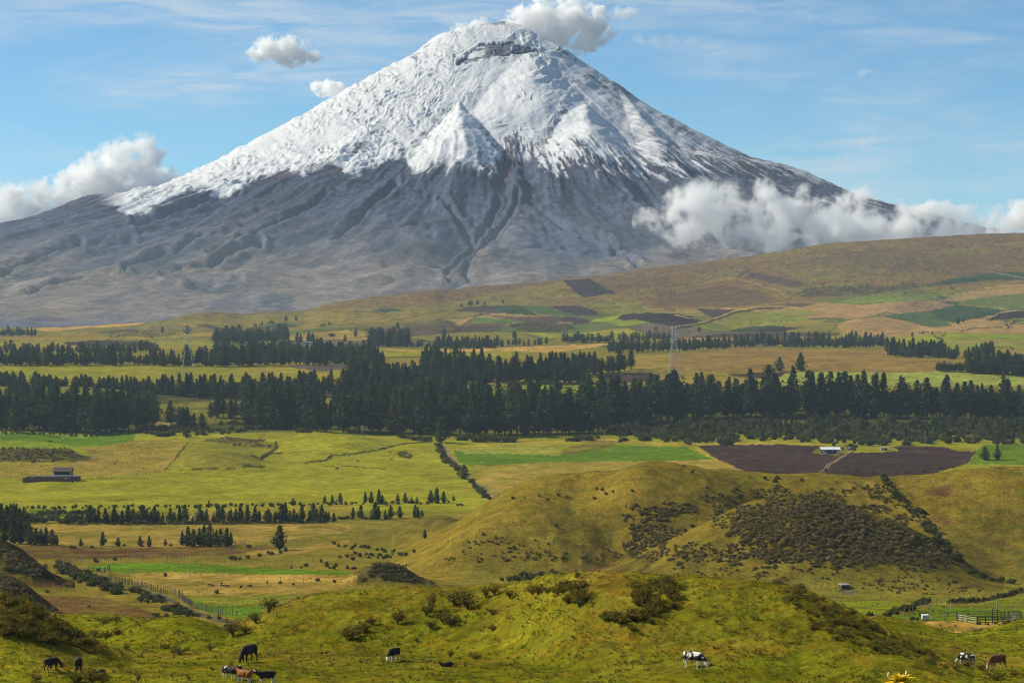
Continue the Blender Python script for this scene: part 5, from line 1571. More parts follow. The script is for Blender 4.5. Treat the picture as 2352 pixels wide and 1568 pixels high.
# foreground moorland shrubs
FG = [('B', 487, 498, 130, 'shrub', 'bare vase-shaped grey shrub on the open face of the main hummock', .9), ('B', 718, 415, 160, 'shrub', 'tall thin grey shrub standing upright before the shrub thicket', .55),
      ('B', 680, 440, 110, 'shrub', 'yellowish bushy shrub at the foot of the tall grey one', 1.1), ('B', 870, 370, 130, 'shrub', 'broad dark shrub, left half of the big thicket on the hummock', 1.3),
      ('B', 960, 395, 150, 'shrub', 'broad dark shrub, middle of the big thicket on the hummock', 1.2), ('B', 1080, 320, 95, 'shrub', 'wispy shrub behind the big thicket on the hummock', .9),
      ('B', 1140, 300, 85, 'shrub', 'windswept wispy shrub on the saddle of the hummock', 1.3), ('B', 1240, 320, 75, 'shrub', 'windswept shrub leaning on the saddle nearest the summit', 1.3),
      ('B', 790, 490, 110, 'shrub', 'dark low shrub below the big thicket', 1.1), ('B', 840, 500, 90, 'low_shrub', 'spreading brown shrub at the lower end of the big thicket', .8),
      ('B', 715, 525, 70, 'low_shrub', 'brown low shrub where the thicket meets the grass', .7), ('B', 1695, 190, 65, 'shrub', 'small lone shrub on the very crest of the main hummock', .9),
      ('B', 180, 590, 90, 'low_shrub', 'reddish brown spreading shrub on the lower left face of the hummock', 1.0), ('B', 250, 550, 80, 'low_shrub', 'brown spreading shrub just above the reddish one', .9), ('B', 310, 500, 60, 'low_shrub', 'thin brown shrub uppermost of three on the left face', .9),
      ('B', 840, 720, 60, 'shrub', 'small brown shrub on the flat left of the lying calf', 1.0), ('B', 1010, 735, 62, 'low_shrub', 'straggling brown shrub on the flat above the lying calf', .8), ('B', 1120, 430, 50, 'low_shrub', 'small tuft of brown shrub in the middle of the hummock face', .8),
      ('B', 1125, 540, 46, 'low_shrub', 'lower brown shrub in the middle of the hummock face', .8), ('B', 615, 615, 34, 'low_shrub', 'tiny brown shrub low on the hummock face', .8),
      ('A', 1565, 575, 130, 'shrub', 'large rounded dark shrub at the left end of the hummock', 1.2), ('A', 1650, 560, 60, 'low_shrub', 'low dark shrub beside the large rounded one', .9), ('A', 1720, 490, 90, 'shrub', 'slanting shrub on the hummock end above the track', 1.1),
      ('A', 1810, 410, 110, 'shrub', 'broad flat-topped shrub on the skyline of the hummock end', 1.2), ('A', 2330, 600, 90, 'shrub', 'brown shrub half way up the left hummock face', 1.0),
      ('A', 1205, 695, 60, 'low_shrub', 'wide low brown shrub on the grass left of the black grazing cow', 1.3), ('A', 1410, 672, 50, 'low_shrub', 'low brown shrub between wide shrub and black grazing cow', 1.0),
      ('A', 1110, 660, 45, 'low_shrub', 'low brown shrub behind the wide one on the grass', 1.0), ('A', 850, 665, 40, 'low_shrub', 'small tuft shrub on the grass below the twin hummocks', .8),
      ('A', 600, 690, 60, 'low_shrub', 'low dark shrub at the foot of the shrubby mound', 1.2), ('A', 710, 590, 56, 'low_shrub', 'dark shrub in the hollow before the twin hummocks', 1.2), ('A', 640, 580, 50, 'low_shrub', 'dark shrub at the left end of the hollow', 1.0),
      ('A', 790, 570, 50, 'low_shrub', 'dark shrub at the right end of the hollow', 1.0), ('A', 700, 490, 50, 'low_shrub', 'dark patch of shrub on the far grassy shelf', 1.5), ('A', 780, 475, 40, 'low_shrub', 'second dark patch of shrub on the far grassy shelf', 1.3),
      ('A', 520, 885, 95, 'low_shrub', 'yellow green shrub in front of the black cow seen from behind', .9), ('A', 620, 895, 110, 'low_shrub', 'yellow green shrub hiding the lying cow', .9), ('A', 240, 885, 60, 'low_shrub', 'yellowish small shrub under the leftmost black cow', .8),
      ('A', 340, 800, 70, 'shrub', 'thin yellow sprig shrub before the leftmost black cow', .8), ('A', 690, 888, 70, 'low_shrub', 'yellow green shrub right of the hidden cow', .8), ('A', 930, 880, 56, 'shrub', 'single sprig of shrub at the bottom edge', .8),
      ('C', 1975, 785, 58, 'low_shrub', 'dark tufted shrub before the black and white cow', 1.0), ('C', 2060, 805, 52, 'low_shrub', 'dark tufted shrub between the spotted cow and the brown cow', 1.1), ('C', 1890, 800, 44, 'low_shrub', 'dark tuft at the tip of the hummock', 1.0),
      ('C', 2170, 870, 64, 'low_shrub', 'dark shrub on the grass below the brown cow', 1.2), ('C', 2290, 850, 50, 'low_shrub', 'dark shrub right of the one below the brown cow', 1.0), ('C', 740, 200, 34, 'shrub', 'tiny sprig shrub on the right shoulder of the hummock', 1.0),
      ('C', 700, 225, 40, 'low_shrub', 'dark low shrub on the right shoulder of the hummock', 1.3)]
for wd, x, y, h, kind, lab, wide in FG:
    at(wd, x, y, h, kind, lab, None, 20.0, wide, 'moorland_shrub', 'shrub', ('fgbush', 'twig'), BS)
rs = np.random.default_rng(55)
for poly, n, h, lab, grp in [([(1380, 290), (1700, 230), (2000, 200), (2352, 230), (2352, 520), (2100, 560), (1700, 430), (1400, 450)], 60, (44, 88), 'dark moorland shrub in the dense patch on the main hummock', 'shrubs of the dense patch on the main hummock')]:
    k = 0
    P2 = win('B', poly)
    xs, ys = [q[0] for q in P2], [q[1] for q in P2]
    while k < n:
        X, Y = rs.uniform(min(xs), max(xs)), rs.uniform(min(ys), max(ys))
        if not inpoly(P2, np.array([X]), np.array([Y]))[0]:
            continue
        if vnoise(np.array([X / 40]), np.array([Y / 25]), 9)[0] < -0.1:
            continue
        p = gp(X, Y)
        plant('moorland_shrub', 'low_shrub', p, rs.uniform(*h) * .34 / F * p.y, lab, grp, ('fgbush', 'twig'), 'shrub', BS, rs.uniform(.7, 1.2))
        k += 1
for poly, n, h, lab, grp in [([(0, 320), (150, 350), (280, 420), (380, 500), (500, 580), (690, 630), (600, 650), (350, 640), (150, 600), (0, 580)], 90, (40, 75), 'rusty green shrub on the shrubby mound at the left edge', 'shrubs of the shrubby mound at the left edge')]:
    k = 0
    P2 = win('A', poly)
    xs, ys = [q[0] for q in P2], [q[1] for q in P2]
    while k < n:
        X, Y = rs.uniform(min(xs), max(xs)), rs.uniform(min(ys), max(ys))
        if not inpoly(P2, np.array([X]), np.array([Y]))[0]:
            continue
        p = gp(X, Y)
        plant('moorland_shrub', 'low_shrub', p, rs.uniform(*h) * .34 / F * p.y, lab, grp, ('fgbush', 'twig'), 'shrub', BS, rs.uniform(.7, 1.3))
        k += 1
for poly, n, h, lab, grp in [([(850, 240), (1000, 330), (1150, 400), (1350, 500), (1450, 560), (1600, 640), (1780, 730), (1500, 720), (1200, 650), (950, 560), (800, 420), (700, 280)], 120, (22, 50), 'dark tussocky shrub on the shaded right slope of the hummock', 'shrubs on the shaded right slope of the hummock')]:
    k = 0
    P2 = win('C', poly)
    xs, ys = [q[0] for q in P2], [q[1] for q in P2]
    while k < n:
        X, Y = rs.uniform(min(xs), max(xs)), rs.uniform(min(ys), max(ys))
        if not inpoly(P2, np.array([X]), np.array([Y]))[0]:
            continue
        p = gp(X, Y)
        plant('moorland_shrub', 'low_shrub', p, rs.uniform(*h) * .34 / F * p.y, lab, grp, ('fgbush', 'twig'), 'shrub', BS, rs.uniform(.7, 1.2))
        k += 1


# ------------------------------------------------------------------ what nobody could count: tussocks, undergrowth, grass
def fill(wd, poly, n, hrange, ymin, r, gate=None):
    P2 = win(wd, poly)
    xs, ys = [q[0] for q in P2], [q[1] for q in P2]
    pos, sc = [], []
    tries = 0
    while len(pos) < n and tries < n * 12:
        tries += 1
        X, Y = r.uniform(min(xs), max(xs)), r.uniform(min(ys), max(ys))
        jx = X + 26 * vnoise(np.array([X / 30]), np.array([Y / 22]), 31)[0]
        jy = Y + 14 * vnoise(np.array([X / 26]), np.array([Y / 20]), 32)[0]
        if not inpoly(P2, np.array([jx]), np.array([jy]))[0]:
            continue
        if gate is not None and vnoise(np.array([X / gate[0]]), np.array([Y / gate[1]]), gate[2])[0] < gate[3]:
            continue
        p = gp(X, Y, ymin)
        pos.append(p)
        sc.append(r.uniform(*hrange) * .3418 / F * p.y)
    return pos, sc


rf = np.random.default_rng(91)
bq = [joinq([m[2][0], m[2][1]]) for m in meshes_of('bush')]
pos, sc = [], []
for a in [('F', [(0, 640), (250, 560), (500, 470), (900, 520), (1300, 470), (1420, 480), (1600, 640), (1750, 800), (1900, 960), (1850, 1010), (1000, 1000), (400, 1010), (0, 1010)], 2200, (12, 34), 450, rf, (30, 18, 4, -0.35)),
          ('F', [(300, 700), (600, 600), (900, 570), (1200, 640), (1500, 780), (1700, 900), (1500, 940), (900, 930), (500, 880)], 1100, (18, 46), 450, rf),
          ('E', [(2000, 680), (2200, 600), (2352, 600), (2352, 1000), (2050, 1000), (2000, 850)], 520, (14, 34), 450, rf, (20, 12, 5, -0.4)),
          ('E', [(850, 870), (1100, 830), (1400, 850), (1900, 900), (2000, 1000), (1500, 1010), (800, 1000)], 130, (12, 30), 450, rf, (20, 12, 6, 0.0)),
          ('C', [(0, 0), (1900, 0), (1950, 100), (1900, 150), (1000, 110), (0, 100)], 650, (16, 40), 400, rf, (24, 14, 7, -0.5)),
          ('C', [(0, 110), (1000, 120), (1800, 170), (2300, 250), (1850, 310), (1400, 260), (900, 170), (0, 170)], 200, (12, 30), 400, rf, (24, 12, 8, -0.1)),
          ('D', [(0, 240), (250, 235), (480, 245), (560, 290), (590, 325), (400, 330), (100, 330), (0, 300)], 150, (14, 28), 1500, rf),
          ('D', [(1340, 190), (1500, 165), (1700, 175), (1850, 200), (1850, 238), (1600, 215), (1400, 196)], 70, (12, 24), 1500, rf),
          ('D', [(600, 230), (1100, 200), (1050, 380), (700, 400), (300, 420), (0, 400), (0, 340), (500, 340)], 110, (6, 13), 1400, rf),
          ('H', [(1240, 165), (1350, 148), (1500, 148), (1650, 163), (1690, 192), (1500, 216), (1300, 205)], 90, (10, 20), 3200, rf),
          ('G', [(600, 240), (900, 205), (1100, 215), (1400, 250), (1100, 255)], 90, (8, 18), 2800, rf),
          ('L', [(740, 728), (850, 690), (1000, 662), (1200, 655), (1400, 665), (1900, 625), (1900, 640), (1700, 668), (1500, 690), (1300, 722), (950, 735)], 120, (10, 20), 3500, rf),
          ('B', [(230, 190), (300, 100), (420, 75), (520, 110), (620, 190), (450, 210)], 190, (16, 32), 500, rf),
          ('A', [(0, 0), (100, 0), (180, 60), (330, 140), (330, 180), (100, 160), (0, 110)], 170, (22, 44), 500, rf),
          ('A', [(0, 190), (80, 200), (190, 280), (100, 290), (0, 280)], 90, (26, 50), 400, rf),
          ('I', [(2200, 150), (2352, 125), (2352, 180), (2150, 200)], 60, (10, 18), 3200, rf),
          ('I', [(1650, 250), (1800, 225), (1850, 215), (1820, 235), (1700, 262)], 40, (10, 20), 3000, rf),
          ('L', [(100, 520), (700, 420), (1400, 360), (2352, 320), (2352, 560), (1900, 600), (1400, 640), (900, 640), (500, 560), (300, 640), (0, 700)], 1100, (5, 12), 4200, rf, (60, 20, 44, -0.3)),
          ('K', [(200, 790), (700, 690), (1400, 650), (1300, 700), (900, 760), (300, 810)], 200, (5, 11), 4000, rf),
          ('K', [(1790, 620), (2352, 590), (2352, 840), (2200, 780), (1960, 710)], 300, (5, 12), 4000, rf),
          ('I', [(2150, 330), (2352, 318), (2352, 332), (2160, 335)], 30, (10, 16), 2400, rf)]:
    p_, s_ = fill(*a)
    pos += p_
    sc += s_
o = scatter('tussock_scrub', bq, pos, np.array(sc) * 1.0, M['scrub'], 11, np.full(len(pos), .75))
tag(o, kind='stuff')

# strip of scrub and saplings between the conifer row and the ploughed field
pos, sc = [], []
for a in [('F', [(0, 60), (600, 70), (1400, 60), (2400, 70), (2400, 215), (1900, 222), (1200, 215), (900, 200), (300, 200), (0, 195)], 1000, (26, 62), 1750, rf),
          ('E', [(1900, 90), (2352, 60), (2352, 200), (2000, 190)], 220, (26, 60), 1750, rf),
          ('D', [(900, 90), (1400, 80), (2000, 70), (2100, 120), (1700, 110), (1300, 120), (950, 120)], 90, (18, 40), 1800, rf)]:
    p_, s_ = fill(*a)
    pos += p_
    sc += s_
o = scatter('undergrowth', bq, pos, np.array(sc) * 1.15, M['bush'], 12, rf.uniform(.7, 1.2, len(pos)))
tag(o, kind='stuff')
pos, sc = [], []
for a in [('F', [(0, 60), (600, 70), (1400, 60), (2400, 70), (2400, 200), (1200, 195), (0, 190)], 170, (40, 82), 1750, rf)]:
    p_, s_ = fill(*a)
    pos += p_
    sc += s_
yq = [joinq([m[2][0], m[2][1]]) for m in meshes_of('young_pine')]
tag(scatter('sapling_thicket', yq, pos, sc, M['young'], 13), kind='stuff')

# grass tufts over the foreground
tq = [tuft_proto(700 + k, n=[9, 14, 11, 16, 8][k], sp=[.5, .7, .9, .6, 1.1][k]) for k in range(5)]
n = 60000
yy = rf.uniform(150, 285, n * 2)
XX = rf.uniform(-60, 2412, n * 2)
xx = (XX - 1176) / F * yy
keep = (0.6 * vnoise(xx / 2.2, yy / 3.0, 300) + 0.8 * vnoise(xx / 0.7, yy / 1.0, 301)) > -0.05
xx, yy = xx[keep][:n], yy[keep][:n]
ii = np.clip(np.searchsorted(XS, xx / yy * F + 1176), 0, NX - 1)
jj = np.clip(np.searchsorted(YS, yy), 0, NY - 1)
pos = np.stack([xx, yy, Z[jj, ii] - 0.02], 1)
o = scatter('grass', tq, pos, rf.uniform(0.07, 0.22, len(xx)) * (1 + 1.2 * (rf.random(len(xx)) < .06)), M['grass'], 14, rf.uniform(.4, .9, len(xx)))
tag(o, kind='stuff')
# rougher grass over the middle distance
n = 16000
yy = np.exp(rf.uniform(math.log(330), math.log(1000), n))
XX = rf.uniform(-40, 2392, n)
xx = (XX - 1176) / F * yy
keep = (vnoise(xx / 9, yy / 14, 310) + 0.6 * vnoise(xx / 3, yy / 5, 311)) > 0.0
xx, yy = xx[keep], yy[keep]
ii = np.clip(np.searchsorted(XS, xx / yy * F + 1176), 0, NX - 1)
jj = np.clip(np.searchsorted(YS, yy), 0, NY - 1)
pos = np.stack([xx, yy, Z[jj, ii] - 0.03], 1)
tag(scatter('dry_grass', tq, pos, rf.uniform(0.25, 0.75, len(xx)), M['scrub'], 15, rf.uniform(.5, .9, len(xx))), kind='stuff')


# ------------------------------------------------------------------ built things
def box_bm(bm, lo, hi, rot=None):
    c = [(a + b) / 2 for a, b in zip(lo, hi)]
    d = [b - a for a, b in zip(lo, hi)]
    m = Matrix.Translation(c) @ Matrix.Diagonal((d[0], d[1], d[2], 1))
    if rot is not None:
        m = rot @ m
    bmesh.ops.create_cube(bm, size=1, matrix=m)


def bar_bm(bm, a, b, w, h=None):
    a, b = Vector(a), Vector(b)
    d = b - a
    q = d.to_track_quat('X', 'Z').to_matrix().to_4x4()
    m = Matrix.Translation((a + b) / 2) @ q @ Matrix.Diagonal((d.length, w, h or w, 1))
    bmesh.ops.create_cube(bm, size=1, matrix=m)


def part(name, mat, parent, fn, bevel=0.0):
    bm = bmesh.new()
    fn(bm)
    if bevel:
        bmesh.ops.bevel(bm, geom=bm.edges[:], offset=bevel, segments=1, affect='EDGES')
    me = bpy.data.meshes.new(name)
    bm.to_mesh(me)
    bm.free()
    return link(name, me, M[mat], parent)


def boxes(*bs):
    def fn(bm):
        for lo, hi in bs:
            box_bm(bm, lo, hi)
    return fn


def flat_base(p, rx, ry):
    """lowest ground under a footprint"""
    return min(zat(p.x + dx, p.y + dy) for dx in (-rx, 0, rx) for dy in (-ry, 0, ry))


# farmhouse by the ploughed field
p = w2('F', 1055, 276, 1500)
u = p.y / F * .3418
hw, hd, hh = 62 * u, 26 * u, 30 * u
fh = empty('farmhouse', (p.x, p.y + hd, zat(p.x, p.y)))
tag(fh, 'long farmhouse with bright tin roof and dark blue walls between the two ploughed fields', 'house')
part('wall', 'bluewall', fh, boxes(((-hw, -hd, -.6), (hw * .58, hd, hh)), ((-hw, hd * .2, -.6), (hw, hd, hh))))
part('wall', 'white', fh, boxes(((hw * .60, -hd - .02, -.6), (hw, hd * .19, hh - .02))))
part('wall', 'white', fh, boxes(((-hw * .86, -hd - .12, 0.05), (-hw * .5, -hd - .003, hh * .92))))
wnd = part('window', 'glass', fh, boxes(((-hw * .77, -hd - .17, hh * .35), (-hw * .6, -hd - .123, hh * .78))))
part('frame', 'palewood', wnd, boxes(((-hw * .79, -hd - .2, hh * .79), (-hw * .58, -hd - .125, hh * .84)), ((-hw * .79, -hd - .2, hh * .29), (-hw * .58, -hd - .125, hh * .34)), ((-hw * .695, -hd - .19, hh * .345), (-hw * .675, -hd - .175, hh * .785))))
part('door', 'dark', fh, boxes(((hw * .42, -hd - .08, -.1), (hw * .54, -hd - .004, hh * .86))))
part('window', 'white', fh, boxes(((hw * .08, -hd - .06, hh * .5), (hw * .27, -hd - .004, hh * .9))))
part('porch_floor', 'grey', fh, boxes(((-hw, -hd - 1.6, -.7), (hw, -hd - .25, -.02))))
for f in (-.95, -.3, .2, .56, .95):
    part('porch_post', 'palewood', fh, boxes(((hw * f - .07, -hd - 1.4, -.02), (hw * f + .07, -hd - 1.26, hh * .97))))


def roof_fn(bm, w=hw + .6, d0=-hd - 1.9, d1=hd + .5, h0=hh * .98, h1=hh * 1.42):
    for k in range(24):
        a, b = -w + 2 * w * k / 24, -w + 2 * w * (k + 1) / 24
        e = .06 if k % 2 else 0
        v = [bm.verts.new(q) for q in ((a, d0, h0 + e), (b, d0, h0 + e), (b, d1, h1 + e), (a, d1, h1 + e), (a, d0, h0 + e - .1), (b, d0, h0 + e - .1), (b, d1, h1 + e - .1), (a, d1, h1 + e - .1))]
        for q in ((0, 1, 2, 3), (7, 6, 5, 4), (0, 4, 5, 1), (1, 5, 6, 2), (2, 6, 7, 3), (3, 7, 4, 0)):
            bm.faces.new([v[i] for i in q])


part('roof', 'tin', fh, roof_fn)
# little outhouse right of it
p = w2('F', 1414, 254, 1500)
oh = empty('outhouse', (p.x, p.y + 1.5, zat(p.x, p.y)))
tag(oh, 'small grey outhouse with a flat white roof on the grass island in the ploughed field', 'shed')
a, hh2 = 22 * u, 18 * u
part('wall', 'grey', oh, boxes(((-a, -1.5, -.5), (a, 2, hh2))))
part('door', 'dark', oh, boxes(((a * .3, -1.56, -.3), (a * .75, -1.503, hh2 * .8))))
part('roof', 'white', oh, boxes(((-a - .7, -2.3, hh2 + .003), (a + 1.0, 2.6, hh2 + .28))))
# lean-to behind the farmhouse
p = w2('F', 1130, 250, 1500)
lt = empty('lean_to', (p.x, p.y + 3, zat(p.x, p.y + 3)))
tag(lt, 'low brown brick lean-to just beyond the right end of the farmhouse', 'shed')
part('wall', 'brick', lt, boxes(((-14 * u, -1, -.5), (14 * u, 1.5, 12 * u))))
part('roof', 'tile', lt, boxes(((-15 * u, -1.3, 12 * u + .003), (15 * u, 1.8, 12 * u + .2))))


def truck(px, py, name, label, L, body, cabin, ang, ymin, wd='F'):
    p = w2(wd, px, py, ymin)
    t = empty(name, (p.x, p.y, zat(p.x, p.y)), ang)
    tag(t, label, 'vehicle')
    part('body', body, t, boxes(((-L * .5, -.85, .45), (L * .5, .85, .95)), ((-L * .5, -.85, .95), (-L * .05, -.75, 1.35)), ((-L * .5, .75, .95), (-L * .05, .85, 1.35))), .04)
    c = part('cabin', cabin, t, boxes(((-L * .03, -.8, .953), (L * .27, .8, 1.75))), .08)
    part('windscreen', 'glass', c, boxes(((L * .265, -.7, 1.15), (L * .285, .7, 1.62))))
    for sx in (-.32, .32):
        for sy in (-.8, .8):
            def wheel(bm, sx=sx, sy=sy):
                bmesh.ops.create_cone(bm, cap_ends=True, segments=16, radius1=.36, radius2=.36, depth=.24, matrix=Matrix.Translation((sx * L, sy, .36)) @ Matrix.Rotation(math.pi / 2, 4, 'X'))
            part('wheel', 'rubber', t, wheel)
    for sy in (-.55, .55):
        part('headlight', 'white', t, boxes(((L * .5 - .01, sy - .12, .62), (L * .5 + .03, sy + .12, .8))))
    return t


truck(1178, 246, 'parked_truck', 'pale grey truck parked at the end of the farm track, left of the other one', 5.4, 'grey', 'white', 1.3, 1500)
truck(1207, 246, 'parked_pickup', 'dark pickup parked at the end of the farm track under the red bush', 4.6, 'darkwood', 'dark', -1.7, 1500)
truck(1776, 482, 'parked_pickup', 'pale pickup parked out on the meadow below the far belt', 5.6, 'white', 'white', .4, 2200, 'G')
M['red'] = leaf_mat('reddish_foliage', (0.13, 0.03, 0.02), (0.17, 0.045, 0.028), (0.12, 0.05, 0.03))
at('F', 1222, 232, 30, 'bush', 'reddish bush behind the parked vehicles', ymin=1500, name='bush', cat='bush', mats=('red', 'twig'), parts=BS, wide=1.2)
at('A' if 0 else 'D', 300, 892, 62, 'young_pine', 'small rust coloured dead pine in front of the corner wood', wide=.8, mats=('red', 'bark'))
M['gold'] = leaf_mat('yellow_blossom', (0.45, 0.33, 0.02), (0.55, 0.40, 0.03), (0.20, 0.18, 0.03))
at('H', 605, 872, 62, 'bush', 'tree with bright yellow blossom at the edge of the dark central wood', ymin=1900, name='blossoming_tree', mats=('gold', 'bark'), wide=.9)
for x, y, h in [(2230, 245, 34), (40, 245, 32)]:
    at('G' if x > 2000 else 'H', x, y, h, 'bush', 'rusty bare tree in the far olive field ' + ('beside the slender dark poplar' if x < 2000 else 'near the farm sheds'), ymin=2600, name='bare_tree', mats=('red', 'bark'), wide=1.2)

# barn with its walled yard
p = w2('D', 335, 461, 1300)
u = p.y / F * .3418
z0 = zat(p.x, p.y)
bn = empty('barn', (p.x, p.y, z0))
tag(bn, 'old barn with brown tiled roof above a long dark brick yard wall', 'barn')
part('yard_wall', 'brick', bn, boxes(((-165 * u, 0, -1), (165 * u, .5, 27 * u)), ((-185 * u, .6, -1), (-168 * u, 5, 22 * u)), ((168 * u, 5, -1), (186 * u, 5.5, 27 * u)), ((-165 * u, 11, -1), (186 * u, 11.4, 28 * u)), ((-165.5 * u, .51, -1), (-164 * u, 10.9, 27 * u))))
part('coping', 'tin', bn, boxes(((-120 * u, 10.8, 28 * u + .003), (186 * u, 11.8, 28 * u + .25))))
part('wall_opening', 'red' if 0 else 'bud', bn, boxes(((90 * u, -.06, 18 * u), (122 * u, -.003, 22 * u))))
part('wall_opening', 'bud', bn, boxes(((-150 * u, 10.75, 22 * u), (-128 * u, 10.9, 28 * u))))
bx0, bx1, by = 0 * u, 118 * u, 11.8
part('wall', 'white', bn, boxes(((bx0, by, -1), (bx1, by + .4, 36 * u)), ((bx0, by, 36 * u), (bx0 + .5, by + .4, 58 * u)), ((bx1 - .5, by, 36 * u), (bx1, by + .4, 58 * u))))
part('side_wall', 'darkwood', bn, boxes(((bx1 - .4, by + .41, -1), (bx1, by + 7, 62 * u)), ((bx0, by + .41, -1), (bx0 + .4, by + 7, 62 * u)), ((bx0 + .41, by + 6.6, -1), (bx1 - .41, by + 7, 62 * u))))
part('opening', 'dark', bn, boxes(((bx0 + .52, by + .8, 36 * u), (bx1 - .52, by + 1, 58 * u))))
for f in (.22, .44, .66, .88):
    part('post', 'darkwood', bn, boxes(((bx0 + f * (bx1 - bx0) - .12, by + .1, 36 * u), (bx0 + f * (bx1 - bx0) + .12, by + .3, 58 * u))))


def gable(bm):
    x0_, x1_, ya, yb = bx0 - .6, bx1 + .6, by - .9, by + 8
    ym, h0_, h1_ = (ya + yb) / 2, 57 * u, 82 * u
    pr_ = [(ya, h0_), (ym, h1_), (yb, h0_)]
    for (y_a, z_a), (y_b, z_b) in zip(pr_[:-1], pr_[1:]):
        v = [bm.verts.new(q) for q in ((x0_, y_a, z_a), (x1_, y_a, z_a), (x1_, y_b, z_b), (x0_, y_b, z_b), (x0_, y_a, z_a + .3), (x1_, y_a, z_a + .3), (x1_, y_b, z_b + .3), (x0_, y_b, z_b + .3))]
        for q in ((3, 2, 1, 0), (4, 5, 6, 7), (0, 1, 5, 4), (1, 2, 6, 5), (2, 3, 7, 6), (3, 0, 4, 7)):
            bm.faces.new([v[i] for i in q])


part('roof', 'tile', bn, gable)

# small cowshed on the mound to the right
p = w2('C', 1148, 262, 330)
u = p.y / F * .3418
sh = empty('hut', (p.x, p.y + 1.6, zat(p.x, p.y)), 0.25)
tag(sh, 'little dark hut with grey roof on a dug platform beyond the main hummock', 'hut')
part('wall', 'darkwood', sh, boxes(((-28 * u, -1.2, -.4), (28 * u, 1.2, 27 * u))))
part('door', 'dark', sh, boxes(((-20 * u, -1.25, -.3), (-8 * u, -1.203, 22 * u))))
part('roof', 'grey', sh, boxes(((-32 * u, -1.7, 27 * u + .003), (32 * u, 1.6, 27 * u + .3))))
for f in (-48, 44, 75):
    part('post', 'wood', sh, boxes(((f * u - .07, -1.4, -.5), (f * u + .07, -1.26, 28 * u))))
part('platform', 'darkwood', sh, boxes(((-50 * u, -2.2, -1.0), (105 * u, -1.75, -.05))))

# water tank on legs
p = w2('C', 1688, 474, 300)
u = p.y / F * .3418
wt = empty('water_tank', (p.x, p.y, zat(p.x, p.y)))
tag(wt, 'square white water tank raised on short wooden legs beside the hedge', 'tank')
part('tank', 'tankwhite', wt, boxes(((-22 * u, -.6, 10 * u), (22 * u, .9, 40 * u))), .04)
part('lid', 'tin', wt, boxes(((-23 * u, -.66, 40 * u + .003), (23 * u, .96, 42 * u))))
for sx in (-17, 17):
    for sy in (-.45, .7):
        part('leg', 'wood', wt, boxes(((sx * u - .06, sy - .06, -.4), (sx * u + .06, sy + .06, 10 * u))))
part('prop', 'wood', wt, lambda bm: bar_bm(bm, (-27 * u, -.5, -.2), (-24 * u, -.5, 20 * u), .07))


def fence(label, pts, n, h, mat='wood', rails=0, wpost=.07, lean=.08, ymin=330, jit=.25, name='wooden_fence', railmat=None, seed=3, cap=100):
    """posts along a line on the ground; rails when the photo shows them. pts are picture positions"""
    r = np.random.default_rng(seed)
    P = [gp(X, Y, ymin) for X, Y in pts]
    d = [0]
    for a, b in zip(P[:-1], P[1:]):
        d.append(d[-1] + math.hypot(b.x - a.x, b.y - a.y))
    o = empty(name, P[0])
    tag(o, label, 'fence')
    base = []
    pm = None
    many = []
    for k in range(n):
        q = d[-1] * (k + (r.uniform(-.3, .3) if 0 < k < n - 1 and not rails else 0)) / max(1, n - 1)
        x = np.interp(q, d, [a.x for a in P])
        y = np.interp(q, d, [a.y for a in P])
        z = zat(x, y)
        base.append(Vector((x, y, z)) - P[0])
        if pm is None:
            bm = bmesh.new()
            bmesh.ops.create_cone(bm, cap_ends=True, segments=6, radius1=wpost, radius2=wpost * .8, depth=1.35, matrix=Matrix.Translation((0, 0, .325)))
            pm = bpy.data.meshes.new('post')
            bm.to_mesh(pm)
            bm.free()
            pm.materials.append(M[mat])
        if k < cap:
            c = link('post', pm, None, o, base[-1])
            c.rotation_euler = (r.uniform(-lean, lean), r.uniform(-lean, lean), r.uniform(0, 3))
            s_ = h * (1 + r.uniform(-jit, jit))
            c.scale = (1 + r.uniform(-.2, .3), 1 + r.uniform(-.2, .3), s_)
    if rails:
        for k in range(n - 1):
            for q in range(rails):
                zz = h * (.30 + .62 * q / max(1, rails - 1))
                a = base[k] + Vector((0, -.1, zz + r.uniform(-.05, .05)))
                b = base[k + 1] + Vector((0, -.1, zz + r.uniform(-.05, .05)))
                bm = bmesh.new()
                bar_bm(bm, a, b, .06, .11)
                me = bpy.data.meshes.new('rail')
                bm.to_mesh(me)
                bm.free()
                link('rail', me, M[railmat or mat], o)
    return o


fence('dense fence of weathered grey stakes running down beside the track', win('A', [(740, 205), (870, 232), (1000, 262), (1110, 292), (1200, 305), (1222, 332), (1290, 385), (1400, 415), (1480, 432), (1590, 440)]), 100, 2.0, wpost=.13, lean=.10, seed=4, name='stake_fence', ymin=420)
fence('short run of weathered stakes at the bend of the track, upper side', win('A', [(590, 135), (650, 150), (690, 160), (735, 130), (742, 200)]), 30, 1.9, wpost=.13, lean=.10, seed=5, name='stake_fence', ymin=450)
fence('fence of weathered stakes along the top of the bright green strip', win('A', [(380, 100), (480, 85), (560, 78), (700, 70), (900, 62), (1100, 62), (1220, 60)]), 74, 2.0, wpost=.11, lean=.12, seed=6, name='stake_fence', ymin=450)
fence('row of thin posts crossing the olive pasture below the big lone pine', win('A', [(1240, 60), (1310, 75), (1470, 80), (1560, 95), (1660, 100), (1760, 108), (1880, 108), (2010, 80), (2100, 75)]), 16, 1.9, wpost=.09, seed=7, name='post_fence', ymin=450)
fence('wire fence on thin posts across the straw pasture', win('A', [(890, 160), (1025, 170), (1090, 175), (1155, 178), (1295, 185), (1640, 198), (1985, 210), (2090, 220)]), 14, 1.9, wpost=.09, seed=8, name='post_fence', ymin=450)
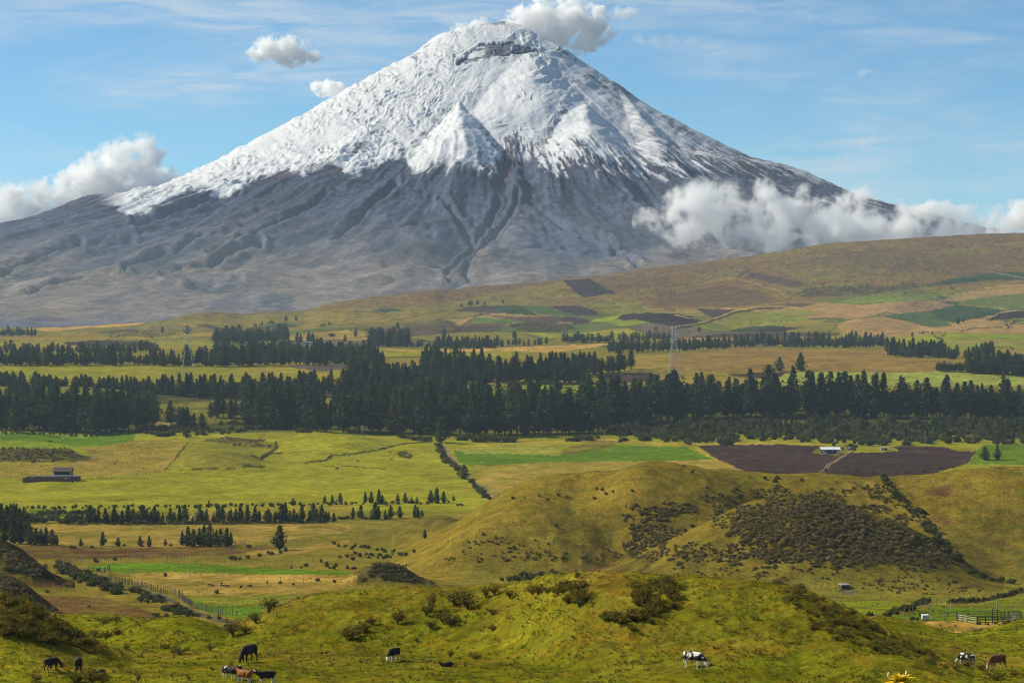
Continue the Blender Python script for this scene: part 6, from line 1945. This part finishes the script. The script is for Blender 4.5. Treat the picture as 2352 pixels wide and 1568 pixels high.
fence('fence of stakes and bushes rising towards the low mound on the left pasture', win('D', [(1940, 880), (2050, 865), (2150, 850), (2250, 835), (2340, 825)]), 26, 1.8, wpost=.12, seed=9, name='post_fence', ymin=500)
fence('wooden fence along the bottom of the little hill pasture by the dark clump', win('D', [(1450, 945), (1530, 938), (1620, 925), (1720, 915), (1800, 905)]), 16, 1.8, wpost=.1, seed=10, name='post_fence', ymin=500)
fence('wooden field gate and rails beside the dark pine clump', win('D', [(1580, 892), (1615, 892), (1648, 892)]), 3, 2.4, rails=4, wpost=.16, seed=11, name='field_gate', ymin=600)
fence('line of thin posts following the lower ridge of the golden hill', win('E', [(755, 930), (820, 890), (940, 845), (1040, 800), (1135, 785), (1530, 745), (1620, 748), (1720, 752), (1805, 758), (1918, 752), (1988, 735)]), 14, 1.6, wpost=.1, lean=.05, seed=12, name='post_fence', ymin=500)
fence('line of thin posts along the crest of the golden hill above the scrub', win('F', [(205, 525), (292, 505), (665, 490), (1000, 465), (1087, 460), (1172, 458), (1335, 445), (1470, 432)]), 11, 1.7, wpost=.1, lean=.05, seed=13, name='post_fence', ymin=500)
fence('line of dark posts crossing the right-hand hill pasture', win('F', [(1470, 440), (1565, 455), (1662, 462), (1825, 480), (1897, 492), (2010, 515), (2128, 550), (2220, 565), (2310, 570)]), 10, 1.8, wpost=.11, lean=.05, seed=14, name='post_fence', ymin=500)
fence('stake fence leading from the barn yard to the rough bank', win('D', [(525, 452), (640, 445), (760, 440), (880, 430), (990, 415), (1110, 398)]), 44, 1.7, wpost=.13, seed=15, name='stake_fence', ymin=1200)
fence('low rail fence at the left side of the barn yard', win('D', [(35, 458), (90, 458), (145, 458)]), 4, 1.8, rails=2, wpost=.14, mat='darkwood', seed=16, name='rail_fence', ymin=1200)
fence('row of posts beside the lower dirt lane', win('E', [(1085, 520), (1110, 535), (1140, 548), (1168, 562)]), 9, 1.9, wpost=.13, seed=17, name='post_fence', ymin=900)
fence('row of pale posts across the green paddock behind the corral', win('C', [(1175, 362), (1310, 275), (1722, 395), (1975, 405), (2260, 405)]) [2:], 6, 1.5, mat='palewood', wpost=.09, seed=18, name='post_fence', ymin=330)
fence('wire fence posts beside the climbing hedge near the water tank', win('C', [(1435, 445), (1530, 440), (1560, 455), (1620, 405), (1700, 370), (1765, 352)]), 10, 1.5, wpost=.08, seed=19, name='post_fence', ymin=330)
fence('dark back rails of the wooden cattle corral', win('C', [(1900, 470), (1952, 462), (2050, 462), (2150, 462), (2260, 462), (2325, 458)]), 9, 1.65, mat='darkwood', rails=4, wpost=.10, lean=.03, seed=20, name='corral_fence', ymin=300)
fence('bleached white rails at the front left of the cattle corral', win('C', [(1908, 476), (1960, 485), (2034, 497)]), 4, 1.25, mat='darkwood', railmat='palewood', rails=3, wpost=.10, lean=.03, seed=21, name='corral_fence', ymin=300)
fence('dark front rails of the wooden cattle corral', win('C', [(2040, 497), (2130, 497), (2210, 492)]), 5, 1.3, mat='darkwood', rails=3, wpost=.10, lean=.03, seed=22, name='corral_fence', ymin=300)
fence('bleached white rails at the right end of the cattle corral', win('C', [(2262, 470), (2290, 478), (2335, 470)]), 4, 1.3, mat='darkwood', railmat='palewood', rails=3, wpost=.10, lean=.03, seed=23, name='corral_fence', ymin=300)
fence('low pole rail between the water tank and the cattle corral', win('C', [(1780, 458), (1850, 452), (1900, 450)]), 3, 1.1, mat='wood', rails=2, wpost=.07, seed=24, name='rail_fence', ymin=300)
fence('posts along the straw strip above the ploughed field', win('F', [(180, 210), (700, 205), (1000, 215)]), 24, 1.6, wpost=.12, seed=25, name='post_fence', ymin=1500)


# lattice pylons
def pylon(wd, x, y, hpx, label):
    p = w2(wd, x, y, 2200)
    H = hpx * .3418 / F * p.y
    o = empty('pylon', p, .12)
    tag(o, label, 'pylon')
    W0, W1 = H * .12, H * .035

    def wz(z):
        return W0 + (W1 * 1.15 - W0) * min(1, z / (H * .72)) if z < H * .72 else W1 * 1.15 + (W1 - W1 * 1.15) * (z - H * .72) / (H * .28)
    lv = [0, .13, .25, .36, .46, .55, .63, .70, .76, .82, .88, .94, 1.0]
    for sx, sy in ((-1, -1), (1, -1), (1, 1), (-1, 1)):
        def leg(bm):
            for a, b in zip(lv[:-1], lv[1:]):
                bar_bm(bm, (sx * wz(a * H), sy * wz(a * H), a * H), (sx * wz(b * H), sy * wz(b * H), b * H), .22)
        part('leg', 'steel', o, leg)

    def brace(bm):
        for a, b in zip(lv[:-1], lv[1:]):
            wa, wb = wz(a * H), wz(b * H)
            c = [(-1, -1), (1, -1), (1, 1), (-1, 1)]
            for i in range(4):
                q, r_ = c[i], c[(i + 1) % 4]
                bar_bm(bm, (q[0] * wa, q[1] * wa, a * H), (r_[0] * wb, r_[1] * wb, b * H), .13)
                bar_bm(bm, (r_[0] * wa, r_[1] * wa, a * H), (q[0] * wb, q[1] * wb, b * H), .13)
    part('bracing', 'steel', o, brace)
    for z_, l_ in ((.72, .075), (.84, .065), (.96, .055)):
        def arm(bm):
            for s_ in (-1, 1):
                for yy_ in (-1, 1):
                    bar_bm(bm, (s_ * wz(z_ * H) * .9, yy_ * wz(z_ * H), z_ * H), (s_ * (wz(z_ * H) + H * l_ * .5), 0, z_ * H + .4), .3)
                    bar_bm(bm, (s_ * wz(z_ * H) * .9, yy_ * wz(z_ * H), (z_ + .04) * H), (s_ * (wz(z_ * H) + H * l_ * .5), 0, z_ * H + .5), .26)
        a_ = part('crossarm', 'steel', o, arm)
        for s_ in (-1, 1):
            part('insulator', 'tin', a_, lambda bm: bar_bm(bm, (s_ * (wz(z_ * H) + H * l_ * .5), 0, z_ * H + .4), (s_ * (wz(z_ * H) + H * l_ * .5), 0, z_ * H - 1.6), .25))


pylon('G', 1262, 505, 322, 'lattice steel pylon standing in the olive meadow, in front of the far dark belt')
pylon('I', 0, 500, 325, 'lattice steel pylon behind the roadside conifers at the edge of the brown field')


def pole(wd, x, y, hpx, label, arms=True, ymin=1500):
    p = w2(wd, x, y, ymin)
    h = hpx * .3418 / F * p.y
    o = empty('utility_pole', p)
    tag(o, label, 'pole')
    part('pole', 'palewood', o, lambda bm: bmesh.ops.create_cone(bm, cap_ends=True, segments=8, radius1=.30, radius2=.2, depth=h + .5, matrix=Matrix.Translation((0, 0, h / 2 - .25))))
    if arms:
        part('crossarm', 'palewood', o, boxes(((-1.1, -.37, h * .93), (1.1, -.21, h * .93 + .2))))
        for f in (-.9, .9):
            part('insulator', 'white', o, boxes(((f - .1, -.35, h * .93 + .203), (f + .1, -.23, h * .93 + .45))))


pole('D', 194, 110, 86, 'pale pole before the left wood by the bright green strip')
pole('D', 1683, 70, 62, 'pale pole in front of the dark belt above the stream thicket')
pole('E', 250, 165, 86, 'pale pole at the top edge of the cattle meadow', False)
pole('E', 1878, 210, 92, 'pale thin pole on the brown mound above the green field')
pole('F', 795, 128, 42, 'short pole with a crossarm among the saplings', ymin=1700)
pole('F', 1688, 222, 100, 'tall pale pole behind the right-hand ploughed field')
pole('H', 847, 382, 42, 'pole on the bright meadow below the straw band', ymin=2500)
pole('H', 1575, 292, 44, 'pole at the far end of the straw band', ymin=2700)
pole('G', 1123, 842, 52, 'pole in the gap of the front belt', ymin=1900)
pole('I', 2150, 332, 42, 'pole at the edge of the far right green field', ymin=2400)

# farm sheds far away
for wd, x, y, wpx, hpx, lab, wall, roof, ym in [
        ('G', 1508, 150, 20, 9, 'small white roofed shed alone on the far left fields', 'white', 'white', 3300), ('G', 908, 193, 36, 6, 'long low white greenhouse roof on the far heath', 'white', 'white', 2900),
        ('G', 2075, 207, 32, 5, 'flat white greenhouse strip on the far green slope', 'white', 'white', 3200), ('G', 1845, 296, 16, 13, 'small white farm shed at the trees of the far farmstead', 'white', 'tin', 2700),
        ('G', 1952, 297, 20, 16, 'white farmhouse in the middle of the far farmstead', 'white', 'tin', 2700), ('G', 2068, 295, 36, 16, 'grey roofed farmhouse in the far farmstead', 'grey', 'tin', 2700),
        ('G', 2192, 298, 40, 16, 'long pale farm shed at the right end of the far farmstead', 'grey', 'tin', 2700), ('H', 800, 174, 34, 10, 'long white roofed milking shed in the far olive fields', 'grey', 'tin', 3300),
        ('H', 625, 213, 22, 8, 'low white shed beside the far hedge clump', 'white', 'white', 3000), ('H', 680, 212, 14, 6, 'tiny shed next to the low white one by the hedge clump', 'darkwood', 'tin', 3000),
        ('H', 172, 206, 4, 10, 'tiny dark hut alone in the far olive field', 'darkwood', 'tile', 3000), ('H', 2000, 244, 14, 9, 'small brown farm hut among the trees below the ploughed knoll', 'brick', 'tile', 2800),
        ('I', 60, 232, 26, 10, 'white farm huts at the end of the long earth bank', 'white', 'tin', 2900), ('H', 590, 868, 16, 34, 'little pale hut under the yellow blossoming tree', 'grey', 'tile', 1950)]:
    p = w2(wd, x, y, ym)
    u = p.y / F * .3418
    o = empty('farm_shed', (p.x, p.y + 3, zat(p.x, p.y)))
    tag(o, lab, 'shed')
    a, h_ = wpx * u, hpx * u
    part('wall', wall, o, boxes(((-a, -3, -1), (a, 3, h_ * .7))))
    part('door', 'dark', o, boxes(((-a * .2, -3.08, -.3), (a * .15, -3.003, h_ * .55))))
    part('roof', roof, o, lambda bm: [box_bm(bm, (-a * 1.05, -3.6, h_ * .7 + .003), (a * 1.05, 3.6, h_))])

# ------------------------------------------------------------------ cattle
def cow_mesh(pose, seed=0):
    v, e, rad = [], [], []

    def add(p, r, link_to=None):
        v.append(p)
        rad.append(r if isinstance(r, tuple) else (r, r))
        if link_to is not None:
            e.append((link_to, len(v) - 1))
        return len(v) - 1
    lie = pose == 'lie'
    dz = -.72 if lie else 0.0
    barrel = add((-.15, 0, 1.02 + dz), (.37, .38))
    rump = add((-.62, 0, 1.10 + dz), (.31, .29), barrel)
    tailh = add((-.90, 0, 1.14 + dz), (.20, .17), rump)
    chest = add((.35, 0, 1.00 + dz), (.32, .37), barrel)
    shl = add((.62, 0, 1.06 + dz), (.24, .30), chest)
    if pose == 'graze':
        n1 = add((.92, 0, .86), (.15, .20), shl)
        n2 = add((1.14, .03, .58), (.12, .15), n1)
        hd = add((1.27, .05, .38), (.125, .125), n2)
        mz = add((1.33, .06, .12), (.085, .08), hd)
        ear = (1.20, .05, .46)
    elif pose == 'stand':
        n1 = add((.95, 0, 1.22), (.15, .20), shl)
        n2 = add((1.14, 0, 1.36), (.13, .15), n1)
        hd = add((1.30, 0, 1.36), (.13, .13), n2)
        mz = add((1.56, 0, 1.18), (.09, .085), hd)
        ear = (1.24, 0, 1.44)
    else:
        n1 = add((.92, .05, .52), (.14, .18), shl)
        n2 = add((1.08, .12, .66), (.12, .14), n1)
        hd = add((1.18, .2, .66), (.12, .12), n2)
        mz = add((1.30, .38, .54), (.085, .08), hd)
        ear = (1.14, .18, .74)
    for s in (-1, 1):
        e1 = add((ear[0] - .02, ear[1] + s * .16, ear[2] + .02), .045, hd)
        add((ear[0] - .05, ear[1] + s * .27, ear[2] - .02), .03, e1)
        h1 = add((ear[0] + .03, ear[1] + s * .08, ear[2] + .09), .03, hd)
        add((ear[0] + .06, ear[1] + s * .13, ear[2] + .17), .014, h1)
        if not lie:
            f1 = add((.52, s * .19, .72), (.12, .13), chest)
            f2 = add((.55 + .05 * s, s * .19, .42), .068, f1)
            f3 = add((.53 + .07 * s, s * .19, .14), .05, f2)
            add((.56 + .07 * s, s * .19, .03), .06, f3)
            b1 = add((-.66, s * .20, .82), (.15, .19), rump)
            b2 = add((-.58 - .06 * s, s * .20, .62), .105, b1)
            b3 = add((-.78 - .08 * s, s * .20, .43), .065, b2)
            b4 = add((-.73 - .08 * s, s * .20, .14), .05, b3)
            add((-.70 - .08 * s, s * .20, .03), .06, b4)
        else:
            f1 = add((.55, s * .26, .16), .10, chest)
            add((.85, s * .24, .07), .055, f1)
            b1 = add((-.55, s * .34, .20), .15, rump)
            add((-.18, s * .40, .08), .07, b1)
    if not lie:
        add((-.42, 0, .66), (.15, .13), barrel)
    t1 = add((-1.02, 0, 1.02 + dz), .04, tailh)
    if not lie:
        t2 = add((-1.05, 0, .72), .028, t1)
        t3 = add((-1.04, 0, .50), .045, t2)
        add((-1.03, 0, .36), .02, t3)
    else:
        add((-1.05, .12, .06), .03, t1)
    me = bpy.data.meshes.new('cow_src')
    me.from_pydata(v, e, [])
    o = bpy.data.objects.new('cow_src', me)
    C.objects.link(o)
    sk = o.modifiers.new('s', 'SKIN')
    sk.use_smooth_shade = True
    for i, d in enumerate(me.skin_vertices[0].data):
        d.radius = rad[i]
        d.use_root = i == 0
    sb = o.modifiers.new('b', 'SUBSURF')
    sb.levels = sb.render_levels = 2
    dg = bpy.context.evaluated_depsgraph_get()
    out = bpy.data.meshes.new_from_object(o.evaluated_get(dg))
    bpy.data.objects.remove(o)
    out.materials.clear()
    return out


COWS = {}


def cow(wd, x, y, size, ang, pose, coat_, label, group=None, ymin=20, name='cow'):
    """ang: heading in the ground plane, 0 = facing right in the picture, 90 = facing away; size: shoulder height in zoom pixels"""
    key = (pose, coat_)
    if key not in COWS:
        me = cow_mesh(pose)
        me.materials.append(M[coat_])
        COWS[key] = me
    p = w2(wd, x, y, ymin)
    h = size * .3418 / F * p.y
    o = link(name, COWS[key], None, None, p, math.radians(ang))
    s = h / 1.40
    o.scale = (s, s, s)
    o.location.z = zat(p.x, p.y) - .02
    tag(o, label, 'cow', group)
    return o


cow('A', 350, 806, 90, 48, 'graze', 'c_black', 'black cow grazing half hidden by a yellow sprig, at the bottom left')
cow('A', 528, 818, 112, 100, 'graze', 'c_black', 'big black cow seen from behind, grazing beside the yellow green shrub')
cow('A', 668, 842, 84, 240, 'lie', 'c_black', 'cow lying almost hidden behind the yellow green shrub')
cow('A', 1672, 748, 120, 242, 'graze', 'c_black', 'large all black cow grazing alone, facing left, with its shadow on the grass')
cow('A', 1545, 868, 98, -40, 'stand', 'c_sock', 'black cow with white legs standing left of the rust coloured cow')
cow('A', 1640, 890, 96, 140, 'stand', 'c_rust', 'rust coloured cow standing in front of two black ones at the bottom edge')
cow('A', 1652, 868, 70, 5, 'stand', 'c_rust', 'reddish cow of which only the back shows behind the rust coloured one')
cow('A', 1790, 897, 92, 205, 'stand', 'c_sock', 'black cow with white face and belly cut off by the bottom edge')
cow('B', 462, 742, 92, 240, 'graze', 'c_sock', 'black cow with white legs grazing alone below the vase-shaped grey shrub')
cow('B', 820, 780, 66, 190, 'lie', 'c_black', 'small black calf lying on the open grass', name='calf')
cow('C', 135, 792, 120, -42, 'graze', 'c_pied', 'black and white spotted cow grazing below the main hummock')
cow('C', 1965, 778, 94, 128, 'graze', 'c_pied', 'black and white spotted cow grazing behind a dark tuft at the right')
cow('C', 2172, 802, 108, 214, 'graze', 'c_brown', 'brown cow with pale legs grazing at the right')
cow('A', 395, 242, 30, 190, 'graze', 'c_black', 'small black cow alone on the rough ground beyond the left mounds', ymin=450)
for x, y, sz, a, pose, ct_, lab in [(1410, 243, 22, 180, 'graze', 'c_brown', 'brown cow at the left end of the herd on the straw pasture'), (1428, 250, 24, 160, 'graze', 'c_brown', 'second brown cow from the left end of the herd on the straw pasture'),
                                    (1488, 236, 24, 95, 'stand', 'c_black', 'black cow facing away behind the spotted one in the herd'), (1492, 249, 24, 20, 'graze', 'c_pied', 'spotted cow in the middle of the herd on the straw pasture'),
                                    (1525, 252, 22, 0, 'graze', 'c_brown', 'dark brown cow right beside the spotted one in the herd'), (1620, 262, 28, 80, 'stand', 'c_black', 'black cow nearest the viewer in the pasture herd'),
                                    (1678, 253, 25, 185, 'graze', 'c_brown', 'dark brown cow at the right of the pasture herd'), (1797, 231, 26, 95, 'stand', 'c_black', 'black cow apart to the right of the pasture herd, seen from behind'),
                                    (1883, 231, 24, 60, 'graze', 'c_black', 'black cow farthest right on the straw pasture')]:
    cow('A', x, y, sz, a, pose, ct_, lab, 'herd on the straw pasture', 450)
for wd, x, y, sz, a, pose, ct_, lab in [('D', 338, 200, 16, 20, 'graze', 'c_black', 'tiny black cow on the bright green strip'), ('D', 424, 181, 13, 180, 'graze', 'c_white', 'tiny white cow on the bright green strip'),
                                        ('D', 2268, 382, 14, 180, 'graze', 'c_black', 'tiny black cow in the middle of the cattle meadow'), ('D', 2286, 374, 14, 100, 'stand', 'c_white', 'tiny white cow behind the black one in the cattle meadow'),
                                        ('D', 2241, 383, 12, 90, 'stand', 'c_white', 'tiny pale calf left of the black cow in the cattle meadow'), ('E', 149, 292, 18, 60, 'stand', 'c_pied', 'tiny spotted cow on the dark ditch of the cattle meadow'),
                                        ('E', 378, 246, 15, 0, 'graze', 'c_pied', 'tiny dark cow where the ditch bends, left of a pair'), ('E', 394, 246, 15, 10, 'graze', 'c_black', 'tiny dark cow where the ditch bends, right of a pair'),
                                        ('E', 437, 272, 12, 0, 'graze', 'c_black', 'tiny dark cow left of the rocky mound in the meadow'), ('E', 220, 333, 13, 30, 'graze', 'c_brown', 'tiny brown cow below the ditch in the meadow'),
                                        ('E', 445, 319, 14, 180, 'graze', 'c_brown', 'tiny brown cow on open grass below the rocky mound'), ('E', 248, 372, 15, 90, 'stand', 'c_white', 'tiny white cow low in the cattle meadow'),
                                        ('E', 556, 295, 16, 10, 'graze', 'c_white', 'tiny pale cow standing against the rocky mound'), ('E', 415, 628, 14, 0, 'graze', 'c_black', 'tiny dark cow between the two pine rows at the meadow foot'),
                                        ('F', 68, 368, 18, 180, 'graze', 'c_brown', 'tiny brown cow on the tan field left of the ploughed field'),
                                        ('D', 1478, 652, 13, 90, 'stand', 'c_white', 'tiny pale cow in the gap of the long pine row'), ('D', 2097, 640, 14, 90, 'stand', 'c_brown', 'tiny tan cow near the right end of the long pine row'), ('D', 2195, 655, 14, 90, 'stand', 'c_pied', 'tiny spotted cow at the right end of the long pine row')]:
    cow(wd, x, y, sz, a, pose, ct_, lab, 'cattle grazing the broad meadow', 900)
for x, y, c_ in [(472, 160, 'c_white'), (505, 160, 'c_white'), (515, 160, 'c_black'), (567, 156, 'c_black'), (590, 156, 'c_black'), (648, 148, 'c_black'), (665, 147, 'c_black'), (682, 146, 'c_black'), (720, 144, 'c_black'), (756, 145, 'c_black'),
                 (714, 116, 'c_white'), (784, 113, 'c_black')]:
    cow('I', x, y, 7.5, random.choice((0, 180, 20)), 'graze', c_, 'tiny ' + ('white' if c_ == 'c_white' else 'dark') + ' cow strung out on the far green hillside above the earth bank', 'cattle on the far green hillside', 3000)
for x, y, c_ in [(1440, 94, 'c_black'), (1450, 90, 'c_black'), (1468, 90, 'c_black'), (1488, 95, 'c_black'), (1503, 86, 'c_white'), (1520, 82, 'c_black'), (1540, 82, 'c_black'), (1582, 82, 'c_black'), (1616, 28, 'c_black'), (1624, 24, 'c_black'), (1622, 72, 'c_black'),
                 (1695, 55, 'c_black'), (1708, 56, 'c_black'), (1722, 48, 'c_black'), (1732, 46, 'c_black'), (1760, 42, 'c_white')]:
    cow('I', x, y, 7.0, random.choice((0, 180, 20)), 'graze', c_, 'tiny ' + ('white' if c_ == 'c_white' else 'dark') + ' cow on the pale stubble hill far away', 'cattle on the pale stubble hill', 3000)

# green tractor at the end of the meadow, seen as a small dark vehicle
truck(908, 626, 'parked_truck', 'small dark green truck parked at the meadow end by the pines', 4.6, 'paint', 'paint', .15, 900, 'E')

# yellow-flowered plant close to the camera, its head just inside the bottom edge
hx = (2065 - 1176) / F * 9.5
hz_ = (YH - 1563) / F * 9.5
gz = zat(hx, 9.5)
fp = empty('flowering_plant', (hx, 9.5, gz))
tag(fp, 'bright yellow flower head poking up at the bottom edge, close to the viewer', 'plant')
H = hz_ - gz
v_, q_ = tube([(0, 0, -.05), (.02, 0, H * .5), (0, 0, H - .01)], [.012, .010, .008], 8)
link('stem', np_mesh('stem', v_, q_), M['leafy'], fp)
rl = np.random.default_rng(8)


def petal_ring(n, L, tilt, wdt, z0, seed):
    r = np.random.default_rng(seed)
    V, Q = [], []
    for k in range(n):
        a = 2 * math.pi * (k + r.uniform(-.3, .3)) / n
        t_ = tilt + r.uniform(-.18, .18)
        l_ = L * r.uniform(.75, 1.15)
        d = np.array((math.cos(a) * math.cos(t_), math.sin(a) * math.cos(t_), math.sin(t_)))
        s_ = np.array((-math.sin(a), math.cos(a), 0))
        o_ = np.array((0, 0, z0))
        b = len(V)
        for f, ww in ((0.02, .3), (.35, 1), (.7, .85), (1.0, .12)):
            c = o_ + d * l_ * f + np.array((0, 0, -.25 * l_ * f * f))
            V += [c - s_ * wdt * ww, c + np.array((0, 0, -.004)), c + s_ * wdt * ww]
        for i in range(3):
            for j in range(2):
                Q.append((b + i * 3 + j, b + i * 3 + j + 1, b + i * 3 + j + 4, b + i * 3 + j + 3))
    return np.array(V), np.array(Q)


for tilt, n_, L_, sd_ in ((.15, 11, .088, 1), (.55, 10, .078, 2), (.95, 8, .060, 3)):
    v_, q_ = petal_ring(n_, L_, tilt, .011, H, sd_)
    link('petals', np_mesh('petals', v_, q_, True), M['yellow'], fp)


for dx, dz_ in ((.030, .050), (-.046, .044)):
    part('bud', 'bud', fp, lambda bm: bmesh.ops.create_icosphere(bm, subdivisions=2, radius=.007, matrix=Matrix.Translation((dx, -.01, H + dz_ - .016)) @ Matrix.Diagonal((.9, .9, 1.9, 1))))
v_, q_ = petal_ring(9, .22, .2, .03, H * .45, 5)
link('leaves', np_mesh('leaves', v_, q_, True), M['leafy'], fp)
